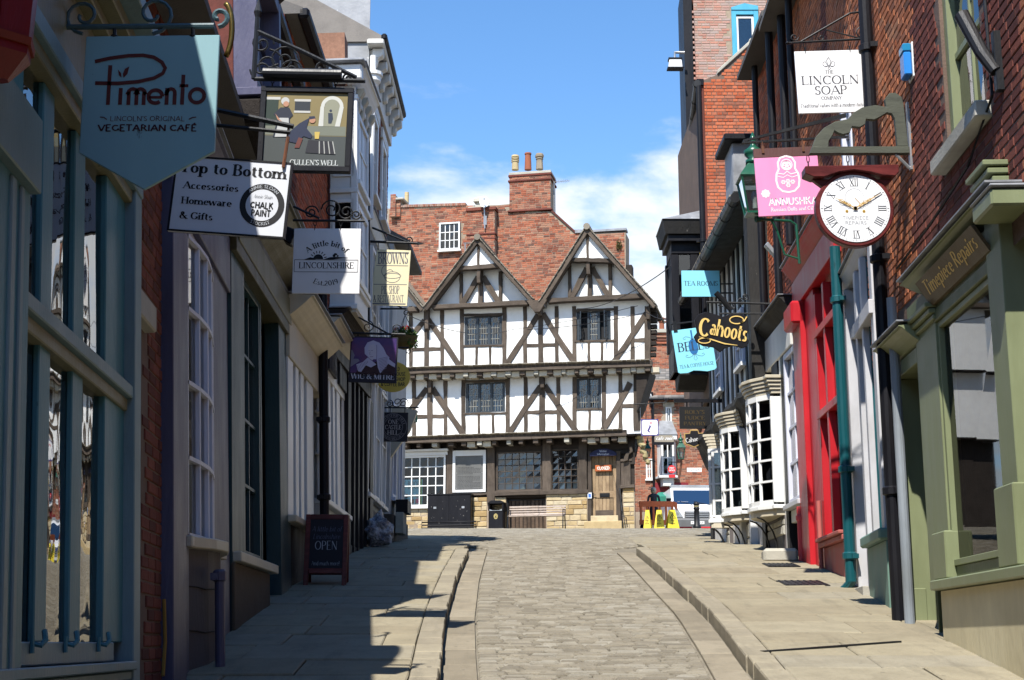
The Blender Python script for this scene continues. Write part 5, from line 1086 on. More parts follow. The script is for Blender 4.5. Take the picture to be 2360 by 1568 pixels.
# ---- person with fair hair walking behind the barrier
def person(pl,label,H,hair,top,legs,skin=(.5,.3,.22)):
 t=thing('person',label,'person',pl)
 k=H/1.7
 V=[((0,0,.95),.13),((0,0,1.12),.125),((0,0,1.3),.15),((0,0,1.42),.1),((0,0,1.5),.05),((.09,0,.88),.095),((.1,.03,.48),.06),((.1,-.02,.09),.042),((.1,.12,.04),.035),((-.09,0,.88),.095),((-.1,-.04,.48),.06),((-.1,-.12,.1),.042),((-.1,.02,.04),.035),((.19,0,1.38),.055),((.24,-.03,1.12),.042),((.22,.08,.9),.032),((.22,.11,.82),.03),((-.19,0,1.38),.055),((-.24,.0,1.12),.042),((-.22,.12,.92),.032),((-.22,.16,.84),.03),((0,.01,1.58),.085),((0,.01,1.66),.075)]
 E=[(0,1),(1,2),(2,3),(3,4),(0,5),(5,6),(6,7),(7,8),(0,9),(9,10),(10,11),(11,12),(3,13),(13,14),(14,15),(15,16),(3,17),(17,18),(18,19),(19,20),(4,21),(21,22)]
 me=bpy.data.meshes.new('body');me.from_pydata([(a*k,-n*k,z*k)for(a,n,z),r in V],E,[]);o=link('body',me,t)
 sk=o.modifiers.new('skin','SKIN');sb=o.modifiers.new('sub','SUBSURF');sb.levels=sb.render_levels=2
 for i,(c,r)in enumerate(V):me.skin_vertices[0].data[i].radius=(r*k,r*k)
 me.skin_vertices[0].data[0].use_root=True
 nt=NT('clothed_figure');tc=nt.N('ShaderNodeTexCoord');sx=nt.N('ShaderNodeSeparateXYZ');nt.L(tc.outputs['Object'],sx.inputs[0]);c=nt.ramp(nt.math('DIVIDE',sx.outputs[2],H),[(0,(.02,.02,.02)),(.035,legs),(.555,top),(.868,skin)],True);nt.bsdf(c,.8);me.materials.append(nt.m)
 g=MB();g.lathe([(.03,-.13),(.1,-.1),(.115,0),(.1,.07),(.05,.115)],0,-.02,1.62,14);h_=g.build('hair',col(hair),t,smooth=True);h_.scale=(k,)*3
 g=MB();g.lathe([(.012,0),(.018,.012),(.006,.05)],0,.1,1.58,6)
 for sx_ in(-1,1):g.lathe([(.002,-.008),(.01,0),(.002,.008)],sx_*.032,.088,1.61,6)
 f=g.build('face',col(skin),t);f.scale=(k,)*3
 return t
S_=facing(1508,1216,53.5,0);S_.O.z=G(53.5);S_.M.translation=S_.O;person(S_,'person with pale blond hair in a dark top standing behind the orange barrier',1.62,(.6,.52,.38),(.06,.06,.065),(.04,.04,.06))
p=hp(1481,1070,.2);t=thing('carved_corner_bracket','lumpy cream and brown carved bracket under the jetty at the right house corner','bracket',H0 .moved(p[0],.2,p[1]))
h=hp(1481,1004,.2)[1]-p[1];g=MB();q=[];r=[]
for i in range(12):f_=i/11;q.append((.18-.3*f_+.05*math.sin(i*2.1),.05*math.cos(i*1.7),h*f_));r.append(.07+.05*f_+.025*math.sin(i*2.9))
g.tube(q,r,9);g.build('carving',paint('cream_limewashed_carving',(.34,.28,.14),.85,.3,(.1,.07,.05),-.02,.6,20,(1,1,1)),t)
S_=facing(1493,1052,53.5);t=thing('wall_lantern','small dark green lantern half hidden behind the house corner','lantern',S_);lantern(t,1,m_green,m_glass);t.scale=(.6,)*3
g=MB();g.tube([(0,0,-.04),(0,-.05,-.2),(.5,-.2,-.3)],.03,6);g.build('bracket',m_iron,t)
# ======= left side of the street, near to far
def cornice(parent,a0,a1,z,h,proj,m,name='cornice',n=0,steps=4,lead=True):
 pts=[(n-.05,z)]
 for i in range(steps):
  f0,f1=i/steps,(i+1)/steps;pts+=[(n+proj*f0**.8+.01,z+h*f0),(n+proj*(f0+.6*(f1-f0))**.8+.01,z+h*(f0+.55*(f1-f0)))]
 pts+=[(n+proj+.02,z+h*.93),(n+proj+.02,z+h),(n-.05,z+h+.03)]
 g=MB();g.prism_s(pts,a0,a1);o=g.build(name,m,parent,bev=.004)
 if lead:g=MB();g.box(a0-.02,a1+.02,n-.05,n+proj+.04,z+h+.031,z+h+.045);g.build('lead_flashing',m_lead,parent)
 return o
def bx(parent,name,m,a0,a1,n0,n1,z0,z1,bev=.006):g=MB();g.box(min(a0,a1),max(a0,a1),n0,n1,z0,z1);return g.build(name,m,parent,bev=bev)
def roofbox(parent,a0,a1,z0,z1,depth,rise,m=m_brickdark,over=.3,rm=m_slate,n1=-.35):
 g=MB();g.box(a0,a1,-depth,n1,z0,z1);g.build('rear_wall',m,parent)
 g=MB();g.prism_s([(over,z1),(over,z1+.08),(-depth/2,z1+rise+.08),(-depth-.2,z1+.08),(-depth-.2,z1)],a0,a1);g.build('roof',rm,parent)
def wl(x0,y0,x1,y1,lean):return wall(x0,y0,x1,y1,lean)
def xat(pl,px,py,n=0):return pl.S(px,py,n)
def pipe(parent,a,n,z0,z1,r,m,name='downpipe',collars=(),shoe=0,sd=0):
 g=MB();p=[(a,n,z1),(a,n,z0+(.12 if shoe else 0))]
 if shoe:p+=[(a+sd*.05,n+.05,z0+.04),(a+sd*.1,n+.12,z0-.02)]
 g.tube(p,r,12);o=g.build(name,m,parent,smooth=False)
 for z in collars:g=MB();g.lathe([(r,0),(r*1.35,.01),(r*1.35,.07),(r,.085)],a,n,z,12);g.build('collar',m,o);g=MB();g.box(a-r*2.2,a+r*2.2,n-r-.02,n-r*.2,z+.01,z+.06);g.build('clip',m,o)
 return o
# ---- L1 : slate blue cafe front, nearest
m_teal=paint('slate_blue_paint',(.055,.19,.235),.45,.15,grime=.25);m_tealpale=paint('pale_slate_paint',(.16,.25,.275),.5,.12,grime=.3);m_olivecream=paint('olive_cream_paint',(0.180,0.175,0.100),.5,.15,grime=.3)
P1=wl(-1.712,3.2,-2.25,11.2,.05)
L1=thing('cafe_building','slate blue painted cafe front with tall window bars, nearest on the left','building',P1)
g1=-.1
a_=lambda x,y=1000:P1 .S(x,y)
ze=G(8)-G(3.2)+4.75
zr0,zr1=P1 .Z(170,1530),P1 .Z(170,1480);zt0,zt1=P1 .Z(170,822),P1 .Z(170,788);zh=P1 .Z(172,290)
A0=0.0;aL,aR=a_(52),a_(241)
for nm,z0,z1 in(('window',zr1,zt0),('window',zt1,zh)):
 f=bx(L1,nm,m_teal,a_(241),a_(286),-.06,-.0,z0,z1)
 for x0,x1 in((90,116),(168,192),(12,40)):
  bx(f,'mullion',m_teal,a_(x0),a_(x1),-.035,-.005,z0,z1)
 cuts=[a_(-60),a_(12),a_(40),a_(90),a_(116),a_(168),a_(192),a_(241)]
 for i in(2,4,6):
  g=MB();q=[random.uniform(-.005,.005)for _ in range(4)];g.add([(cuts[i],-.03+q[0],z0),(cuts[i+1],-.03+q[1],z0),(cuts[i+1],-.03+q[2],z1),(cuts[i],-.03+q[3],z1)],[(0,1,2,3)]);g.build('pane',m_glassold,f,fix=False)
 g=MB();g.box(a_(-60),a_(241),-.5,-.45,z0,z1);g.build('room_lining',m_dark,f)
bx(L1,'transom',m_tealpale,a_(-60),a_(286),-.1,.05,zt0,zt1);bx(L1,'transom_moulding',m_olivecream,a_(-60),a_(285),-.1,.02,zt0-.07,zt0-.002)
bx(L1,'bottom_rail',m_tealpale,a_(-60),a_(262),-.1,.01,zr0,zr1)
for i,x in enumerate((75,150,225)):
 g=MB();a=a_(x);g.tube([(a,.015,zr0+.09),(a,.05,zr0+.08),(a+.03,.06,zr0+.1),(a+.05,.05,zr0+.14)],.012,6);g.tube([(a-.02,.02,zr0+.05),(a-.02,.02,zr0+.12)],.01,6);g.build('hook',m_teal,L1)
bx(L1,'sill',m_tealpale,a_(-60),a_(285),-.1,.08,zr0-.05,zr0-.004);bx(L1,'sill',m_tealpale,a_(-60),a_(286),-.1,.05,zr0-.1,zr0-.054)
for x0,x1 in((-30,-18),(-6,3),(27,33)):bx(L1,'pilaster_bead',m_tealpale,a_(x0),a_(x1),-.1,.072 if x0<20 else .012,-.6,P1 .Z(20,440))
bx(L1,'stall_riser',m_tealpale,a_(-60),a_(286),-.1,.0,-.6,zr0-.1)
bx(L1,'pilaster',m_tealpale,a_(285),a_(300),-.1,.06,-.6,zh+.15);bx(L1,'pilaster',m_teal,a_(-200),a_(24),-.1,.06,-.6,P1 .Z(20,430));bx(L1,'capital',m_tealpale,a_(-200),a_(26),-.1,.1,P1 .Z(20,430),P1 .Z(20,250))
zf=zh
for i,(h,n,m)in enumerate(((.07,.04,m_olivecream),(.1,.07,m_tealpale),(.42,.03,m_olivecream),(.07,.1,m_olivecream),(.09,.17,m_olivecream),(.1,.26,m_tealpale))):
 bx(L1,'fascia_moulding' if h<.3 else 'fascia',m,a_(-260),a_(300),-.1,n,zf+.003*i,zf+h);zf+=h
d0,d1=a_(301),a_(333);zl=P1 .Z(335,760);b1=a_(377)
g=MB();holes(g,a_(300)+.002,b1,-.5,zf+.6,-.02,[(d0,d1,-.5,zl)],.35);g.build('wall',m_mortard,L1)
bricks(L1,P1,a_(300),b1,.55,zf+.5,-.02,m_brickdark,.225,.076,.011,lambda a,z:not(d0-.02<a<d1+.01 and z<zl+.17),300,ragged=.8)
bx(L1,'lintel',m_pale,d0-.05,d1+.12,-.1,.05,zl,zl+.16,.01);bx(L1,'door',m_teal,d0,d1,-.36,-.3,-.4,zl);bx(L1,'door_jamb',m_teal,d0+.02,d0+.12,-.3,-.05,-.4,zl)
g=MB();g.tube([(b1-.1,.02,P1 .Z(360,1380)),(b1-.12,.03,P1 .Z(360,1480)),(b1-.2,.03,P1 .Z(355,1560))],.012,6);g.build('cable',col((.25,.14,.02)),L1)
g=MB();holes(g,-2.2,8.2,zf,ze,-.04,[],.1);g.build('upper_wall',m_mortard,L1)
bricks(L1,P1,a_(150,60),a_(600,60),zf+.02,ze,-.04,m_brickr,.225,.076,.011,None,200,ragged=.8)
g=MB();g.prism([(4.4+.5*math.cos(i*.2618),ze+.35+.6*math.sin(i*.2618))for i in range(13)]+[(3.9,ze-.2),(4.9,ze-.2)],-1.5,.33);g.build('dormer',m_lead,L1)  # unseen dormer, added and shaped to cast a rounded shadow on the pavement
roofbox(L1,-3.2,5.4,-1,ze,7,2.5,n1=-.56)
# ---- L2 : lilac bow window
m_lilac=paint('lilac_grey_paint',(.07,.068,.125),.45,.15,grime=.25);m_lilacw=paint('lilac_white_paint',(.6,.61,.7),.45,.1,grime=.2);m_render=paint('grey_render',(0.108,0.095,0.095),.85,.2,(.14,.12,.11),-.1,.4,40)
L2=thing('bow_window_shop','lilac shop with a tall white bow window over a cracked grey rendered plinth','building',P1)
z_s=P1 .Z(455,1228,.1);zu=P1 .Z(455,535,.1)
a0,a1=a_(378),a_(521)
bx(L2,'pilaster',m_lilac,a0,a_(408),-.1,.06,-.5,zu+.3);bx(L2,'pilaster',m_lilac,a_(409),a_(428),-.1,.02,-.5,zu+.3);bx(L2,'pilaster',m_lilac,a_(487),a1,-.1,.02,-.3,zu+.3)
ba,bb=a_(428),a_(487);N_=4
def bow(f):return .0+.05*math.sin(math.pi*f)
pl_pts=[(ba+(bb-ba)*i/N_,bow(i/N_))for i in range(N_+1)]
g=MB()
win=bx(L2,'window',m_lilacw,ba,bb,-.06,-.0,zu,zu+.12);
for i in range(N_+1):a,n=pl_pts[i];bx(win,'glazing_bar',m_lilacw,a-.02,a+.02,n-.03,n+.02,z_s,zu,.004)
zz=[z_s+(zu-z_s)*j/4 for j in range(5)]
for j in range(5):
 g=MB()
 for i in range(N_):(xa,na),(xb,nb)=pl_pts[i],pl_pts[i+1];g.add([(xa,na-.02,zz[j]-.015),(xb,nb-.02,zz[j]-.015),(xb,nb+.025,zz[j]-.015),(xa,na+.025,zz[j]-.015),(xa,na-.02,zz[j]+.015),(xb,nb-.02,zz[j]+.015),(xb,nb+.025,zz[j]+.015),(xa,na+.025,zz[j]+.015)],[(0,1,2,3),(7,6,5,4),(0,4,5,1),(3,2,6,7)])
 g.build('glazing_bar',m_lilacw,win)
for i in range(N_):
 for j in range(4):(xa,na),(xb,nb)=pl_pts[i],pl_pts[i+1];g=MB();g.add([(xa,na-.01,zz[j]),(xb,nb-.01,zz[j]),(xb,nb-.01,zz[j+1]),(xa,na-.01,zz[j+1])],[(0,1,2,3)]);g.build('pane',m_glass,win,fix=False)
bx(win,'blind',m_lilacw,ba,bb,-.05,-.035,z_s,zu)
g=MB();g.prism_z([(ba-.1,-.05)]+[(a,n*3+.06)for a,n in[(ba-.1,.0)]+pl_pts+[(bb+.2,.01)]]+[(bb+.25,-.05)],z_s-.09,z_s-.01);g.build('sill',m_cream,L2,bev=.008)
g=MB();g.prism_z([(ba-.12,-.05)]+[(a,n*3)for a,n in[(ba-.12,.0)]+pl_pts+[(bb+.22,.01)]]+[(bb+.22,-.05)],-.2,z_s-.09);g.build('plinth',m_render,L2)
for z in(P1 .Z(460,1352,.1),P1 .Z(460,1455,.1)):
 g=MB();q=[]
 for i in range(14):f=i/13;a=ba-.1+(bb-ba+.28)*f;n=max(0,3*bow(max(0,min(1,(a-ba)/(bb-ba)))))+.002;q.append((a,n,z+random.uniform(-.012,.012)))
 g.tube(q,.005,4);g.build('crack',m_dark2,L2)
pipe(L2,a_(440,1400),.2,P1 .Z(440,1600,.2),P1 .Z(440,1300,.2),.035,m_lilac,collars=(P1 .Z(440,1320,.2),))
bx(L2,'fascia',m_lilac,a0,a1,-.1,.05,zu+.12,zu+.62);cornice(L2,a0,a1,zu+.62,.2,.22,m_lilac)
wq=[a_(486,300),a_(540,300),P1 .Z(515,400),P1 .Z(515,120)]
g=MB();holes(g,a0,a1,zu+.8,ze,-.03,[wq],.2);g.build('wall',m_mortard,L2);bricks(L2,P1,a0,a_(600,200),zu+.86,ze,-.03,m_brickr,.225,.076,.011,lambda a,z:not(wq[0]-.05<a<wq[1]+.05 and z<wq[3]+.1),150,ragged=.8)
w=window(L2,*wq,.02,m_lilac,2,3,.1,.05,.1,m_glassold,.05,m_lilac,.3)
g=MB();c=(wq[0]+wq[1])/2;r=(wq[1]-wq[0])/2
for k in range(10):t0,t1=math.pi*k/10,math.pi*(k+1)/10;g.prism([(c+r*math.cos(t0),wq[3]+r*.8*math.sin(t0)),(c+(r+.12)*math.cos(t0),wq[3]+(r+.12)*.8*math.sin(t0)),(c+(r+.12)*math.cos(t1),wq[3]+(r+.12)*.8*math.sin(t1)),(c+r*math.cos(t1),wq[3]+r*.8*math.sin(t1))],-.02,.08)
g.build('arch_moulding',m_lilac,w)
bx(L2,'stall',m_lilac,a0,a1,-.1,.0,-.6,.4);roofbox(L2,5.42,a_(521,400)+.4,-1,ze,7,2.5,n1=-.4)
# ---- L3 : dark teal shop with olive cornice
P3=wl(-2.36,11.1,-2.47,16.3,.045);m_dteal=paint('dark_teal_paint',(.012,.045,.055),.4,.2,grime=.15);m_olive=paint('olive_green_paint',(.075,.07,.035),.5,.2,grime=.3);m_brownst=stonemat('brown_sandstone',[(0,(.1,.075,.05)),(1,(.16,.12,.08))],30,.5,.4)
L3=thing('teal_shop','dark teal shop with a heavy olive cornice and brown stone plinth','building',P3)
b_=lambda x,y=1000,n=0:P3 .S(x,y,n)
zs3=P3 .Z(560,1284);zh3=P3 .Z(600,700)
bx(L3,'pilaster',m_dteal,b_(521),b_(552),-.1,.05,-.3,zh3)
window(L3,b_(552),b_(600),zs3,zh3,.0,m_dteal,3,4,.07,.03,.09,m_glassold,0,None,.35)
bx(L3,'sill',m_cream,b_(523),b_(612),-.1,.12,zs3-.09,zs3-.004,.008);bx(L3,'plinth',m_brownst,b_(521),b_(603),-.1,.07,-.4,zs3-.094,.01)
bx(L3,'door',m_dteal,b_(603),b_(640),-.4,-.34,-.2,zh3);bx(L3,'pilaster',m_dteal,b_(632),b_(655),-.1,.06,-.3,zh3);bx(L3,'door_return',m_dteal,b_(601),b_(604),-.36,.0,-.3,zh3)
g=MB();g.tube([(b_(610),-.28,zs3+.3),(b_(610),-.28,zs3+.9)],.012,6);g.build('door_handle',m_metal,L3)
zc=P3 .Z(600,640,.2)
bx(L3,'fascia',m_olive,b_(521),b_(655)+.02,-.2,.1,zh3,zh3+.5);cornice(L3,b_(521)-.05,b_(655)+.06,zh3+.5,.34,.4,m_olive,steps=6);bx(L3,'fascia_panel',m_olivecream,b_(521)+.1,b_(655)-.1,.1,.112,zh3+.12,zh3+.42)
g=MB();a=b_(655)+.05;g.tube([(a,.46,zh3+.62),(a,.2,zh3+.55),(a+.1,.08,zh3+.3)],.06,8);g.build('rainwater_outlet',m_black,L3)
ze3=G(14)-G(11.1)+6.3;u0,u1=zh3+.9,ze3
wu=[.05,1.55,P3 .Z(640,320,.45),P3 .Z(640,-5,.45)]
g=MB();holes(g,b_(521),b_(655)+.05,u0-.3,u1,.02,[wu],.2);g.build('wall',m_mortard,L3);bricks(L3,P3,b_(521),b_(655)+.05,u0,u1,.02,m_brickr,.225,.076,.011,lambda a,z:not(wu[0]-.05<a<wu[1]+.05 and wu[2]-.05<z<wu[3]+.05),200,ragged=.8)
w=window(L3,*wu,.45,m_lilac,2,3,.12,.06,.2,m_glassold,.05,m_lilac,0);bx(L3,'bay_side',m_brickdark,wu[0],wu[0]+.06,.0,.25,wu[2],wu[3]);bx(L3,'bay_side',m_brickdark,wu[1]-.06,wu[1],.0,.25,wu[2],wu[3]);bx(L3,'bay_base',m_oakdark,wu[0]-.04,wu[1]+.04,.0,.5,wu[2]-.3,wu[2]-.08,.03);bx(w,'curtain',col((.2,.012,.012)),wu[0]+.1,(wu[0]*.6+wu[1]*.4),.2,.22,wu[2],wu[3])
bx(L3,'curved_hood',m_oakdark,wu[0]-.1,wu[1]+.1,.0,.5,wu[3]+.01,wu[3]+.3,.08)
roofbox(L3,b_(521),b_(655)+.05,-1,u1,7,2.0,over=.2,n1=-.42)
bx(L3,'eaves_gutter',m_black,b_(521),b_(655)+.2,.14,.28,u1-.06,u1+.08,.03)
# ---- L4 : cream white shopfront, red brick above
P4=wl(-2.47,15.25,-2.45,20.4,.035)
L4=thing('cream_shop','narrow cream shop with white window posts and red brick upper wall','building',P4)
c_=lambda x,y=1000,n=0:P4 .S(x,y,n)
zs4=P4 .Z(690,1205);zh4=P4 .Z(695,870);gz=-.2
e0,e1,e2,e3=c_(656),c_(716),c_(735),c_(792)
for x0,x1 in((656,668),(674,681),(686,693),(700,715)):bx(L4,'window_post',m_white,c_(x0),c_(x1),-.1,.04,zs4,zh4)
g=MB();g.add([(e0,-.03,zs4),(e1,-.03,zs4),(e1,-.03,zh4),(e0,-.03,zh4)],[(0,1,2,3)]);g.build('pane',m_glass,L4);bx(L4,'room_lining',m_dark2,e0,e1,-.3,-.28,zs4,zh4)
bx(L4,'sill',m_cream,e0,e1,-.1,.13,zs4-.08,zs4-.003,.01);bx(L4,'plinth',m_blackrough,e0,e1+.1,-.2,.02,gz,zs4-.084)
bx(L4,'fascia',m_cream,e0,e2,-.2,.06,zh4,zh4+.45);cornice(L4,e0-.02,e2-.02,zh4+.45,.25,.32,m_cream,steps=5)
zs5=P4 .Z(760,1165);zh5=P4 .Z(760,890)
for x0,x1 in((737,745),(750,754),(760,764),(769,776),(782,791)):bx(L4,'window_post',m_white,c_(x0),c_(x1),-.1,.05,zs5,zh5)
g=MB();g.add([(e2,-.03,zs5),(e3,-.03,zs5),(e3,-.03,zh5),(e2,-.03,zh5)],[(0,1,2,3)]);g.build('pane',m_glass,L4);bx(L4,'room_lining',m_dark2,e2,e3,-.3,-.28,zs5,zh5)
for z in(.35,.68):bx(L4,'glazing_bar',m_white,e2,e3,-.06,.02,zs5+(zh5-zs5)*z-.02,zs5+(zh5-zs5)*z+.02)
bx(L4,'sill',m_white,e2,e3,-.1,.12,zs5-.08,zs5-.003,.01);bx(L4,'plinth',m_whiteold,e2,e3,-.2,.03,gz,zs5-.084)
bx(L4,'fascia',m_white,e2,e3,-.2,.06,zh5,zh5+.5);cornice(L4,e2,e3,zh5+.5,.22,.28,m_cream)
for f in(.3,.72):bx(L4,'name_board',m_black,e2+(e3-e2)*(f-.16),e2+(e3-e2)*(f+.14),.06,.1,zh5+.1,zh5+.42)
pipe(L4,c_(725),.12,P4 .Z(722,1215,.1),P4 .Z(725,560,.1),.06,m_black,collars=(P4 .Z(725,700,.1),P4 .Z(725,955,.1),P4 .Z(725,1140,.1)))
ze4=P4 .Z(745,128,.3)
g=MB();holes(g,e0,e3,zh4+.7,ze4,.0,[],.1);g.build('wall',m_mortard,L4);bricks(L4,P4,e0,e3,zh4+.75,ze4,.0,m_brickor,.225,.076,.011,None,200,ragged=.7)
roofbox(L4,e0,e3,-.5,ze4,7,1.6,over=.22,n1=-.32)
bx(L4,'eaves_gutter',m_black,e0,e3,.16,.3,ze4-.05,ze4+.08,.03)
g=MB();q=c_(765,60);g.box(q-.5,q-.1,-.6,.25,ze4-.2,ze4+1.6);g.build('parapet_pier',m_brick,L4);g=MB();g.add([(q-.55,.3,ze4+.35),(q+.1,.3,ze4+.3),(q+.3,.1,ze4+.05),(q-.1,.4,ze4-.1),(q-.55,.32,ze4+.1)],[(0,1,2,3,4)]);g.build('lead_flashing',m_lead,L4)
# ---- L5 : white bay on an upper floor over a black shopfront
P5=wl(-2.52,19.6,-2.36,23.2,.02)
L5=thing('white_bay_house','house with a tall white two storey bay jutting over a black shopfront','building',P5)
d_=lambda x,y=1000,n=0:P5 .S(x,y,n)
F5=facing(820,720,19.75);zb5=P5 .Z(819,718,.35);zt5=P5 .Z(836,240,.35)
s0=.12;s1=s0+1.3;pr=.35
side0=-.14
bx(L5,'bay_wall',m_white,s0,s1,side0,pr,zb5,zt5-.001,.01)
bay=None
for z0,z1 in((zb5+.42,zb5+1.65),(zb5+2.0,zt5-.35)):
 g=MB();
 for n0,n1,za,zb_ in((.02,.06,z0,z1),(.3,.34,z0,z1),(.059,.301,z0,z0+.05),(.059,.301,z1-.05,z1),(.059,.301,(z0+z1)/2-.025,(z0+z1)/2+.025)):g.box(s0-.03,s0+.01,n0,n1,za,zb_)
 f=g.build('window',m_white,L5,bev=.004)
 for za,zb_ in((z0+.05,(z0+z1)/2-.025),((z0+z1)/2+.025,z1-.05)):g=MB();g.add([(s0-.008,.06,za),(s0-.008,.3,za),(s0-.008,.3,zb_),(s0-.008,.06,zb_)],[(0,1,2,3)]);g.build('pane',m_glassdark,f,fix=False)
 g=MB();g.box(s0-.004,s0-.002,.05,.31,z0,z1);g.build('room_lining',m_dark,f)
for z in(zb5+.02,zb5+.36,zb5+1.75,zt5-.22):bx(L5,'bay_moulding',m_white,s0-.04,s1+.04,side0,pr+.04,z,z+.07)
bx(L5,'corner_post',m_white,s0-.03,s0+.1,pr-.06,pr+.03,zb5+.4,zt5-.2)
for z0,z1 in((zb5+.5,zb5+1.65),(zb5+2.0,zt5-.35)):window(L5,s0+.15,s1-.15,z0,z1,pr+.03,m_white,2,2,.08,.04,.06,m_glass,.03,m_white,0)
bx(L5,'soffit',m_cream,s0-.02,s1+.02,side0,pr+.02,zb5-.03,zb5+.018,.004)
for i in range(3):k=(s1-s0)/3;bx(L5,'soffit_panel',m_oakdark,s0+k*i+.06,s0+k*(i+1)-.04,side0+.1,pr-.08,zb5-.045,zb5-.031)
cornice(L5,s0-.12,s1+.2,zt5,.3,.2,m_white,n=pr-.06,steps=4)
bx(L5,'cornice_return',m_white,s0-.22,s0-.02,side0,pr+.12,zt5+.02,zt5+.26,.02);bx(L5,'cornice_return',m_lead,s0-.3,s0+.0,side0,pr+.17,zt5+.264,zt5+.32,.02)
for i in range(4):
 a=s0+.1+i*.36;g=MB();g.prism_s([(pr,zt5-.45),(pr+.05,zt5-.3),(pr+.06,zt5-.15),(pr+.12,zt5-.05),(pr+.12,zt5),(pr,zt5)],a,a+.13);g.build('console',m_cream,L5,bev=.01)
zf5=P5 .Z(830,905)
for i,(x0,x1)in enumerate(((792,799),(806,809),(816,819),(826,829),(836,839),(844,851))):bx(L5,'shop_post',m_black,d_(x0),d_(x1),-.1,.07,-.4,zf5)
g=MB();g.add([(0,0,.3),(3.4,0,.3),(3.4,0,zf5),(0,0,zf5)],[(0,1,2,3)]);g.build('pane',m_glass,L5);bx(L5,'room_lining',m_dark,0,3.4,-.3,-.28,-.3,zf5);bx(L5,'plinth',m_black,-.02,3.5,-.1,.05,-.5,.45)
bx(L5,'fascia',m_black,-.05,3.6,-.1,.1,zf5,zf5+.45);cornice(L5,-.05,3.6,zf5+.45,.2,.28,m_oakdark)
wz=[2.0,2.9,zf5+1.2,zf5+2.8]
g=MB();holes(g,-.05,3.25,zf5+.4,zt5-.1,-.01,[wz],.1);g.build('wall',m_brickdark,L5);window(L5,*wz,.0,m_white,2,2,.08,.04,.08,m_glass,.06,m_white,.2)
roofbox(L5,-.1,3.2,-.5,zt5-.7,7,.3,over=-.1,n1=-.31)
pipe(L5,2.9,.12,zf5+.6,zt5+.3,.05,m_black)
# ---- L6 : tall brick house with bracketed white eaves, rendered end wall
P6=wl(-2.45,22.9,-2.4,26.2,.0)
L6=thing('tall_brick_house','tall dark brick house with white bracketed eaves and a roughcast end wall','building',P6)
z6=P6 .Z(906,222,.25);L_=3.3
m_rough=paint('buff_roughcast',(.36,.32,.24),.95,.18,(.2,.16,.1),-.12,1.0,26,(1,1,1))
g=MB();g.box(0,L_,-6,-.02,0,z6);g.build('rear_wall',m_mortard,L6)
g=MB();g.box(-.03,-.002,-6,.0,4.5,z6);ew=g.build('end_wall',m_rough,L6)
E6=facing(790,100,22.85)
for y in(150,186,222):
 q0,q1=P6 .w(0,-.45,0),P6 .w(0,-.02,0);g=MB();z=P6 .Z(812,y);g.box(-.05,-.028,-.5,-.04,z-.02,z+.02);g.build('tile_course',m_brickdark,ew)
g=MB();g.box(-.06,-.03,-1.6,-.0,P6 .Z(800,10),P6 .Z(800,10)+3);g.build('lead_flashing',m_lead,ew)
w6=[[.5,1.3,6.2,7.7],[2.0,2.8,6.2,7.7],[2.0,2.8,3.0,4.7],[.5,1.3,3.0,4.7]]
okf=lambda a,z:not any(h[0]-.03<a<h[1]+.03 and h[2]-.03<z<h[3]+.03 for h in w6)
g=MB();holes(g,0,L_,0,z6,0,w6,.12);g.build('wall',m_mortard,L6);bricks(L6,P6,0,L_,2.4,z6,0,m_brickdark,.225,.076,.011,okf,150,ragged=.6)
for h in w6:window(L6,*h,.04,m_white,2,2,.09,.04,.1,m_glass,.08,m_white,.2);bx(L6,'lintel',m_whiteold,h[0]-.12,h[1]+.12,0,.05,h[3]+.002,h[3]+.2)
bx(L6,'eaves_board',m_whiteold,-.25,L_+.15,-.02,.27,z6+.2,z6+.3,.02);bx(L6,'gutter',m_black,-.25,L_+.2,.22,.32,z6+.28,z6+.4,.03);bx(L6,'frieze',m_whiteold,-.02,L_+.05,0,.06,z6-.35,z6+.19)
for i in range(7):a=-.1+i*(L_+.1)/6;g=MB();g.prism_s([(.06,z6-.12),(.14,z6-.1),(.15,z6),(.25,z6+.06),(.25,z6+.19),(.06,z6+.19)],a,a+.17);g.build('eaves_bracket',m_whiteold,L6,bev=.015)
g=MB();g.prism_s([(.3,z6+.31),(.3,z6+.37),(-3,z6+2.3),(-6.2,z6+.3)],-.1,L_+.1);g.build('roof',m_slate,L6)
pw=facing(843,300,22.7);pz=P6 .Z(845,335,.1)
pipe(L6,-.12,.08,pz-1,P6 .Z(843,66,.08),.055,m_white,collars=(P6 .Z(843,200,.08),));g=MB();z=P6 .Z(845,140,.08);g.lathe([(.06,-.12),(.09,-.05),(.14,0),(.14,.08),(.17,.1),(.17,.16)],-.12,.08,z,12);g.build('hopper',m_white,L6)
zc6=P6 .Z(905,560,.2)
bx(L6,'shop_front',paint('charcoal_shop_paint',(.03,.032,.034),.5,.2),.05,L_-.02,.002,.05,0,zc6-.4);cornice(L6,-.05,L_,zc6-.4,.25,.07,m_whiteold,n=.05)
for i in range(3):window(L6,.2+i*1.0,1.0+i*1.0,1.0,zc6-.7,.11,m_white,2,4,.07,.03,.06,m_glass,.05,m_white,0)
bx(L6,'plinth',m_render,.04,L_,.01,.1,-.6,.8)
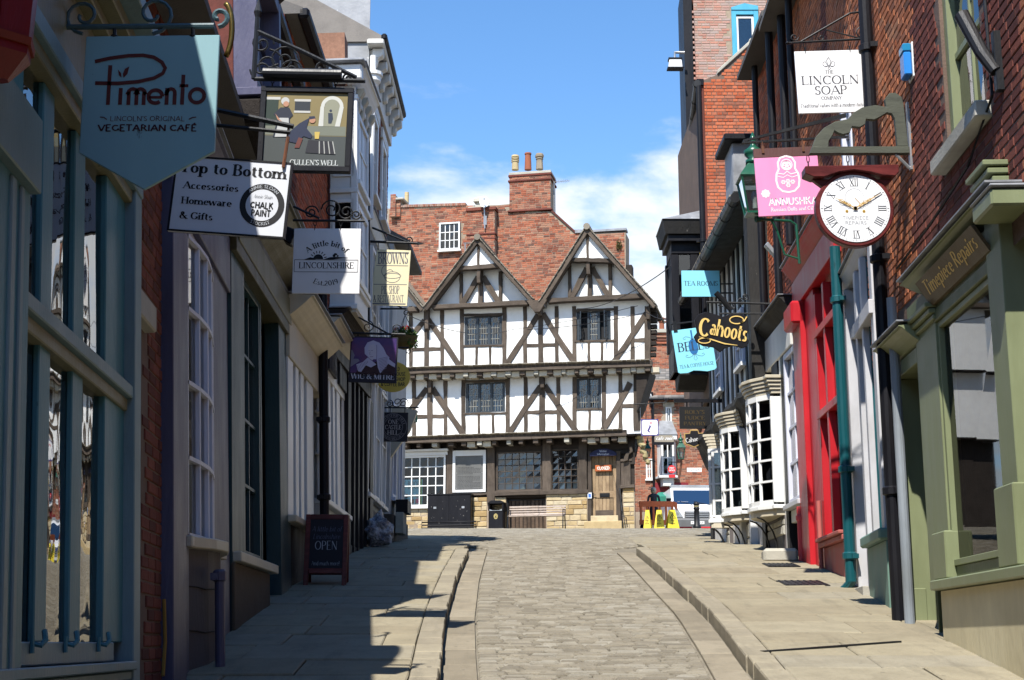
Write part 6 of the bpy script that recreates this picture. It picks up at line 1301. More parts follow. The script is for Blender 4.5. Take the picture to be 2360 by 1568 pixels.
# ---- L7 : cream corner house
P7=wl(-2.32,26.9,-2.22,29.4,.0)
L7=thing('cream_corner_house','cream rendered corner house with a dark plinth at the top of the street','building',P7)
z7=P7 .Z(880,905);zp=P7 .Z(890,1180);L_=2.5;w7=[.35,.95,zp+.35,zp+2.2];w8=[1.4,1.9,zp+.2,zp+2.0]
g=MB();holes(g,0,L_,zp,z7+3.2,0,[w7,w8],.15);g.build('wall',m_plaster2,L7);g=MB();g.box(L_-.02,L_,-5,-.002,-.6,z7+3.2);g.box(0,.02,-5,-.002,zp,z7+3.2);g.build('end_wall',m_plaster2,L7)
for h in(w7,w8):window(L7,*h,.02,m_lilacw,1,3,.08,.03,.1,m_glass,.06,m_lilacw,.2)
bx(L7,'plinth',paint('dark_brown_render',(.07,.055,.045),.8,.2),-.02,L_+.03,-5,.08,-.8,zp,.01);roofbox(L7,0.03,L_-.03,0,z7+3.2,5,1.6,n1=-.3)
g=MB();z=z7-.1;g.prism_s([(0,z-.9),(.35,z-.4),(.5,z),(0,z+.1)],.1,.25);g.build('sign_bracket',m_cream,L7)
bx(L7,'flower_trough',m_black,.3,.9,.09,.32,zp+.05,zp+.3);bx(L7,'step_block',m_pale,.2,.75,.1,.25,zp-.35,zp+.05)
# ---- the street goes on downhill behind the photographer
for nm,lb,x0,y0,x1,y1,hh in(('terraced_house','brick terraced house continuing the left side of the street downhill',-1.6,-24,-1.7,3.1,8.0),('terraced_house','brick terraced house continuing the right side of the street downhill',3.35,7.4,3.1,-24,8.5)):
 Pt=wall(x0,y0,x1,y1,.03);t=thing(nm,lb,'house',Pt);L_=math.hypot(x1-x0,y1-y0);zb=G(min(y0,y1))-G(y0)-.5;zt=max(G(y0),G(y1))-G(y0)+hh-1.5
 g=MB();g.box(0,L_,-6,0,zb,zt);g.build('wall',m_brickdark,t);g=MB();g.prism_s([(.3,zt),(.3,zt+.1),(-3,zt+2),(-6,zt)],0,L_);g.build('roof',m_slate,t)
 for i in range(7):a=1.5+i*3.4;z=G(y0+(y1-y0)*a/L_)-G(y0);window(t,a,a+1.3,z+1.0,z+2.6,.06,m_cream,3,3,.07,.03,.05,m_glass,.05,None,0);window(t,a,a+1.0,z+4.0,z+5.5,.06,m_cream,2,2,.07,.03,.05,m_glass,.05,None,0)
# ======= right side of the street, near to far
def wr_(xa,ya,xb,yb,lean=0):return wall(xa,ya,xb,yb,lean)
# ---- R1 : sage green clock repair shop
m_sage=paint('sage_green_paint',(.19,.215,.115),.45,.12,(.2,.19,.12),-.12,.12,grime=.35);m_sagedk=paint('deep_sage_paint',(.11,.13,.06),.5,.2,grime=.35);m_stucco=paint('cream_stucco',(.62,.55,.36),.85,.14,(.2,.17,.1),-.12,.4,30)
m_doordk=paint('dark_green_door',(.02,.03,.014),.4,.2,grime=.2)
Q1=wr_(3.65,13.9,3.36,7.6)
R1=thing('sage_shop','sage green shopfront with a sloping sign board and brick upper wall, nearest on the right','building',Q1)
r_=lambda x,y=1000,n=0:Q1 .S(x,y,n)
zsl=Q1 .Z(2250,1322,.1);zh=Q1 .Z(2230,690);zw0,zw1=zsl+.1,zh
wa,wb=r_(2186),r_(2330)
m_plst=m_stucco
f=window(R1,wa,wb,zw0,zw1,.035,m_sage,1,1,.05,.03,.06,glassmat('dim_shop_glass',(.6,.65,.65),0,.03,.6),0,None,.7)
bx(R1,'sill',m_sage,r_(2153,1330,.1),r_(2400),-.1,.14,zsl-.08,zsl+.0,.01);bx(R1,'sill',m_sagedk,wa,wb,-.1,.02,zsl+.004,zsl+.1)
bx(R1,'stall_riser',m_stucco,r_(2170,1400,.08),r_(2460),-.1,.08,-1.6,zsl-.084)
z0c=Q1 .Z(2160,755,.05)
bx(R1,'pilaster',m_sage,r_(2137),r_(2186),-.1,.05,zsl,zw1+.1);bx(R1,'pilaster_base',m_sage,r_(2150,1300,.1),r_(2180,1300,.1),-.1,.1,zsl+.004,zsl+.38,.01)
bx(R1,'pilaster',m_sage,r_(2325),r_(2362),-.1,.07,zsl,zw1+.55);bx(R1,'pilaster_base',m_sage,r_(2320),r_(2366),-.1,.12,zsl+.004,zsl+.55,.01)
for i in range(3):bx(R1,'capital',m_sage,r_(2318)-.0,r_(2366),-.1,.1+.03*i,zw1+.56+i*.06,zw1+.6+i*.06)
for i in range(3):bx(R1,'capital',m_sage,r_(2130),r_(2190),-.1,.08+.03*i,zw1+.02+i*.05,zw1+.06+i*.05)
bx(R1,'window_head',m_sagedk,wa-.02,wb,-.1,.06,zw1+.004,zw1+.1)
zf0=2.485;zf1=zf0+.19
bx(R1,'fascia',m_sagedk,r_(2120),r_(2340),-.1,.05,zw1+.1,zf1+.02)
sa,sb=2.5,4.2
fb=Q1 .moved((sa+sb)/2,.08,zf0)
t=thing('fascia_sign','brown tilted fascia board lettered Timepiece Repairs in gold script under the sage cornice','sign',fb);hw=(sb-sa)/2;hh=.19
g=MB();g.add([(-hw,.0,0),(hw,.0,0),(hw,.12,hh),(-hw,.12,hh),(-hw,-.03,0),(hw,-.03,0),(hw,.09,hh),(-hw,.09,hh)],[(0,1,2,3),(7,6,5,4),(0,4,5,1),(1,5,6,2),(2,6,7,3),(3,7,4,0)]);g.build('board',paint('bronze_board',(.10,.07,.035),.5,.12),t)
g=MB();q=MB();text(q,'Timepiece Repairs',0,.06,.1,0,hw*1.75,'plain',1.5,.3);g.add([(v[0],.003+.12*v[2]/hh,v[2])for v in q.v],q.f);g.build('lettering',col((.62,.42,.12),.4),t)
zc=zf1+.02;hc=.09
cornice(R1,2.02,4.72,zc,hc,.2,m_sage,steps=5);bx(R1,'cornice_block',m_sage,4.4,4.86,-.1,.24,zc-.08,zc+.04,.015);bx(R1,'cornice_block',m_lead,4.38,4.88,-.1,.25,zc+.044,zc+.07,.01)
dz=Q1 .Z(2110,850)
da,db=r_(2082),r_(2137)
bx(R1,'door_jamb',m_sage,da-.02,da+.09,-.3,.03,-.3,dz);bx(R1,'door',m_doordk,da+.09,db+.0,-.42,-.36,-.3,dz);bx(R1,'door_head',m_sage,da-.02,db,-.3,.05,dz+.002,dz+.14);bx(R1,'door_return',m_sagedk,db-.02,db-.003,-.35,.0,-1,dz);bx(R1,'pilaster_base',m_sage,da-.03,da+.1,-.1,.06,-.6,.25)
cornice(R1,da-.1,db+.12,dz+.15,.16,.2,m_sage)
bx(R1,'house_number_plate',m_brownst if 'm_brownst' in globals()else m_sagedk,da+.25,da+.4,-.36,-.35,dz-.45,dz-.35)
zb=zc+.3;zt=zb+6.5
wsz=[r_(2170,200),r_(2262,200),Q1 .Z(2190,345),Q1 .Z(2190,345)+1.6]
g=MB();holes(g,-.35,6.4,dz+.3,zt,-.02,[wsz],.16);g.build('wall',m_mortard,R1);bricks(R1,Q1,-.35,r_(2420,100),dz+.35,zt,-.02,m_brickr,.225,.076,.011,lambda a,z:not(wsz[0]-.02<a<wsz[1]+.02 and wsz[2]-.12<z<wsz[3]+.01)and not(a>r_(2090)and z<zc+.1),300,ragged=.9)
window(R1,wsz[0],wsz[1],wsz[2],wsz[2]+1.6,-.05,m_sage,2,2,.1,.03,.1,m_glass,0,None,.4,meet=.05);bx(R1,'sill',m_pale,wsz[0]-.14,wsz[1]+.14,-.2,.1,wsz[2]-.13,wsz[2]-.003,.012)
g=MB();g.box(-.35,6.4,-6,-.5,-1,zt);g.build('rear_wall',m_brickdark,R1)
g=MB();g.prism_s([(.35,zt),(.35,zt+.08),(-3,zt+2),(-6,zt)],-.4,6.4);g.build('roof',m_slate,R1)
bx(R1,'wall_base',m_sagedk,-.35,da-.03,-.4,-.02,-1,dz+.3)
al=Q1 .moved(*(lambda q:(q[0],.0,q[1]))(Q1 .P(2086,180,.05)));t=thing('alarm_box','bright blue alarm box on the brick wall above the clock bracket','alarm box',al)
g=MB();g.box(-.08,.08,0,.07,0,.22);g.build('case',col((.03,.22,.62),.3),t,bev=.012);g=MB();g.box(-.08,.08,-.0,.075,.222,.30);g.build('strobe',col((.02,.2,.38),.2),t,bev=.01);bx(t,'back_plate',m_white,-.09,.09,-.02,-.001,-.02,.31)
fl=Q1 .moved(*(lambda q:(q[0],.0,q[1]))(Q1 .P(2305,165,.0)));t=thing('wall_floodlight','black tubular wall light with peeling paint above the sage shop','light',fl)
g=MB();g.tube([(0,.03,0),(-.05,.1,.16),(-.14,.2,.5)],[.045,.05,.055],12);g.build('tube',paint('peeling_black_paint',(.014,.014,.016),.45,.3,(.5,.5,.48),-.05),t);bx(t,'wall_bracket',m_iron,-.03,.03,-.02,.04,-.15,.3)
g=MB();q=[(r_(2090,600)+i*.25,.015,Q1 .Z(2100,640)+.1*i*1.0+random.uniform(-.02,.02))for i in range(9)];g.tube([(r_(2350),.02,zt)]+[(r_(2352),.02,zc+.9)]+[(r_(2280),.02,zc+.62),(r_(2180),.02,zc+.52),(r_(2095),.02,zc+.48)],.012,5);g.build('cable',m_black,R1)
# ---- R2 : narrow white doorway with teal door
m_tealg=paint('dull_teal_paint',(.006,.075,.09),.4,.15,grime=.2);m_tealpl=paint('pale_teal_plinth',(.14,.24,.2),.6,.2,grime=.3);m_greyw=paint('grey_white_paint',(.5,.5,.52),.45,.12,(.28,.26,.24),-.1)
Q2=wr_(4.0,17.0,3.67,13.85)
R2=thing('white_doorway_house','narrow house with a grey white door surround and teal door','building',Q2)
h_=lambda x,y=1000,n=0:Q2 .S(x,y,n)
ztop2=Q2 .Z(2000,580)
f0,f1,f2,f3,f4=h_(1958),h_(1972),h_(1992),h_(2010),h_(2036)
bx(R2,'door_surround',m_greyw,f0,f1,-.15,.05,-.3,ztop2);bx(R2,'door',m_tealg,f1+.002,f2,-.2,-.14,-.3,Q2 .Z(1985,745));bx(R2,'fanlight_bar',m_greyw,f1,f2,-.15,.0,Q2 .Z(1985,745),Q2 .Z(1985,720));bx(R2,'door_surround',m_greyw,f2,f2+.14,-.15,.04,-.3,ztop2)
bx(R2,'side_light',m_greyw,f2+.14,f4,-.15,-.02,Q2 .Z(2010,1235),ztop2);bx(R2,'side_post',m_greyw,f3+.05,f3+.16,-.1,.06,Q2 .Z(2010,1235),ztop2);bx(R2,'side_post',m_greyw,f4-.1,f4+.08,-.1,.05,Q2 .Z(2020,1235),ztop2)
bx(R2,'side_strip',m_tealg,f3+.17,f3+.2,-.05,.0,Q2 .Z(2010,1235),ztop2)
bx(R2,'transom',m_greyw,f2+.14,f4+.08,-.12,.09,Q2 .Z(2015,735),Q2 .Z(2015,700));g=MB();g.lathe([(.02,0),(.035,.02),(.02,.05)],(f1+f2)/2+.1,-.1,Q2 .Z(1985,1050),8);g.build('door_knob',col((.4,.22,.03),.3),R2);bx(R2,'letter_plate',m_metal,f1+.1,f2-.08,-.142,-.13,Q2 .Z(1985,1110),Q2 .Z(1985,1090))
bx(R2,'panel',m_tealpl,f2+.14,f4+.12,-.15,.05,-.8,Q2 .Z(2010,1265));bx(R2,'panel_cap',m_tealpl,f2+.1,f4+.14,-.15,.12,Q2 .Z(2010,1265)+.004,Q2 .Z(2010,1238),.02);bx(R2,'doorstep',m_pale,f0-.02,f2+.14,-.2,.12,-.6,-.05)
cornice(R2,f0-.02,f4+.06,ztop2+.003,.14,.08,m_greyw)
zt2=Q2 .Z(2000,-120)+2.5
g=MB();holes(g,0,3.18,ztop2+.2,zt2,-.04,[[.9,1.7,ztop2+1.1,ztop2+2.6]],.15);g.build('wall',m_mortard,R2);bricks(R2,Q2,0,3.18,ztop2+.25,zt2,-.04,m_brickr,.225,.076,.011,lambda a,z:not(.85<a<1.75 and ztop2+1.05<z<ztop2+2.65),200,ragged=.9);window(R2,.9,1.7,ztop2+1.1,ztop2+2.6,-.02,m_lilacw,2,2,.1,.03,.1,m_glass,.08,m_pale,.3)
g=MB();g.box(0,3.2,-6,-.4,-1,zt2);g.build('rear_wall',m_brickdark,R2);g=MB();g.prism_s([(.35,zt2),(.35,zt2+.08),(-3,zt2+2),(-6,zt2)],0,3.2);g.build('roof',m_slate,R2)
bx(R2,'eaves_gutter',m_black,0,3.2,.35,.5,zt2-.02,zt2+.12,.02)
pipe(R2,h_(2048,1000,.12),.12,Q2 .Z(2078,1470,.12)-.2,zt2,.062,m_black,collars=(Q2 .Z(2030,600,.12),Q2 .Z(2060,1140,.12),Q2 .Z(2010,90,.12)))
pipe(R2,Q2 .S(2072,1000,.06),.06,Q2 .Z(2085,1470,.06)-.2,Q2 .Z(2062,675,.06),.045,paint('grey_blue_pipe',(.24,.27,.3),.45,.2),name='service_pipe')
pipe(R2,h_(1945,1000,.13),.13,Q2 .Z(1967,1365,.13),Q2 .Z(1930,555,.13),.062,m_tealg,collars=(Q2 .Z(1950,1090,.13),Q2 .Z(1960,1290,.13),Q2 .Z(1935,690,.13)),shoe=1,sd=-1)
# ---- R3 : red shop
m_red=paint('pillar_red_paint',(.46,.014,.022),.4,.15,(.3,.2,.18),-.14,.08,grime=.2);m_redpale=paint('faded_red_paint',(.38,.1,.085),.7,.2,(.3,.2,.17),-.1,.3,grime=.35)
Q3=wr_(4.12,20.2,4.0,16.95)
R3=thing('red_shop','bright red painted shopfront with tall mullioned window and faded red stall riser','building',Q3)
k_=lambda x,y=1000,n=0:Q3 .S(x,y,n)
zt3=Q3 .Z(1850,680,.1);zs3=Q3 .Z(1925,1230,.05)
p0,p1,p2,p3=k_(1853),k_(1872),k_(1893),k_(1946)
bx(R3,'pilaster',m_red,p0,p1,-.1,.1,-.4,zt3);bx(R3,'pilaster',m_red,p1+.01,p2,-.1,.03,-.4,zt3);bx(R3,'console',m_red,p0-.02,p1,-.1,.22,zt3-.32,zt3,.03)
for a,b in((p2+.0,p2+.12),(p2+.62,p2+.74),(p3-.16,p3)):bx(R3,'mullion',m_red,a,b,-.12,.03,zs3,zt3-.1)
for z in(zs3+1.55,zt3-.7):bx(R3,'transom',m_red,p2,p3,-.1,.045,z,z+.1)
g=MB();g.add([(p2,-.06,zs3),(p3,-.06,zs3),(p3,-.06,zt3),(p2,-.06,zt3)],[(0,1,2,3)]);g.build('pane',m_glass,R3);bx(R3,'room_lining',m_dark,p2,p3,-.5,-.45,zs3,zt3)
bx(R3,'sill',m_redpale,p2-.03,p3+.05,-.1,.14,zs3-.05,zs3-.003,.01);bx(R3,'sill',m_redpale,p2-.02,p3+.05,-.1,.1,zs3-.12,zs3-.054,.01);bx(R3,'stall_riser',m_redpale,p2-.01,p3+.06,-.1,.03,-.8,zs3-.124)
bx(R3,'fascia',m_red,p0-.05,p3+.3,-.2,.08,zt3+.004,zt3+.4);cornice(R3,p0-.06,p3+.4,zt3+.4,.22,.2,m_red,steps=5)
pipe(R3,p0-.02,.1,-.05,.8,.045,col((.55,.06,.07)),name='standpipe',collars=(.6,));pipe(R3,p2-.04,.07,-.25,.75,.03,m_redpale,name='standpipe')
zt3b=z4b_ if 0 else Q3 .Z(1790,-30,.3)
g=MB();holes(g,0,3.3,zt3+.5,zt3b,-.05,[],.1);g.build('wall',m_mortard,R3);bricks(R3,Q3,0,3.3,zt3+.85,zt3b,-.05,m_brickr,.225,.076,.011,None,150,ragged=.9);g=MB();g.box(0,3.28,-6,-.3,-1,zt3b);g.build('rear_wall',m_brickdark,R3);g=MB();g.prism_s([(.35,zt3b),(.35,zt3b+.08),(-3,zt3b+2),(-6,zt3b)],-.05,3.3);g.build('roof',m_slate,R3)
pipe(R3,.5,.1,zt3+.95,zt3b,.06,m_black);pipe(R3,1.2,.1,zt3+.95,zt3b,.05,m_black)
# ---- R4 : small pale shop with lettered fascia
Q4=wr_(4.12,22.6,4.1,20.15)
R4=thing('pale_small_shop','little grey white shopfront with worn fascia between black posts and the red shop','building',Q4)
j_=lambda x,y=1000,n=0:Q4 .S(x,y,n)
zt4=Q4 .Z(1820,800,.05);zs4=Q4 .Z(1830,1160,.05)
bx(R4,'post',m_black,j_(1792),j_(1806),-.1,.06,-.3,zt4);bx(R4,'post',m_white,j_(1807),j_(1811),-.1,.04,-.3,zt4);bx(R4,'post',m_black,j_(1812),j_(1818),-.1,.05,-.3,zt4)
window(R4,j_(1819),j_(1851),zs4,zt4-.02,.05,m_lilacw,2,4,.08,.04,.08,m_glass,.08,m_greyw,.3)
bx(R4,'stall_riser',m_whiteold,j_(1819),j_(1851),-.2,.02,.35,zs4-.075);bx(R4,'riser_shadow_gap',m_dark,j_(1822),j_(1848),-.2,-.05,-.5,.34);bx(R4,'post',m_whiteold,j_(1845),j_(1853),-.1,.06,-.6,.36)
fa=bx(R4,'fascia',m_whiteold,-.1,2.45,-.2,.07,zt4,zt4+.5,.01);g=MB();text(g,'ANTIQUES' if 0 else '',1.1,zt4+.15,.2,.08);
cornice(R4,-.15,2.5,zt4+.5,.2,.2,m_blackrough)
z4b=Q4 .Z(1748,55,.3)
g=MB();g.box(-.1,2.45,-6,-.05,zt4+.4,z4b);g.build('wall',m_mortard,R4);bricks(R4,Q4,-.1,2.45,zt4+.75,z4b,-.05,m_brickor,.225,.076,.011,None,150,ragged=.9);g=MB();g.prism_s([(.3,z4b),(.3,z4b+.08),(-3,z4b+2),(-6,z4b)],-.1,2.45);g.build('roof',m_slate,R4);g=MB();g.box(-.1,2.4,-6,-.25,-1,zt4+.4);g.build('rear_wall',m_dark2,R4)
pipe(R4,1.9,.1,zt4+.8,z4b,.06,m_black);pipe(R4,.5,.1,zt4+.8,z4b,.05,m_black)
# ---- R5 : timber framed shop with three bow windows under a black jetty
Q5=wr_(4.07,29.2,4.1,22.55)
R5=thing('bow_window_house','old black and white timber framed house with three white bow windows under a black jetty','house',Q5)
n_=lambda x,y=1000,n=0:Q5 .S(x,y,n)
L5_=6.65;GN=.46
zj=Q5 .Z(1750,860,.4);zj2=zj
g=MB();g.box(0,L5_,-6,-.02,-.5,zj);g.build('ground_floor_wall',m_plaster2,R5)
JN=-.04
zE=Q5 .Z(1650,545,.45)+.06
g=MB();g.box(0,L5_-.25,-5.8,JN-.02,zj+.1,zE);g.build('plaster_wall',m_plasterw,R5)
timber(R5,(L5_+.12,zj-.35),(L5_+.1,zE+.1),.3,.27,m_blackrough,.32,name='corner_post',wob=.02)
bx(R5,'end_wall',m_mortard,L5_-.02,L5_+.0,-.1,JN-.1,zj+.3,zE);g=MB();g.box(L5_,L5_+.25,-.6,-.06,zj,zE);
g.build('brick_pier',m_mortar,R5)
E5=Q5 .moved(L5_+.26,0,0)
k=0;z=zj+.1
while z<zE:
 for n0 in(-.36,-.2):
  g=MB();w=random.uniform(.1,.14);g.box(L5_+.02,L5_+.27+random.uniform(-.015,.01),n0,n0+w,z,z+.064);g.build('brick',m_brickor,R5,bev=.006)
 z+=.077
x=.12;i=0
while x<L5_-.35:
 timber(R5,(x,zj+.15),(x+random.uniform(-.04,.04),zE-.02),random.uniform(.17,.23),JN+.004,m_blackrough,.1,wob=.02,name='stud');x+=random.uniform(.52,.6)
for b0 in(1.2,3.8):window(R5,b0,b0+.75,zj+.9,zj+1.9,JN+.06,m_lilacw,2,3,.06,.03,.06,m_glass,.04,m_white,0)
g=MB();pr=[(-.02,zj-.6),(.06,zj-.45),(.12,zj-.25),(.24,zj-.08),(.3,zj+.04),(.28,zj+.14),(.1,zj+.24),(-.08,zj+.26)]
for i in range(12):
 a0,a1=L5_*i/12,L5_*(i+1)/12
m=bpy.data.meshes.new('jetty');vs=[];fs=[];K=len(pr);NN=40
for i in range(NN+1):
 a=(L5_-.1)*i/NN
 for n,z in pr:j=.025*math.sin(a*5+z*9)+random.uniform(-.014,.014);vs.append((a,-(n+j),z+random.uniform(-.018,.018)))
for i in range(NN):fs+=[(i*K+j,i*K+(j+1)%K,(i+1)*K+(j+1)%K,(i+1)*K+j)for j in range(K)]
fs+=[tuple(range(K)),tuple(range(NN*K,NN*K+K))]
m.from_pydata(vs,[],fs);m.materials.append(m_blackrough);link('jetty_cove',m,R5)
def bowwin(x0,x1,ytop,ybot,proud,lb=None,nx=5,ny=5):
 A0,A1=n_(x0,(ytop+ybot)/2,proud*.6),n_(x1,(ytop+ybot)/2,proud*.3)
 xm=(x0+x1)/2;zt,zb=Q5 .Z(xm,ytop,proud),Q5 .Z(xm,ybot,proud)
 K=nx;pts=[(A0+(A1-A0)*i/K,proud*math.sin(math.pi*(.08+.84*i/K))**.7)for i in range(K+1)]
 g=MB();g.box(A0-.05,A0+.02,-.05,pts[0][1]+.03,zb,zt);f=g.build('window',m_white,R5,bev=.005);g=MB();g.box(A1-.02,A1+.05,-.05,pts[-1][1]+.03,zb,zt);g.build('jamb',m_white,f,bev=.005)
 for i,(a,n)in enumerate(pts):bx(f,'glazing_bar',m_white,a-(.035 if i in(0,K)else .016),a+(.035 if i in(0,K)else .016),n-.03,n+.02,zb,zt,.004)
 zz=[zb+(zt-zb)*j/ny for j in range(ny+1)]
 for j,z in enumerate(zz):
  g=MB();h=.04 if j in(0,ny)else .016
  for i in range(K):(xa,na),(xb,nb)=pts[i],pts[i+1];g.add([(xa,na-.03,z-h),(xb,nb-.03,z-h),(xb,nb+.024,z-h),(xa,na+.024,z-h),(xa,na-.03,z+h),(xb,nb-.03,z+h),(xb,nb+.024,z+h),(xa,na+.024,z+h)],[(0,1,2,3),(7,6,5,4),(0,4,5,1),(3,2,6,7)])
  g.build('glazing_bar',m_white,f)
 for i in range(K):
  for j in range(ny):(xa,na),(xb,nb)=pts[i],pts[i+1];g=MB();q=random.uniform(-.01,.01);g.add([(xa,na-.01+q,zz[j]),(xb,nb-.01-q,zz[j]),(xb,nb-.01,zz[j+1]),(xa,na-.01,zz[j+1])],[(0,1,2,3)]);g.build('pane',m_glass,f,fix=False)
 def slab(o,z0,z1,nm,m):g=MB();g.prism_z([(A0-.06-o,-.05),(A0-.06-o,pts[0][1]+o)]+[(a,n+o)for a,n in pts]+[(A1+.06+o,pts[-1][1]+o),(A1+.06+o,-.05)],z0,z1);return g.build(nm,m,f,bev=.006)
 for i in range(5):slab(.02+.024*i,zt+.04+i*.055,zt+.09+i*.055,'cornice_moulding',m_cream)
 slab(.05,zb-.1,zb-.04,'sill',m_white);slab(.0,zb-.2,zb-.1,'sill',m_cream)
 bx(f,'room_lining',m_dark,A0,A1,-.1,-.03,zb,zt)
 for s in(.25,.75):
  g=MB();a=A0+(A1-A0)*s;q=[(a,.02,zb-.75),(a,.1,zb-.7)]
  q+=[(a,.1+proud*.75*(1-math.cos(u)),zb-.7+.5*math.sin(u))for u in(.3,.6,.9,1.2,1.5)]
  g.tube(q,.014,6);g.build('scroll_bracket',m_iron,f)
 bx(R5,'stall_wall',m_render,A0-.1,A1+.1,-.05,.05,-.8,zb-.2,.01)
 stones(R5,A0-.1,A1+.1,-.5,zb-.25,.07,m_pale,.14,.24,.2,.4)
 return f,pts,zz
wf1=bowwin(1735,1787,892,1150,.42,None,5,5)
wf2=bowwin(1676,1714,965,1162,.42,None,5,4)
wf3=bowwin(1652,1668,1015,1180,.36,None,4,4)
def notice(wf,i,j,c,f0=.1,f1=.9,g0=.1,g1=.9,txt=None):
 f,pts,zz=wf;(xa,na),(xb,nb)=pts[i],pts[i+1];q0=(xa+(xb-xa)*f0,na+(nb-na)*f0-.03);q1=(xa+(xb-xa)*f1,na+(nb-na)*f1-.03);z0=zz[j]+(zz[j+1]-zz[j])*g0;z1=zz[j]+(zz[j+1]-zz[j])*g1
 g=MB();g.add([(q0[0],q0[1],z0),(q1[0],q1[1],z0),(q1[0],q1[1],z1),(q0[0],q0[1],z1)],[(0,1,2,3)]);return g.build('notice',col(c),f)
notice(wf1,3,1,(.06,.04,.3),.1,.8,.2,1.3);notice(wf2,3,2,(.6,.62,.66));notice(wf2,2,1,(.65,.05,.12),.1,.9,0,.8);notice(wf2,3,1,(.4,.5,.6));notice(wf2,2,0,(.6,.02,.05),.1,.9,.4,1)
d0,d1=n_(1716),n_(1736)
bx(R5,'door_post',m_white,d0,d0+.14,-.1,.1,-.5,zj-.25);bx(R5,'door_post',m_white,d1-.12,d1,-.1,.1,-.5,zj-.25);bx(R5,'door',m_white,d0+.14,d1-.12,-.1,-.01,-.5,zj-.4);bx(R5,'post_base',m_whiteold,d0-.03,d0+.17,-.1,.14,-.5,.35)
g=MB();g.box(d0+.02,d0+.12,.101,.105,zj-1.3,zj-1.2);pl_=g.build('number_plate',m_white,R5);g=MB();text(g,'39',d0+.07,zj-1.285,.09,.108,.1,'sans',1.3);g.build('lettering',col(BLACK),pl_)
bx(R5,'corner_board',m_black,L5_-.32,L5_-.02,-.1,.1,-.6,zj-.1);bx(R5,'corner_board',m_black,0,.35,-.1,.02,-.5,zj)
g=MB();g.prism_s([(GN-.05,zE),(GN-.05,zE+.06),(-2.6,zE+.9),(-6,zE)],-.1,L5_+.1);g.build('roof',m_blackrough,R5)
g=MB();a=[(i,GN,zE-.06)for i in(-.2,L5_+.35)];g.tube(a,.085,10);gt=g.build('gutter',m_iron,R5)
for i in range(9):g=MB();a=-.1+i*.85;g.tube([(a,GN,zE-.06),(a+.05,GN,zE-.06)],.095,10);g.build('bracket',m_iron,gt)
for i in range(24):bx(R5,'eaves_tile',m_tile,i*.28,i*.28+.25,GN-.15,GN+.05,zE+.05,zE+.09)
dq=Q5 .P(1690,380,.2);g=MB();g.box(dq[0]-.3,dq[0]+.5,-1,.3,zE+.4,zE+1.3);g.build('dormer',m_lead,R5,bev=.02);bx(R5,'dormer_roof',m_black,dq[0]-.45,dq[0]+.65,-1,.45,zE+1.302,zE+1.42,.02)
# ---- R6 : orange brick gable rising behind
F6=facing(1700,600,29.6,0);q0,q1=F6 .P(1630,470),F6 .P(1768,470)
F6=Pl(F6 .w(q0[0],0,0),(1,0));F6 .O.z=G(29.6);F6 .M.translation=F6 .O
R6=thing('orange_brick_house','tall house with an orange brick gable end and sloping stone coping above the tiled roof','building',F6)
def v_(x,y,n=0):return F6 .P(x,y,n)
c0,c1,c2,c3=v_(1642,185),v_(1655,172),v_(1728,102),v_(1775,70)
wdt=v_(1775,400)[0]
topf=[(0,c0[1]),(c1[0],c1[1]),(c2[0],c2[1]),(wdt,c3[1])]
def tz(a):
 for(p,q),(r,s)in zip(topf,topf[1:]):
  if p<=a<=r:return q+(s-q)*(a-p)/(r-p)
 return topf[-1][1]
zlo=v_(1640,905)[1]
g=MB();g.prism([(0,zlo),(wdt,zlo)]+topf[::-1],-5,0);g.build('gable_wall',m_mortard,R6);bx(R6,'ground_floor_wall',m_black,.8,wdt,-5,-.05,0,zlo-.003)
lowz=v_(1700,520)[1]
bricks(R6,F6,0,wdt,lowz-.5,c3[1],0,m_brickor,.232,.0775,.012,lambda a,z:z<tz(a)-.04,300,english=True,ragged=.3)
for(p,q),(r,s)in zip(topf[1:],topf[2:]):g=MB();g.prism([(p-.02,q),(r+.02,s),(r+.02,s+.09),(p-.02,q+.09)],-.4,.05);g.build('coping',m_pale,R6,bev=.01)
g=MB();g.prism_z([(-.05,-.02),(-.002,-.02),(.62,-7),(.57,-7)],zlo,c0[1]);g.build('side_wall',m_brickdark,R6)
g=MB();g.prism_z([(-.0,.02),(-.16,.04),(.42,-7.1),(.58,-7.1)],c0[1]-.12,c0[1]+.02);g.build('eaves',m_black,R6)
g=MB();g.tube([(-.15,.06,c0[1]-.1),(.43,-7.1,c0[1]-.1)],.085,10);gt=g.build('gutter',m_iron,R6)
for i in range(8):f=i/7;g=MB();a=-.15+.58*f;n=.02-7*f;g.tube([(a,n,c0[1]-.1),(a+.004,n-.05,c0[1]-.1)],.097,10);g.build('bracket',m_iron,gt)
pipe(R6,-.12,.02,zlo+1,c0[1]-.15,.06,m_black,collars=(v_(1640,560)[1],));pipe(R6,.44,-7.0,zlo+1,c0[1]-.8,.06,m_black)
g=MB();g.lathe([(.06,-.1),(.1,-.02),(.14,.1),(.14,.22),(.1,.24)],.4,-7.0,c0[1]-.55,10);g.build('hopper',m_black,R6)
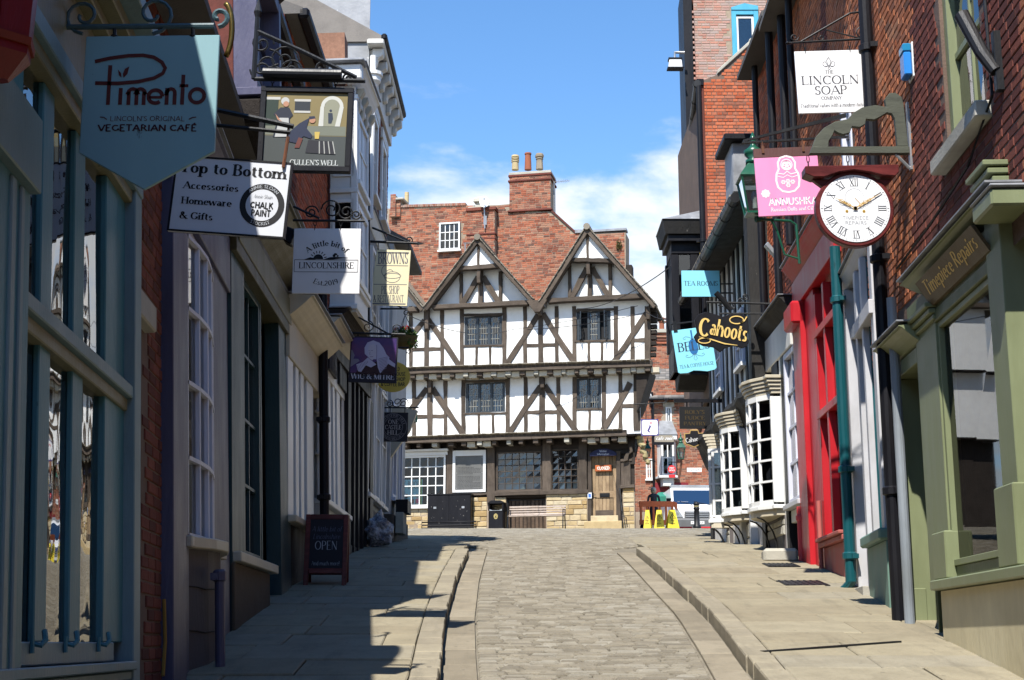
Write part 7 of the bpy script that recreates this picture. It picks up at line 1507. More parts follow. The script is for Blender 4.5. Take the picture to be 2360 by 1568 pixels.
# ---- R7 : pinkish brick house with blue window high behind
F7=facing(1680,200,37,0);q=F7 .P(1601,120);F7=Pl(F7 .w(q[0],0,0),(1,0));F7 .O.z=G(37);F7 .M.translation=F7 .O
R7=thing('pink_brick_house','pinkish brick house with a pale blue framed window high on the right','building',F7)
u_=lambda x,y:F7 .P(x,y)
wz=[u_(1686,60)[0],u_(1748,60)[0],u_(1700,135)[1],u_(1700,25)[1]];w7=u_(1800,60)[0];ztp=u_(1650,-40)[1]
z7o=u_(1650,700)[1];bx(R7,'ground_floor_wall',m_brickdark,1.3,w7,-1.8,-.05,0,z7o-.003)
g=MB();holes(g,0,w7,z7o,ztp,0,[wz],.12);g.build('wall',m_mortar,R7);g=MB();g.box(0.02,w7,-1.8,-.4,z7o,ztp);g.build('rear_wall',m_brickdark,R7)
bricks(R7,F7,0,w7,u_(1650,330)[1],ztp,0,m_brickpink,.23,.0765,.013,lambda a,z:not(wz[0]-.03<a<wz[1]+.03 and wz[2]-.06<z<wz[3]+.06),300,english=False,ragged=.5)
m_blue=paint('sky_blue_paint',(.07,.36,.52),.45,.12,grime=.15);f=window(R7,*wz,.04,m_blue,1,1,.13,.04,.1,m_glass,.05,m_blue,.3);window(f,wz[0]+.12,wz[1]-.12,wz[2]+.1,wz[3]-.16,.0,m_white,1,1,.07,.03,.05,m_glass,0,None,0)
g=MB();g.prism([(wz[0],wz[3]+.003),(wz[1],wz[3]+.003),(wz[1],wz[3]+.12),((wz[0]+wz[1])/2,wz[3]+.2),(wz[0],wz[3]+.08)],-.05,.06);g.build('arched_head',m_blue,R7)
g=MB();g.add([(-.06,.1,z7o),(-.3,.1,z7o),(-.22,-1.7,z7o),(-.06,-1.7,z7o),(-.06,.1,ztp),(-.3,.1,ztp),(-.22,-1.7,ztp),(-.06,-1.7,ztp)],[(0,1,2,3),(7,6,5,4),(0,4,5,1),(1,5,6,2),(2,6,7,3),(3,7,4,0)]);g.build('street_front',m_black,R7)
for i in range(26):z=u_(1590,330)[1]+i*.152;bx(R7,'brick',m_brickpink,-.06,-.002,.02,.08,z,z+.066,.004)
S_=facing(1557,155,36.5);t=thing('floodlight','white floodlight on an arm sticking out against the blue sky','light',S_);k=36.5/FPX
g=MB();g.prism([(-17*k,0),(17*k,0),(15*k,20*k),(-15*k,20*k)],-.2,.02);g.build('lamp_housing',m_white,t,bev=.01);bx(t,'rim',m_black,-20*k,20*k,-.22,.04,-3*k,0);bx(t,'rim',m_black,-17*k,17*k,-.2,.03,20*k+.002,25*k);g=MB();g.tube([(0,-.1,24*k),(0,-.1,42*k),(24*k,-.1,42*k)],.04,8);g.build('arm',m_metal,t)
# ---- R8 : black oriel with lead roof on the street side
F8=facing(1590,860,30.2,0);k=30.2/FPX
R8=thing('black_oriel','black timber oriel bay with a lead roof hanging out over the right pavement','building',F8)
x=lambda px:F8 .S(px,700);z=lambda py:F8 .Z(1590,py)
xl,xr=x(1552),x(1668)
g=MB();g.box(xl,xr,-1.0,-.05,z(858),z(545));g.build('core',m_dark,R8)
bx(R8,'base_panel',m_black,xl-.02,xr,-1.0,.0,z(858),z(800));bx(R8,'frieze',m_black,xl-.02,xr,-1.0,.02,z(585),z(540))
for a in(xl,xl+.42,xr-.2):bx(R8,'post',m_black,a-.03,a+.14,-.1,.04,z(798),z(588),.01)
for n0 in(-1.0,):bx(R8,'post',m_black,xl-.06,xl+.06,n0,n0+.14,z(798),z(588),.01)
for a0,a1 in((xl+.14,xl+.4),(xl+.58,xr-.22)):g=MB();g.add([(a0,.0,z(798)),(a1,.0,z(798)),(a1,.0,z(588)),(a0,0,z(588))],[(0,1,2,3)]);g.build('pane',m_glass,R8)
g=MB();pr=[(0,.02),(.06,.06),(.1,.14),(.22,.2),(.26,.3),(0,.3)]
g.add([(xl-.16,.22,z(545)),(xr,.22,z(545)),(xr,-1.15,z(545)),(xl-.16,-1.15,z(545)),(xl-.22,.3,z(515)),(xr,.3,z(515)),(xr,-1.15,z(515)),(xl-.22,-1.15,z(515))],[(0,1,2,3),(7,6,5,4),(0,4,5,1),(1,5,6,2),(2,6,7,3),(3,7,4,0)]);g.build('cornice',m_blackrough,R8)
bx(R8,'cornice_bed',m_black,xl-.1,xr,-1.1,.16,z(560),z(546))
g=MB();g.add([(xl-.24,.32,z(514)),(xr,.32,z(514)),(xr,-1.15,z(514)),(xl-.24,-1.15,z(514)),(xl+.3,-.4,z(490)),(xr,-.2,z(470)),(xr,-.8,z(470)),(xl+.3,-.8,z(490))],[(3,2,1,0),(4,5,6,7),(0,1,5,4),(1,2,6,5),(2,3,7,6),(3,0,4,7)]);g.build('lead_roof',m_lead,R8)
g=MB();g.prism_s([(-.95,z(858)),(0,z(858)),(.05,z(864)),(-.5,z(890)),(-.8,z(890))],xl+.1,xr);g.build('base_corbel',m_blackrough,R8,bev=.02)
g=MB();g.prism_z([(xl+.8,-.2),(xl+.9,-.2),(xl+.9,-.15),(xl+.8,-.15)],z(790),z(700));g.build('fitting',col((.7,.45,.02)),R8)
g=MB();g.tube([(xl+.62,.06,z(585)),(xl+.72,.06,z(612))],.035,6);g.build('yellow_hook',col((.75,.5,.02)),R8)
p=ground(1797,1292,KH);S_=Pl((p.x,p.y,p.z-.03),(1,-.1));t=thing('stone_block','rough stone block used as a step at the foot of the black posts','block',S_);g=MB();g.box(-.22,.26,-.45,0,0,.2);g.build('block',m_stonegrey if 'm_stonegrey' in globals()else m_pale,t,bev=.04)
for px,py,w,d,lb in((1800,1303,.42,.5,'dark iron cellar grate in the pavement by the stone block'),(1850,1345,.5,.6,'brownish iron cover in the pavement by the red shop')):
 p=ground(px,py,KH);S_=Pl((p.x,p.y,G(p.y)+KH),(1,0));sl=_slope(p.y)
 t=thing('pavement_grate',lb,'grate',S_.M@Matrix.Rotation(math.atan(sl),4,'X'));g=MB();g.box(-w/2,w/2,-d/2,d/2,-.02,.008);g.build('frame',m_iron,t)
 for i in range(7):g=MB();a=-w/2+.03+i*(w-.06)/6;g.box(a-.012,a+.012,-d/2+.02,d/2-.02,.008,.014);g.build('bar',m_iron,t)
# ======= hanging signs and loose things in the street
def hung(name,label,cat,px,py,Y,roll=0,group=None):
 S_=facing(px,py,Y);u=(at(px+1,py,Y)-at(px,py,Y)).length
 t=thing(name,label,cat,S_.M@Matrix.Rotation(R(roll),4,'Y'),group);return t,u,S_
def flatp(t,name,c,fn,rough=.55):g=MB();fn(g);return g.build(name,col(c,rough),t)
def plate(t,name,pts,m,th=.03,bev=.003):g=MB();g.prism(pts,-th,0);return g.build(name,m,t,bev=bev)
def chainlinks(t,a,n,z0,z1,r=.004):
 k=max(2,int((z1-z0)/.05));g=MB();L=(z1-z0)/k
 for i in range(k):
  z=z0+(i+.5)*L;e=.012;q=[(a+(e*math.cos(v)if i%2 else 0),n+(0 if i%2 else e*math.cos(v)),z+L*.62*math.sin(v))for v in[j*math.pi/4 for j in range(9)]];g.tube(q,r,4,False)
 return g.build('chain',m_iron,t)
# ---- cafe shield sign, nearest left
t,u,S_=hung('cafe_sign','large pale blue shield shaped hanging sign with dark red Pimento lettering, nearest on the left','sign',332,437,6.2)
X=lambda px,py:((px-332)*u,(437-py)*u*1.0)
m_shield=paint('pale_blue_sign',(.2,.36,.4),.5,.06,grime=.1,bump=.04)
plate(t,'board',[X(175,59),X(490,55),X(490,344),X(332,437),X(176,348)],m_shield,.02)
C=lambda cx,cy:X(cx*.3666,cy*.3666);red=(.085,.012,.01);n=.002
g=MB();w=25*.3666*u
g.line([C(545,335),C(640,312),C(760,295),C(850,292),C(920,305),C(975,340),C(998,380),C(985,415),C(930,448),C(830,472),C(700,484),C(555,482)],w,n);g.line([C(645,360),C(645,630)],w,n)
g.line([C(722,515),C(722,628)],w,n)
for x0,x1,x2 in((775,825,872),):
 for x in(x0,x1,x2):g.line([C(x,540),C(x,630)],w,n)
 for a,b in((x0,x1),(x1,x2)):g.line([C(a-11,560),C(a,535),C(a+12,524),C((a+b)/2,521),C(b-12,524),C(b,535),C(b+11,560)],w,n)
def arc_(cx,cy,r,a0,a1):return[C(cx+r*math.cos(R(a)),cy-r*math.sin(R(a)))for a in range(a0,a1+1,12)]
g.line(arc_(945,573,44,0,320),w,n);g.line([C(905,578),C(990,578)],w*.7,n);g.line([C(1018,515),C(1018,628)],w,n);g.line([C(1068,560),C(1068,628)],w,n);g.line([C(1012,565),C(1018,540),C(1030,525),C(1043,521),C(1056,525),C(1066,538),C(1069,565)],w,n)
g.line([C(1117,425),C(1117,628)],w,n);g.line([C(1095,500),C(1152,500)],w*.8,n);g.line(arc_(1210,568,46,0,360),w,n)
g.poly([C(695,388),C(718,415),C(722,445),C(705,430)],n);g.poly([C(768,368),C(740,385),C(728,420),C(735,446),C(758,420)],n);g.build('lettering',col(red),t)
g=MB();text(g,"LINCOLN'S ORIGINAL",*C(902,738),33*.3666*u,n,478*.3666*u,'sans',.8);g.line([C(600,712),C(625,714),C(645,728)],8*.3666*u,n);g.line([C(1165,726),C(1190,714),C(1212,712)],8*.3666*u,n);g.build('lettering',col((.1,.05,.055)),t)
g=MB();text(g,'VEGETARIAN CAF\u00c9',*C(905,805),42*.3666*u,n,630*.3666*u,'sans',1.35);g.build('lettering',col((.05,.015,.02)),t)
g=MB();a0,a1=X(60,34),X(500,30);g.tube([(a0[0],-.01,a0[1]),(a1[0]-.05,-.01,a1[1])],.014,8);scroll(g,a1[0]-.03,a1[1]+.045,.05,1.0,-.01,.012,-90,1);scroll(g,X(165,15)[0],X(165,5)[1],.09,1.3,-.01,.009,-90,-1);scroll(g,X(330,15)[0],X(330,0)[1],.1,1.2,-.01,.009,-90,1);g.build('bracket',paint('teal_iron',(.05,.1,.12),.5,.2),t)
for px in(240,425):g=MB();z0,z1=X(px,60)[1],X(px,32)[1];a=X(px,0)[0];g.tube([(a,-.01,z0-.02),(a,-.01,z1)],.009,6);g.lathe([(.006,0),(.018,.012),(.006,.024)],a,-.01,z0-.005,8);g.build('hanger',m_iron,t)
t,u,S_=hung('red_lantern','red and orange hanging box lantern cut off by the left edge','lantern',0,186,4.8)
m_rl=paint('red_lacquer',(.16,.003,.006),.4,.2,grime=.1)
g=MB();r=62*u*1.1;g.lathe([(r*.3,0),(r,.09),(r*1.1,.4),(r*.8,.55)],0,0,0,6,1,.3);g.build('body',m_rl,t)
g=MB();g.lathe([(r*1.12,.12),(r*1.14,.15)],0,0,0,6,1,.3);g.lathe([(r*.2,.55),(r*.5,.57),(r*.2,.6)],0,0,0,6);g.build('rim',col((.2,.03,.008)),t);g=MB();g.tube([(0,0,.6),(0,0,1.2)],.008,5);g.build('cord',m_black,t)
# ---- top to bottom sign
t,u,S_=hung('homeware_sign','white black edged sign for accessories, homeware and gifts hanging crooked on the left','sign',520,541,8.15,4.2)
m_signw=paint('white_sign_face',(.6,.62,.66),.45,.05,grime=.08,bump=.03)
plate(t,'board',rectpts(-136*u,136*u,0,184*u),m_signw,.03)
g=MB();e=4*u
for p in((-136*u,136*u,0,e),(-136*u,136*u,184*u-e,184*u),(-136*u,-136*u+e,e,184*u-e),(136*u-e,136*u,e,184*u-e)):g.box(p[0]-.001,p[1]+.001,-.034,.004,p[2],p[3])
g.build('edge',m_black,t)
g=MB();text(g,'Top to Bottom',0,143*u,27*u,.002,250*u,'serif',1.25);text(g,'Accessories',-112*u,104*u,17*u,.002,130*u,'serif',1.25,0,'l');text(g,'Homeware',-112*u,67*u,17*u,.002,118*u,'serif',1.25,0,'l');text(g,'& Gifts',-112*u,31*u,17*u,.002,78*u,'serif',1.25,0,'l');g.build('lettering',col(BLACK),t)
g=MB();g.flatdisc(76*u,76*u,52*u,.002,36);b=g.build('badge',col(BLACK),t)
g=MB();g.flatdisc(76*u,76*u,38*u,.004,32);g.build('badge_face',col((.58,.6,.64)),b)
g=MB();text(g,'CHALK',76*u,68*u,15*u,.006,54*u,'sans',1.5);text(g,'PAINT',76*u,49*u,15*u,.006,46*u,'sans',1.5);text(g,'Annie Sloan',76*u,92*u,9*u,.006,44*u,'plain',.7,.3);g.build('lettering',col(BLACK),b)
g=MB();text(g,'ANNIE SLOAN',76*u,76*u,8*u,.004,70*u,'sans',.9,arc=(41.5*u,True));text(g,'STOCKIST',76*u,76*u,8*u,.004,50*u,'sans',.9,arc=(49*u,False));g.build('lettering',col((.4,.42,.45)),b)
g=MB()
for px in(-118,116):g.tube([(px*u,-.01,184*u),(px*u,-.01,184*u+.25)],.006,5)
g.tube([(116*u,.01,170*u),(119*u,.01,245*u)],.011,6);g.build('chain',m_rust,t)
g=MB();z=184*u+.25;g.tube([(-1.0,0,z+.1),(-.2,0,z+.06),(128*u,0,z-.02)],.016,6);g.tube([(-1.0,0,z-.02),(122*u,0,z-.06)],.012,6);g.build('bracket',m_iron,t)
t,u,S_=hung('brass_lamp_arm','curved brass swan neck arm above the shield sign','lamp arm',512,130,9.2)
g=MB();q=[(20*u-26*u*(1-math.cos(a))*.8,0,62*u+70*u*math.sin(a))for a in[(-1.1+i*.28)for i in range(10)]];g.tube(q,.02,8);g.build('arm',paint('tarnished_brass',(.16,.11,.03),.35,.3,metal=.8),t,smooth=True)
t,u,S_=hung('alarm_box','white alarm box on the left wall beside the scrolled pub bracket','alarm box',548,236,11.6)
g=MB();g.prism([(-15*u,12*u),(-4*u,0),(12*u,20*u),(14*u,75*u),(-2*u,100*u),(-16*u,96*u)],-.25,0);g.build('case',m_signw,t,bev=.012);bx(t,'strobe',col((.2,.3,.5)),2*u,12*u,.0,.02,45*u,64*u)
# ---- pub sign with painting and lamp
t,u,S_=hung('pub_sign','black framed painted pub sign of a maid and a stooping man, lettered Cullen\'s Well','sign',699,396,10.85,1.2)
X=lambda cx,cy:((750/1.5661+cx*.28503-699)*u,(396-cy*.28503)*u)
w,h=108*u,206*u
plate(t,'board',rectpts(-w,w,0,h),m_black,.05)
g=MB();e=13*u
for p in((-w,w,0,e),(-w,w,h-e,h),(-w,-w+e,e,h-e),(w-e,w,e,h-e)):g.box(*p[:2],-.005,.022,*p[2:])
g.build('frame',m_black,t,bev=.004)
pic=flatp(t,'painting',(.2,.155,.06),lambda g:g.poly(rectpts(-w+e,w-e,h*.42,h-e),.002))
flatp(pic,'painted_paving',(.05,.058,.055),lambda g:g.poly(rectpts(-w+e,w-e,e,h*.421),.0025))
flatp(pic,'painted_ground',(.15,.16,.12),lambda g:g.poly([X(430,1000),X(1100,1000),X(1100,1080),X(430,1080)],.003))
flatp(pic,'painted_arch',(.5,.5,.45),lambda g:(g.ring(*X(980,830),62*.285*u,92*.285*u,.0045,16,1.0,0,180),g.poly([X(875,1000),X(915,1000),X(915,830),X(885,830)],.0045),g.poly([X(1010,1000),X(1050,1000),X(1075,830),X(1042,830)],.0045)))
flatp(pic,'painted_archway',(.24,.24,.17),lambda g:g.poly([X(915,1000),X(1015,1000),X(1042,830),X(1025,780),X(980,762),X(935,780),X(918,830)],.004))
flatp(pic,'painted_figure',(.02,.03,.05),lambda g:(g.flatdisc(*X(970,865),11*.285*u,.0055,10),g.poly([X(950,885),X(985,885),X(992,935),X(980,975),X(955,975)],.0055)))
flatp(pic,'painted_window',(.02,.025,.03),lambda g:g.poly([X(675,790),X(800,790),X(800,870),X(675,870)],.0045));[flatp(pic,'painted_lintel',(.45,.44,.4),lambda g:g.poly([X(*p)for p in q],.0047))for q in(((670,770),(805,770),(805,790),(670,790)),((670,870),(805,870),(805,888),(670,888)),((428,755),(555,755),(555,778),(428,778)))]
flatp(pic,'painted_doorway',(.015,.03,.02),lambda g:g.poly([X(428,778),X(540,778),X(540,1000),X(428,1000)],.0044))
flatp(pic,'painted_maid',(.012,.016,.03),lambda g:(g.poly([X(560,845),X(630,845),X(665,910),X(640,940),X(545,940),X(505,905)],.006),g.poly([X(540,940),X(640,940),X(650,1100),X(510,1100)],.0058)))
flatp(pic,'painted_apron',(.42,.42,.4),lambda g:(g.poly([X(555,935),X(630,935),X(645,1095),X(525,1100)],.0065),g.flatdisc(*X(595,790),34*.285*u,.0064,14)))
flatp(pic,'painted_face',(.4,.2,.12),lambda g:(g.flatdisc(*X(603,815),24*.285*u,.007,14),g.flatdisc(*X(825,950),26*.285*u,.007,12),g.poly([X(520,900),X(560,950),X(580,970),X(540,950)],.007)))
flatp(pic,'painted_man',(.012,.018,.045),lambda g:(g.poly([X(800,930),X(720,980),X(640,1060),X(610,1130),X(700,1150),X(760,1090),X(820,1110),X(830,1080),X(780,1020)],.0072),g.poly([X(795,920),X(840,915),X(850,935),X(800,945)],.0074)));flatp(pic,'painted_legs',(.12,.03,.02),lambda g:g.poly([X(720,1100),X(755,1110),X(730,1190),X(690,1190)],.0074))
flatp(pic,'painted_well',(.015,.015,.02),lambda g:g.poly([X(800,1120),X(990,1130),X(1025,1240),X(780,1230)],.006));flatp(pic,'painted_slats',(.35,.35,.32),lambda g:[g.line([X(890+i*36,1130),X(895+i*42,1235)],8*.285*u,.0065)for i in range(4)]);flatp(pic,'painted_bucket',(.5,.36,.08),lambda g:g.poly([X(848,1050),X(890,1050),X(885,1110),X(852,1110)],.0068))
g=MB();text(g,"CULLEN'S WELL",*X(855,1335),45*.285*u,.008,394*.285*u,'serif',.9);g.build('lettering',col((.6,.62,.6)),t)
g=MB();z=X(0,565)[1];g.tube([X(410,0)[:1]+(.05,z),X(1050,0)[:1]+(.05,z)],12*u,12);la=g.build('picture_lamp',paint('black_lamp_tube',(.01,.011,.014),.45,.1),t,smooth=False);g=MB();g.tube([(X(860,0)[0],.05,z),(X(860,0)[0],.0,z+.07)],.015,6);g.build('lamp_stem',m_iron,la)
g=MB();xw=X(325,0)[0];zt_=X(0,60)[1];zb_=X(0,600)[1];xr=X(1240,0)[0]
g.tube([(xw,0,zt_),(xw,0,zb_)],.022,6);g.tube([(xw,0,zb_),(xr,0,zb_)],.018,6);g.tube([(xw,0,X(0,180)[1]),(X(700,0)[0],0,X(0,345)[1]),(X(1165,0)[0],0,X(0,570)[1])],.018,6)
for cx,cy,r,a,s in((375,290,.1,0,1),(440,470,.13,90,-1),(380,520,.09,180,1),(560,430,.13,0,1),(520,540,.07,90,1),(890,490,.08,0,-1),(1095,580,.05,0,1),(640,520,.1,180,-1)):scroll(g,*X(cx,cy),r,1.5,0,.009,a,s)
g.lathe([(.02,0),(.035,.05),(.01,.14),(.0,.2)],xw,0,zt_,8);g.build('bracket',m_iron,t)
for cx in(480,1000):chainlinks(t,X(cx,0)[0],0,h,zb_)
# ---- a little bit of Lincolnshire
t,u,S_=hung('gift_shop_sign','square white sign with a sunrise and tractor, lettered A little bit of Lincolnshire','sign',750,677,12.9,.3)
m_signw2=paint('bright_white_sign',(.78,.78,.79),.4,.06,(.5,.47,.42),-.13,grime=.2,bump=.02);w=78*u;h=156*u
plate(t,'board',rectpts(-w,w,0,h),m_signw2,.02);k=2*w;X=lambda fx,fz:((fx-.5)*k,fz*k)
g=MB();text(g,'A little bit of',*X(.5,.33),.085*k,.002,.62*k,'serif',1.1,.15,arc=(.40*k,True));text(g,'LINCOLNSHIRE',*X(.5,.385),.092*k,.002,.82*k,'serif',.95);text(g,'Est.2019',*X(.5,.58),.075*k,.002,.40*k,'serif',.95,.2,arc=(.46*k,False))
for p in(((.025,.33),(.967,.33)),((.025,.515),(.967,.515)),((.025,.33),(.025,.515)),((.967,.33),(.967,.515))):g.line([X(*p[0]),X(*p[1])],.007*k,.002)
g.build('lettering',col(BLACK),t)
g=MB();g.flatdisc(*X(.375,.525),.075*k,.002,16,None,0,180)
for a in range(15,170,22):g.line([(X(.375,.525)[0]+r*k*math.cos(R(a)),X(.375,.525)[1]+r*k*math.sin(R(a)))for r in(.09,.13)],.012*k,.002)
g.poly([X(.17,.52),X(.24,.548),X(.3,.545),X(.34,.52)],.0025);g.poly([X(.45,.52),X(.55,.555),X(.64,.56),X(.82,.55),X(.82,.546),X(.7,.535),X(.6,.52)],.0025);g.flatdisc(*X(.61,.58),.022*k,.003,12);g.flatdisc(*X(.665,.575),.014*k,.003,10);g.poly([X(.61,.585),X(.66,.59),X(.655,.61),X(.63,.62),X(.61,.615)],.003);g.build('picture',col(BLACK),t)
g=MB();z=h+20*u;g.tube([(-82*u-.0,-.01,z),(86*u,-.01,z-1*u)],.012,6);g.tube([(-82*u,-.01,z+34*u),(-20*u,-.01,z+5*u)],.012,6)
for px,r,a,s in((-40,.07,0,1),(8,.1,180,-1),(42,.075,180,1),(65,.05,0,-1)):scroll(g,px*u,z+r+.01,r,1.6,-.01,.008,a,s)
g.build('bracket',m_iron,t)
for px in(-30,30):chainlinks(t,px*u,-.01,h-.02,z)
t2,u2,S2=hung('spotlight','small black spotlight tucked behind the upper left of the sunrise sign','light',668,545,13.4);g=MB();g.prism([(-14*u2,-12*u2),(4*u2,-22*u2),(16*u2,12*u2),(-6*u2,22*u2)],-.1,.05);g.build('head',m_black,t2,bev=.01);g=MB();g.tube([(0,0,0),(-.15,-.05,.05)],.015,5);g.build('arm',m_iron,t2)
# ---- pie shop
t,u,S_=hung('pie_shop_sign','cream hanging sign with a drawn pie, lettered Browns pie shop and restaurant','sign',895,705,23.2,0)
m_cr=paint('cream_sign_face',(.74,.66,.42),.5,.05,grime=.1,bump=.03);X=lambda px,py:((px-895)*u,(705-py)*u)
plate(t,'board',[X(851,703),X(938,706),X(945,573),X(866,570)],m_cr,.02);grey=(.14,.14,.16)
g=MB()
text(g,'BROWNS',*X(904,605),27*u,.002,70*u,'serif',1.2,0);text(g,'PIE SHOP',*X(899,677),19*u,.002,42*u,'serif',1.1);text(g,'& RESTAURANT',*X(895,697),17*u,.002,70*u,'serif',1.1)
for y,d in((578,3),(609,1.5),(654,1.5),(700,3)):x0,x1=869-(y-573)*.11,941-(y-573)*.05;g.line([X(x0,y),X(x1,y+1)],d*u,.002)
g.build('lettering',col(grey),t)
g=MB();P_=lambda cx,cz,rx,rz,a0,a1:[X(cx+rx*math.cos(R(a)),cz-rz*math.sin(R(a)))for a in range(a0,a1+1,15)]
for q in(P_(903,634,20,6,0,360),P_(903,636,18,14,180,360),P_(903,633,17,9,0,180),P_(897,624,7,5,0,180),P_(886,622,8,12,90,270)):g.line(q,1.3*u,.002)
g.build('picture',col(grey),t)
g=MB();a,b=X(840,512),X(935,552);g.tube([(a[0],0,a[1]),(b[0],0,b[1])],.018,6);c,d=X(838,551),X(960,556);g.tube([(c[0],0,c[1]),(d[0],0,d[1])],.022,6);scroll(g,X(940,550)[0],X(0,548)[1],.07,1.4,0,.012,-90,1);g.prism([(d[0],d[1]-.03),(d[0]+.12,d[1]),(d[0],d[1]+.03)],-.01,.01);g.build('bracket',m_iron,t)
for px in(869,940):a=X(px,572);g=MB();g.tube([(a[0],0,a[1]),(a[0],0,X(0,554)[1])],.008,5);g.build('hanger',m_iron,t)
# ---- wig and mitre
t,u,S_=hung('judge_pub_sign','dark purple pub sign with a pale bewigged judge, lettered Wig & Mitre','sign',858,882,20.0,1.5)
X=lambda cx,cy:((950/1.5661+cx*.24434-858)*u,(882-766.2-cy*.24434)*u);w,h=55*u,108*u
plate(t,'board',rectpts(-w,w,0,h),col((.012,.01,.02)),.04)
nt=NT('purple_painted_ground');pz=nt.pos();cc=nt.ramp(nt.noise(pz,2.2,5,.6),[(.3,(.012,.012,.07)),(.5,(.06,.02,.13)),(.7,(.13,.03,.1))]);nt.bsdf(cc,.4)
g=MB();g.poly(rectpts(-w+3*u,w-3*u,22*u,h-3*u),.002);pic=g.build('painting',nt.m,t)
gown,lil,shade=(.03,.008,.012),(.5,.46,.6),(.2,.16,.26)
flatp(pic,'painted_gown',gown,lambda g:g.poly([X(870,385),X(890,330),X(1000,300),X(1160,220),X(1240,290),X(1240,400),X(870,400)],.003))
flatp(pic,'painted_wig',lil,lambda g:(g.poly([X(945,200),X(940,140),X(965,90),X(1020,68),X(1080,90),X(1120,140),X(1150,200),X(1180,230),X(1165,300),X(1100,385),X(1075,330),X(1060,250),X(1000,250)],.004),g.poly([X(975,235),X(930,280),X(870,305),X(890,370),X(920,375),X(960,310),X(1010,330),X(1060,300)],.004)))
flatp(pic,'painted_face',(.56,.5,.58),lambda g:g.poly([X(975,160),X(985,115),X(1030,105),X(1055,150),X(1055,220),X(1020,262),X(985,240)],.005))
flatp(pic,'painted_features',shade,lambda g:(g.line([X(1000,170),X(1020,165)],5*.244*u,.006),g.line([X(980,170),X(990,168)],5*.244*u,.006),g.line([X(995,180),X(990,205),X(1002,208)],4*.244*u,.006),g.line([X(995,228),X(1025,226)],5*.244*u,.006),g.line([X(1055,110),X(1060,250)],5*.244*u,.006)))
flatp(pic,'painted_curls',shade,lambda g:[g.line([X(1075+i*3,250+i*14),X(1120+i*3,235+i*13),X(1165-i,225+i*13)],4*.244*u,.006)for i in range(9)]+[g.line([X(880+i*13,310-i*6),X(900+i*11,360-i*10)],4*.244*u,.006)for i in range(8)])
flatp(pic,'painted_sleeve',lil,lambda g:g.poly([X(1170,240),X(1238,290),X(1236,325),X(1160,285)],.0065));flatp(pic,'painted_tower',(.2,.18,.24),lambda g:(g.poly([X(815,330),X(900,270),X(885,250),X(840,250),X(850,215),X(825,165),X(815,165)],.0028)))
g=MB();text(g,'WIG & MITRE',*X(1030,442),52*.244*u,.003,410*.244*u,'serif',.95);g.build('lettering',col((.6,.58,.66)),t)
g=MB();z=h+8*u;g.tube([(-w-.5,-.02,z),(w+.1,-.02,z)],.018,6);g.tube([(-w*.7,-.02,h),(-w*.7,-.02,z)],.01,5);g.tube([(w*.7,-.02,h),(w*.7,-.02,z)],.01,5);g.tube([(-w-.4,-.02,z+.5),(w*.6,-.02,z)],.013,5);scroll(g,w*.9,z+.08,.07,1.4,-.02,.008);scroll(g,-w*.3,z+.1,.09,1.4,-.02,.008,90,-1);g.build('bracket',m_iron,t)
# ---- yellow oval cheese shop sign
t,u,S_=hung('oval_sign','mustard yellow oval cheese shop and coffee bar sign half hidden by the judge sign','sign',905,904,24.2)
g=MB();g.disc(0,36*u,40*u,-.03,0,40,36*u);g.build('board',paint('mustard_sign',(.5,.36,.04),.45,.05,grime=.1),t,bev=.004)
g=MB();
for i,s in enumerate(('THE OLD','MOUSE HOUSE','CHEESE SHOP','& COFFEE BAR')):text(g,s,0,(50-i*12)*u,8.5*u,.003,(32,58,58,56)[i]*u,'sans',1.3)
g.build('lettering',col((.03,.03,.02)),t)
g=MB();g.tube([(30*u,-.01,62*u),(30*u,-.01,105*u)],.008,5);g.tube([(-30*u,-.01,62*u),(-30*u,-.01,105*u)],.008,5);g.tube([(-.5,-.01,105*u),(36*u,-.01,105*u)],.016,6);scroll(g,36*u,97*u,.06,1.2,-.01,.009,90);g.build('bracket',m_iron,t)
# ---- one castle hill
t,u,S_=hung('deli_sign','square black deli sign with circular lettering One Castle Hill','sign',905,1018,25.6,.8)
w,h=34*u,68*u;plate(t,'board',rectpts(-w,w,0,h),col((.014,.014,.022)),.03);gl=(.28,.27,.3)
g=MB();g.ring(0,h/2,31*u,31.8*u,.002,40);g.ring(0,h/2,21.5*u,22.2*u,.002,36);text(g,'PATISSERIE DELI',0,h/2,6*u,.002,62*u,'serif',.9,arc=(24*u,True));text(g,'HOMEWARES GIFTS',0,h/2,6*u,.002,62*u,'serif',.9,arc=(30*u,False));g.build('lettering',col(gl),t)
g=MB();
for i,s in enumerate(('ONE','CASTLE','HILL')):text(g,s,0,(41-i*12.5)*u,10*u,.002,(24,38,26)[i]*u,'serif',1.0)
g.build('lettering',col((.45,.44,.46)),t)
g=MB();z=h+10*u;g.tube([(-w-.3,0,z),(58*u,0,z+2*u)],.014,6)
for px,r,a,s in((-28,.1,0,1),(-10,.07,90,-1),(8,.1,180,1),(22,.09,0,1)):scroll(g,px*u,z+r+.01,r,1.5,0,.009,a,s)
g.build('bracket',m_iron,t)
for px in(-8,26):g=MB();g.tube([(px*u,0,h-.01),(px*u,0,z)],.008,5);g.build('hanger',m_iron,t)
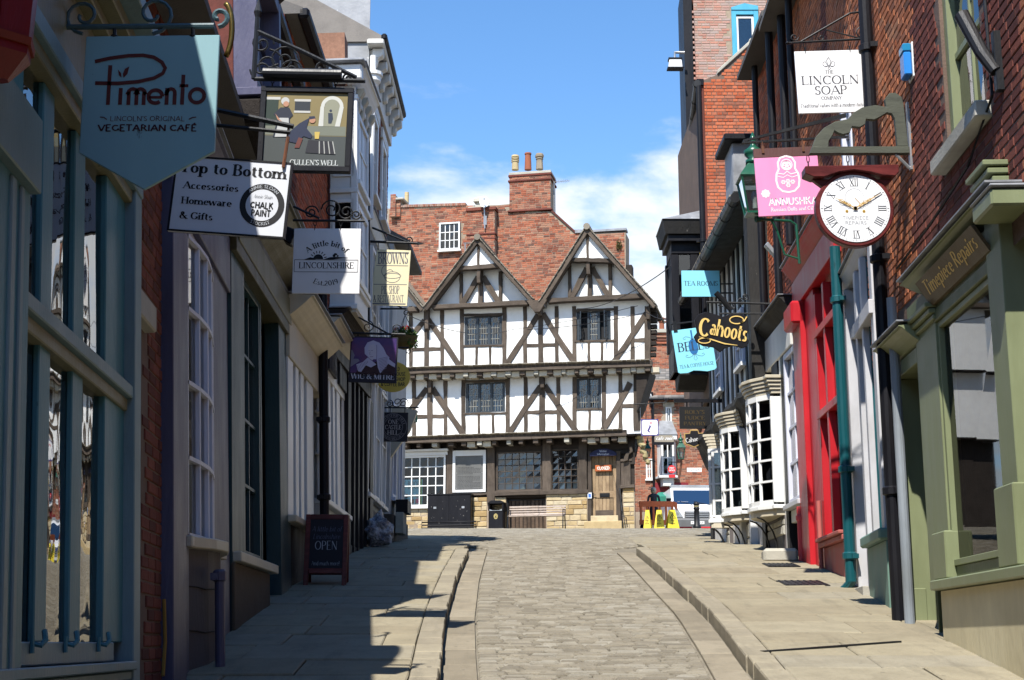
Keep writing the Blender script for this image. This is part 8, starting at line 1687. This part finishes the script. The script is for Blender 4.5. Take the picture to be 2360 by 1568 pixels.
# ---- green pharmacy cross
t,u,S_=hung('pharmacy_cross','green pharmacy cross with small white lamps behind the black deli sign','sign',939,985,28.0)
g=MB();a,b=9*u,22*u;c=22*u;g.prism([(-a,c-b),(a,c-b),(a,c-a),(b,c-a),(b,c+a),(a,c+a),(a,c+b),(-a,c+b),(-a,c+a),(-b,c+a),(-b,c-a),(-a,c-a)],-.12,0);g.build('cross',col((.01,.2,.09)),t,bev=.01)
g=MB()
for x_,z_ in((18,29),(18,22),(18,15),(10,29),(0,40),(0,4),(-4,22)):g.box((x_-2.2)*u,(x_+2.2)*u,0,.01,(z_-2.2)*u,(z_+2.2)*u)
g.build('lamps',col((.7,.7,.5)),t);g=MB();g.tube([(-.9,-.06,c),(-b,-.06,c)],.02,5);g.build('arm',m_iron,t)
# ---- hanging basket
t,u,S_=hung('hanging_basket','hanging basket of green leaves with red and pink flowers','basket',932,806,24.6)
g=MB();g.lathe([(.02,0),(.13,.03),(.2,.1),(.235,.22)],0,0,0,14);g.build('bowl',paint('mossy_liner',(.12,.09,.03),.9,.3),t)
g=MB();leaves(g,(0,0,.26),(.24,.24,.13),420,.035);leaves(g,(.12,.05,.12),(.14,.2,.13),160,.03);g.build('foliage',m_leaf,t,fix=False)
for c_,P0,k in(((.6,.02,.04),(0.02,.1,.37),26),((.7,.35,.4),(-.14,.08,.36),22),((.75,.7,.68),(.14,.12,.33),14)):g=MB();leaves(g,P0,(.07,.06,.05),k,.03);g.build('flowers',col(c_),t,fix=False)
g=MB()
for a in(0,2.1,4.2):g.tube([(.22*math.cos(a),.22*math.sin(a),.22),(0,0,.62)],.006,4)
g.tube([(0,0,.62),(0,0,.74)],.006,4);g.tube([(-.75,0,.74),(.05,0,.74)],.016,6);g.tube([(-.7,0,1.1),(-.05,0,.75)],.012,5);scroll(g,.02,.66,.06,1.2,0,.008);g.build('bracket',m_iron,t)
# ---- chalk A board on the left pavement
p=ground(748,1350,KH);S_=Pl((p.x,p.y,p.z),(1,.05));u=p.y/FPX*1.0
t=thing('chalk_board','wooden framed black chalk A board reading A little bit of Lincolnshire open','A board',S_.M)
w,h=43*u,166*u
def tilt(o,sg):o.rotation_euler=(R(9)*-sg,0,0);o.location=(0,0 if sg>0 else .42,0);return o
for sg in(1,-1):
 g=MB();z0=40*u
 g.box(-w,w,-.03,-.005,z0,h-.04);pn=tilt(g.build('panel',col((.012,.012,.02),.7),t),sg)
 g=MB();g.box(-w-.03,-w+.025,-.04,0,0,h);f=tilt(g.build('frame',m_redwood,t,bev=.005),sg);g=MB();g.box(w-.025,w+.03,-.04,0,0,h);g.build('stile',m_redwood,f,bev=.005);g=MB();g.box(-w+.025,w-.025,-.04,-.001,h-.06,h);g.build('rail',m_redwood,f,bev=.005);g=MB();g.box(-w+.025,w-.025,-.04,-.001,z0-.06,z0);g.build('rail',m_redwood,f,bev=.005)
 if sg>0:
  g=MB();text(g,'A little bit of',0,h*.57,13*u,0,66*u,'plain',.8,.2,arc=(60*u,True))if 0 else text(g,'A little bit of',0,h*.755,12*u,0,68*u,'plain',.8,.2);text(g,'Lincolnshire',0,h*.65,12*u,0,62*u,'plain',.8,.2);g.build('lettering',col((.1,.12,.2)),pn)
  g=MB();text(g,'OPEN',0,h*.5,20*u,0,52*u,'plain',1.0);text(g,'And much more!',0,h*.28,10*u,0,64*u,'plain',.8);g.build('lettering',col((.32,.36,.42)),pn)
g=MB();g.box(-w*.62,w*.72,-.3,-.05,.17,.2);g.build('weight_tray',m_metal,t,bev=.01)
# ---- bag of rubbish against the black front
p=ground(872,1261,KH);S_=Pl((p.x,p.y,p.z),(1,0));t=thing('rubbish_bag','clear plastic bag full of rubbish left against the wall','bag',S_)
nt=NT('crumpled_clear_plastic');pz=nt.pos();c=nt.ramp(nt.noise(pz,9,6,.65),[(.3,(.05,.06,.12)),(.48,(.2,.2,.22)),(.6,(.5,.5,.52)),(.72,(.32,.2,.12))]);nt.bsdf(c,.22,0,nt.bump(nt.noise(pz,25,6,.7),.9,.03),.6)
b=bmesh.new();bmesh.ops.create_icosphere(b,subdivisions=4,radius=1)
from mathutils import noise as mn
for v in b.verts:
 d=v.co.copy();k=1+.3*mn.noise(d*2.1+Vector((3,1,7)))+.22*abs(mn.noise(d*5))+.1*mn.noise(d*11);v.co=Vector((d.x*.22*k,d.y*.2*k,.22+d.z*(.235 if d.z>0 else .22)*k));v.co.z=max(v.co.z,0)
 if d.z>.8:v.co.z+=(d.z-.8)*.6;v.co.x*=.6;v.co.y*=.6
me=bpy.data.meshes.new('sack');b.to_mesh(me);b.free();me.materials.append(nt.m);link('sack',me,t)
# ======= right hand signs
# ---- soap company
t,u,S_=hung('soap_sign','white hanging soap company sign with a fleur de lis, topmost on the right','sign',1919,260,13.4,-1.6)
w,h=78*u,153*u;plate(t,'board',rectpts(-w,w,0,h),m_signw2,.02);gr=(.06,.06,.07)
g=MB();text(g,'THE',0,96*u,8*u,.002,20*u,'serif',1);text(g,'LINCOLN',0,70*u,21*u,.002,134*u,'serif',.8);text(g,'SOAP',0,45*u,21*u,.002,76*u,'serif',.8);text(g,'COMPANY',0,32*u,8*u,.002,48*u,'serif',1);text(g,'Traditional values with a modern twist',0,14*u,9*u,.002,148*u,'serif',.8,.25);g.build('lettering',col(gr),t)
g=MB();q=lambda pts:[(x*u,(118+z)*u)for x,z in pts]
for pts in([(0,18),(-5,10),(-3,2),(0,-4),(3,2),(5,10),(0,18)],[(-3,-2),(-8,8),(-13,6),(-14,0),(-10,-5),(-6,-3)],[(3,-2),(8,8),(13,6),(14,0),(10,-5),(6,-3)],[(-8,-6),(-3,-3),(3,-3),(8,-6)],[(0,-4),(-3,-9),(0,-13),(3,-9),(0,-4)]):g.line(q(pts),1.1*u,.002)
g.build('emblem',col(gr),t)
g=MB();z=h+25*u;g.tube([(-92*u,-.01,z-3*u),(100*u,-.01,z+3*u)],.012,6);g.lathe([(.005,-.02),(.02,0),(.005,.02)],-92*u,-.01,z-3*u,8);g.tube([(-60*u,-.01,z),(60*u,-.01,z+68*u),(80*u,-.01,z+70*u)],.011,6);g.tube([(0,-.01,z+28*u),(80*u,-.01,z+4*u)],.008,5)
for px,r,a,s in((-75,.045,0,-1),(-12,.035,180,1),(85,.07,90,1)):scroll(g,px*u,z+r+.005,r,1.2,-.01,.007,a,s)
g.build('bracket',m_iron,t)
for px in(-52,52):chainlinks(t,px*u,-.01,h-.03,z)
# ---- clock under its carved bracket
t,u,S_=hung('clock_sign','round mahogany framed clock with white dial hanging from a carved bracket','clock',1975,568,12.1)
X=lambda px,py:((px-1975)*u,(568-py)*u);cz=90.7*u
g=MB();g.disc(0,cz,91*u,-.09,0,56);g.build('case',m_redwood,t,bev=.01)
g=MB();g.prism([X(1885,450),X(1905,425),X(1880,405),X(2068,405),X(2046,425),X(2066,450),X(2050,500),X(1900,500)],-.08,-.012);g.build('shoulder',m_redwood,t,bev=.006)
g=MB();g.prism([X(1861,378),X(2079,374),X(2079,392),X(2070,402),X(2040,400),X(2010,392),X(1975,387),X(1940,392),X(1905,404),X(1880,404),X(1861,396)],-.12,.05);g.build('hanging_beam',m_redwood,t,bev=.006)
g=MB();g.disc(0,cz,81*u,0,.006,56);dial=g.build('dial',m_signw2,t)
g=MB();dkc=(.045,.05,.06)
def numeral(s,ang):
 a=R(ang);ws={'I':5,'V':11,'X':11};tot=sum(ws[c]for c in s);x=-tot/2
 def tr(lx_,lz_):r=54+lz_;return(math.sin(a)*r*u+math.cos(a)*lx_*u,cz+math.cos(a)*r*u-math.sin(a)*lx_*u)
 for c in s:
  wv=ws[c]
  if c=='I':segs=[((x+2.5,0),(x+2.5,18),2.0)]
  elif c=='V':segs=[((x+1,18),(x+5.5,0),2.2),((x+10,18),(x+5.5,0),1.0)]
  else:segs=[((x+1,18),(x+10,0),2.2),((x+10,18),(x+1,0),1.0)]
  for p,q_,w_ in segs:g.line([tr(*p),tr(*q_)],w_*u,.0075)
  x+=wv
 for zz_ in(0,18):g.line([tr(-tot/2,zz_),tr(tot/2,zz_)],.8*u,.0075)
for i,s in enumerate(('XII','I','II','III','IIII','V','VI','VII','VIII','IX','X','XI')):numeral(s,i*30)
for i in range(60):
 a=R(i*6);l=3 if i%5 else 4.5;g.line([(math.sin(a)*r_2*u,cz+math.cos(a)*r_2*u)for r_2 in(79-l,79)],(.7 if i%5 else 1.3)*u,.0075)
g.build('numerals',col(dkc),dial)
g=MB();text(g,'TIMEPIECE',0,cz-27*u,8*u,.0075,61*u,'sans',.8);text(g,'REPAIRS',0,cz-39*u,8*u,.0075,50*u,'sans',.8);g.ring(0,cz+26*u,21.4*u,22.2*u,.0075,36);g.build('lettering',col((.3,.31,.33)),dial)
g=MB()
for dx in(-19.5,20):g.disc(dx*u,cz-7*u,3.6*u,.0065,.0085,14)
g.build('winding_hole',col((.55,.33,.05)),dial);g=MB()
for dx in(-19.5,20):g.disc(dx*u,cz-7*u,1.6*u,.009,.0095,10)
g.build('winding_arbor',col(BLACK),dial)
m_gold=paint('gilt',(.62,.36,.06),.35,.1,metal=.3,grime=.1)
def hand(ex,ez,w0,knot,nm):
 g=MB();L=math.hypot(ex,ez);d=(ex/L,ez/L);p=(-d[1],d[0]);f=lambda a,b:((d[0]*a+p[0]*b)*u,cz+(d[1]*a+p[1]*b)*u)
 g.prism([f(-6,1.2),f(-6,-1.2),f(L*.7,-1),f(L,0),f(L*.7,1)],.016,.019)
 for c,r in knot:
  pts=[(f(c+r*math.cos(k*.5236),r*.55*math.sin(k*.5236)))for k in range(13)];g.line(pts,1.3*u,.0195)
 g.disc(0,cz,4*u,.006,.02,14);return g.build(nm,m_gold,dial)
hand(-47.6,25.7,2,((18,6),(34,7),(27,4)),'hour_hand');hand(61,36,2,((16,6),(28,6),(38,5)),'minute_hand')
g=MB();g.line([(0,cz+26*u),(12*u,cz+12*u)],1*u,.01);g.build('second_hand',m_gold,dial)
for px in(1873,1966,2060):chainlinks(t,X(px,0)[0],-.03,X(0,378)[1],X(0,346)[1])
m_carv=paint('peeling_olive_board',(.065,.07,.05),.6,.35,(.52,.5,.42),-.13,.25,grime=.3,stretch=(.6,1,4))
K=lambda cx,cy:X(1755.95+cx*.24429,cy*.24429)
g=MB();g.prism([K(*p)for p in((490,1405),(520,1330),(560,1230),(640,1145),(750,1080),(870,1055),(930,990),(1020,935),(1150,912),(1250,930),(1240,850),(1290,788),(1350,785),(1405,830),(1420,900),(1448,1402))]+[K(*p)for p in((1335,1318),(1325,1050),(1300,1000),(1255,990),(1190,1030),(1130,1062),(1050,1055),(1040,1105),(985,1138),(912,1130),(885,1195),(820,1212),(765,1190),(740,1170),(720,1220),(680,1280),(675,1322),(700,1335),(1300,1335))][::1]if 0 else[K(*p)for p in((490,1405),(520,1330),(560,1230),(640,1145),(750,1080),(870,1055),(930,990),(1020,935),(1150,912),(1250,930),(1240,850),(1290,788),(1350,785),(1405,830),(1420,900),(1440,1330),(1335,1330),(1325,1050),(1300,1000),(1255,990),(1190,1030),(1130,1062),(1050,1055),(1040,1105),(985,1138),(912,1130),(885,1195),(820,1212),(765,1190),(740,1170),(720,1220),(680,1280),(675,1335))],-.05,.0);br=g.build('carved_bracket',m_carv,t,bev=.004)
g=MB();g.prism([K(495,1405),K(1448,1402),K(1444,1332),K(520,1336)],-.06,.006);g.build('base_rail',m_carv,br,bev=.004);g=MB();a,b=K(1320,1405),K(1445,1545);g.tube([(a[0],-.02,a[1]),(b[0],-.02,b[1])],.014,6);a,b=K(1450,880),K(1455,1560);g.box(a[0],a[0]+.025,-.05,0,b[1],a[1]);g.box(a[0]+.025,a[0]+.4,-.05,-.02,b[1]+.3,b[1]+.34);g.build('iron_stay',m_metal,br)
# ---- pink doll shop sign
t,u,S_=hung('doll_shop_sign','bright pink sign with a white nesting doll, lettered Annushka','sign',1823,496,15.4,-2.6)
w,h=74*u,164*u;m_pink=paint('hot_pink_sign',(.82,.27,.48),.4,.06,grime=.08,bump=.02)
plate(t,'board',rectpts(-w,w,0,h-23*u),m_pink,.03);plate(t,'header',rectpts(-w-.0,w,h-22.5*u,h),paint('brown_sign_header',(.1,.04,.035),.5,.1),.04)
g=MB();wh=(.82,.76,.78)
text(g,'ANNUSHKA',8*u,24*u,18*u,.002,114*u,'sans',1.15);text(g,'Russian Dolls and Gifts',8*u,10*u,9.5*u,.002,106*u,'sans',1.1);g.build('lettering',col(wh),t)
dz=100*u
g=MB()
body=[(0,43),(14,39),(20,27),(19,12),(25,0),(27,-16),(24,-32),(14,-42),(0,-45)];out=[(x,z)for x,z in body]+[(-x,z)for x,z in body[::-1]]
g.line([(x*u,dz+z*u)for x,z in out],4.5*u,.002);g.ring(0,dz+22*u,12*u,14*u,.002,24);g.line([(-22*u,dz+2*u),(-8*u,dz-1*u),(0,dz+6*u),(8*u,dz-1*u),(22*u,dz+2*u)],2.5*u,.002);g.line([(-24*u,dz-5*u),(-10*u,dz-9*u),(0,dz-3*u),(10*u,dz-9*u),(24*u,dz-5*u)],2*u,.002)
for dx,zz_ in((0,-18),(-11,-20),(11,-20),(0,-28)):
 for k in range(6):a=k*1.047;g.flatdisc((dx+3.4*math.cos(a))*u,dz+(zz_+3.4*math.sin(a))*u,2.3*u,.002,8)
g.flatdisc(0,dz+21*u,11*u,.0018,20);g.build('doll_print',col(wh),t)
g=MB();g.flatdisc(-4*u,dz+23*u,1.4*u,.003,8);g.flatdisc(4*u,dz+23*u,1.4*u,.003,8);g.flatdisc(-6*u,dz+18*u,1.8*u,.003,8);g.flatdisc(6*u,dz+18*u,1.8*u,.003,8);g.line([(-3*u,dz+15*u),(0,dz+14*u),(3*u,dz+15*u)],1*u,.003);g.poly([(-9*u,dz+27*u),(0,dz+32*u),(9*u,dz+27*u),(5*u,dz+30*u),(0,dz+31*u),(-5*u,dz+30*u)],.003);g.build('doll_face',col((.75,.12,.3)),t)
g=MB()
for k in range(8):a=k*.785;g.flatdisc((-54+7.5*math.cos(a))*u,(54+7*math.sin(a))*u,3.3*u,.002,8)
g.flatdisc(-54*u,54*u,5*u,.002,10);g.build('flower_print',col(wh),t)
g=MB();z=h+17*u;g.prism([(-95*u,z+2*u),(-95*u,z+7*u),(150*u,z+62*u),(150*u,z+52*u)],-.03,0);g.prism([(-100*u,z-2*u),(150*u,z+1*u),(150*u,z+6*u),(-98*u,z+2*u)],-.034,.004);g.build('bracket',m_iron,t)
for px in(-52,42):g=MB();g.box((px-3)*u,(px+3)*u,-.02,.012,h-12*u,h+6*u);g.tube([(px*u,0,h),(px*u,0,z)],.008,5);g.build('hanger',m_rust,t)
# ---- green street lantern
t,u,S_=hung('street_lantern','large dark green street lantern on the right, partly behind the pink sign','lantern',1741,492,16.9);lantern(t,1,m_green,m_glass)
for o in t.children:o.scale=(1,1,.88)
g=MB();g.tube([(.05,-.05,-.06),(.45,-.1,-.07),(.52,-.1,-.12),(.54,-.1,-.62)],.018,8);g.tube([(.2,-.05,-.07),(.28,-.1,-.2),(.36,-.1,-.5),(.54,-.1,-.56)],.014,8);g.tube([(0,0,-.08),(.08,-.02,-.06)],.04,8);g.build('bracket',m_green,t)
# ---- tea rooms and coffee house
m_aqua=paint('aqua_sign',(.24,.66,.8),.45,.04,grime=.05,bump=.02)
t,u,S_=hung('tea_rooms_sign','square aqua sign lettered Tea Rooms in front of the black oriel','sign',1616,684,25.8)
w,h=44*u,62*u;plate(t,'board',rectpts(-w,w,0,h),m_aqua,.03);g=MB();text(g,'TEA ROOMS',0,26*u,11*u,.002,79*u,'serif',.85);g.build('lettering',col((.02,.04,.07)),t)
g=MB();g.tube([(w-.05,-.02,h*.5),(w+.5,-.02,h*.5)],.016,5);g.tube([(w-.05,-.02,h*.15),(w+.5,-.02,h*.15)],.016,5);g.build('bracket',m_iron,t)
t,u,S_=hung('coffee_house_sign','aqua sign lettered Bells tea and coffee house, tilted with a wavy lower edge','sign',1608,856,25.2,-7.4)
w,h=45*u,102*u;low=[(-w,3*u),(-w*.9,0),(-w*.5,-1*u),(-w*.2,3*u),(w*.1,1*u),(w*.5,-3*u),(w*.9,-1*u),(w,3*u)]
plate(t,'board',low+[(w,h),(-w,h)],m_aqua,.03);g=MB();text(g,'BELLS',0,50*u,21*u,.002,76*u,'serif',.95);text(g,'TEA & COFFEE HOUSE',0,11*u,8*u,.002,80*u,'serif',.85);g.build('lettering',col((.03,.05,.09)),t)
g=MB()
for sg in(-1,1):
 for z0,k in((80,1),(38,-1)):g.line([(sg*x*u,(z0+z*k)*u)for x,z in((0,-4),(8,2),(16,4),(22,1),(20,-3),(16,-1))],1.1*u,.002)
g.line([(0,42*u),(4*u,30*u),(0,26*u),(-4*u,30*u),(0,42*u)],1*u,.002);g.build('flourish',col((.08,.16,.24)),t)
flatp(t,'spoon_print',(.02,.14,.36),lambda g:(g.flatdisc(-1*u,58*u,11*u,.0012,22,19*u),g.line([(-1*u,74*u),(-1*u,98*u)],4*u,.0012)))
g=MB();g.box(-w*.9,-w*.7,-.02,.012,h-4*u,h+22*u);g.tube([(-w,-.02,h+16*u),(w+.4,-.02,h+16*u)],.016,5);g.build('bracket',m_iron,t)
# ---- gold lettered Cahoots
t,u,S_=hung('gold_script_sign','black cut out sign with raised gold Cahoots lettering','sign',1666,818,21.8)
X=lambda px,py:((px-1666)*u,(818-py)*u)
plate(t,'board',[X(*p)for p in((1603,735),(1612,722),(1630,716),(1652,722),(1668,728),(1690,720),(1712,722),(1727,728),(1728,760),(1722,775),(1727,785),(1724,797),(1712,802),(1690,796),(1672,802),(1660,812),(1645,800),(1622,797),(1606,788),(1600,775),(1608,765))],m_black,.05,.008)
m_gilt=paint('raised_gilt_letters',(.72,.5,.16),.4,.1,grime=.1)
def raised(g,fn,n0,n1):q=MB();fn(q);
g=MB();text(g,'C',*X(1622,775),44*u,.012,26*u,'plain',1.9,-.02,rot=-8);text(g,'ahoots',*X(1678,779),40*u,.012,88*u,'plain',1.7,0,rot=-12);g.build('lettering',m_gilt,t)
g=MB();g.line([X(1612,776),X(1640,782),X(1670,792),X(1700,796)],[1*u,3*u,3*u,1*u],.012);q=[X(1700+16*math.cos(R(a)),736-9*math.sin(R(a)))for a in range(0,361,20)];g.line(q,2.5*u,.012);q=[X(1624+14*math.cos(R(a)),785-6*math.sin(R(a)))for a in range(0,361,20)];g.line(q,2.2*u,.012);g.line([X(1708,744),X(1718,738),X(1724,728)],2.5*u,.012);g.build('flourish',m_gilt,t)
g=MB();a,b=X(1640,672),X(1756,700);z=X(0,697)[1];g.tube([X(1632,0)[:1]+(-.02,z+.03),(b[0]+.2,-.02,z)],.018,6);z2=X(0,720)[1];g.tube([X(1660,0)[:1]+(-.02,z2),(b[0]+.2,-.02,z2)],.014,6);a=X(1655,670);b=X(1690,712);g.tube([(a[0],-.02,a[1]),(b[0],-.02,b[1])],.045,8)
for px,py,r in((1668,690,.09),(1690,700,.07),(1712,690,.06),(1722,680,.05)):scroll(g,*X(px,py),r,1.5,-.02,.011,px)
g.build('bracket',m_iron,t)
# ---- fudge pantry and chalk shield
t,u,S_=hung('fudge_shop_sign','black square sign with dull gold lettering Roly\'s Fudge Pantry','sign',1602,988,27.6)
w,h=35*u,51*u;plate(t,'board',rectpts(-w,w,0,h),col((.008,.008,.009)),.06);g=MB()
for i,s in enumerate(("ROLY'S",'FUDGE','PANTRY')):text(g,s,0,(34-i*13.5)*u,9*u,.002,(46,46,52)[i]*u,'serif',1.2)
g.build('lettering',col((.06,.04,.014)),t);g=MB();z=h+10*u;g.box(-w-.1,w+.4,-.04,0,z,z+.07);g.tube([(-w*.5,-.02,h),(-w*.5,-.02,z)],.015,5);g.tube([(w*.5,-.02,h),(w*.5,-.02,z)],.015,5);g.build('bracket',m_black,t)
t,u,S_=hung('chalk_shield_sign','small black shield sign with gold edge and white handwritten Cahoots','sign',1600,1033,28.6)
X=lambda px,py:((px-1600)*u,(1033-py)*u);sh=[(1577,999),(1590,998),(1592,990),(1610,990),(1612,998),(1625,997),(1624,1022),(1612,1026),(1600,1032),(1588,1027),(1578,1024)]
plate(t,'edge',[X(*p)for p in sh],col((.42,.28,.1)),.04);c=(1600,1011);plate(t,'board',[X(c[0]+(x-c[0])*.88,c[1]+(y-c[1])*.88)for x,y in sh],col((.008,.008,.012)),-.006,0)if 0 else flatp(t,'board',(.008,.008,.012),lambda g:g.poly([X(c[0]+(x-c[0])*.88,c[1]+(y-c[1])*.86)for x,y in sh],.003))
g=MB();text(g,'Cahoots',*X(1600,1018),11*u,.005,38*u,'plain',1.5,0,rot=10);g.build('lettering',col((.7,.7,.7)),t);g=MB();g.tube([(.2,-.03,-.05),(.3,-.03,.1),(.5,-.03,.1)],.015,5);scroll(g,.28,.0,.08,1.2,-.03,.01);g.build('bracket',m_iron,t)
t,u,S_=hung('wall_spotlight','white flat wall spotlight between the black corner post and the red shop','light',1784,595,21.2);g=MB();g.prism([(-20*u,32*u),(-12*u,40*u),(12*u,8*u),(6*u,0)],-.12,0);g.build('head',m_metal,t,bev=.01);g=MB();g.tube([(10*u,-.05,4*u),(20*u,-.05,-8*u),(22*u,-.1,10*u)],.02,5);g.build('arm',m_black,t)
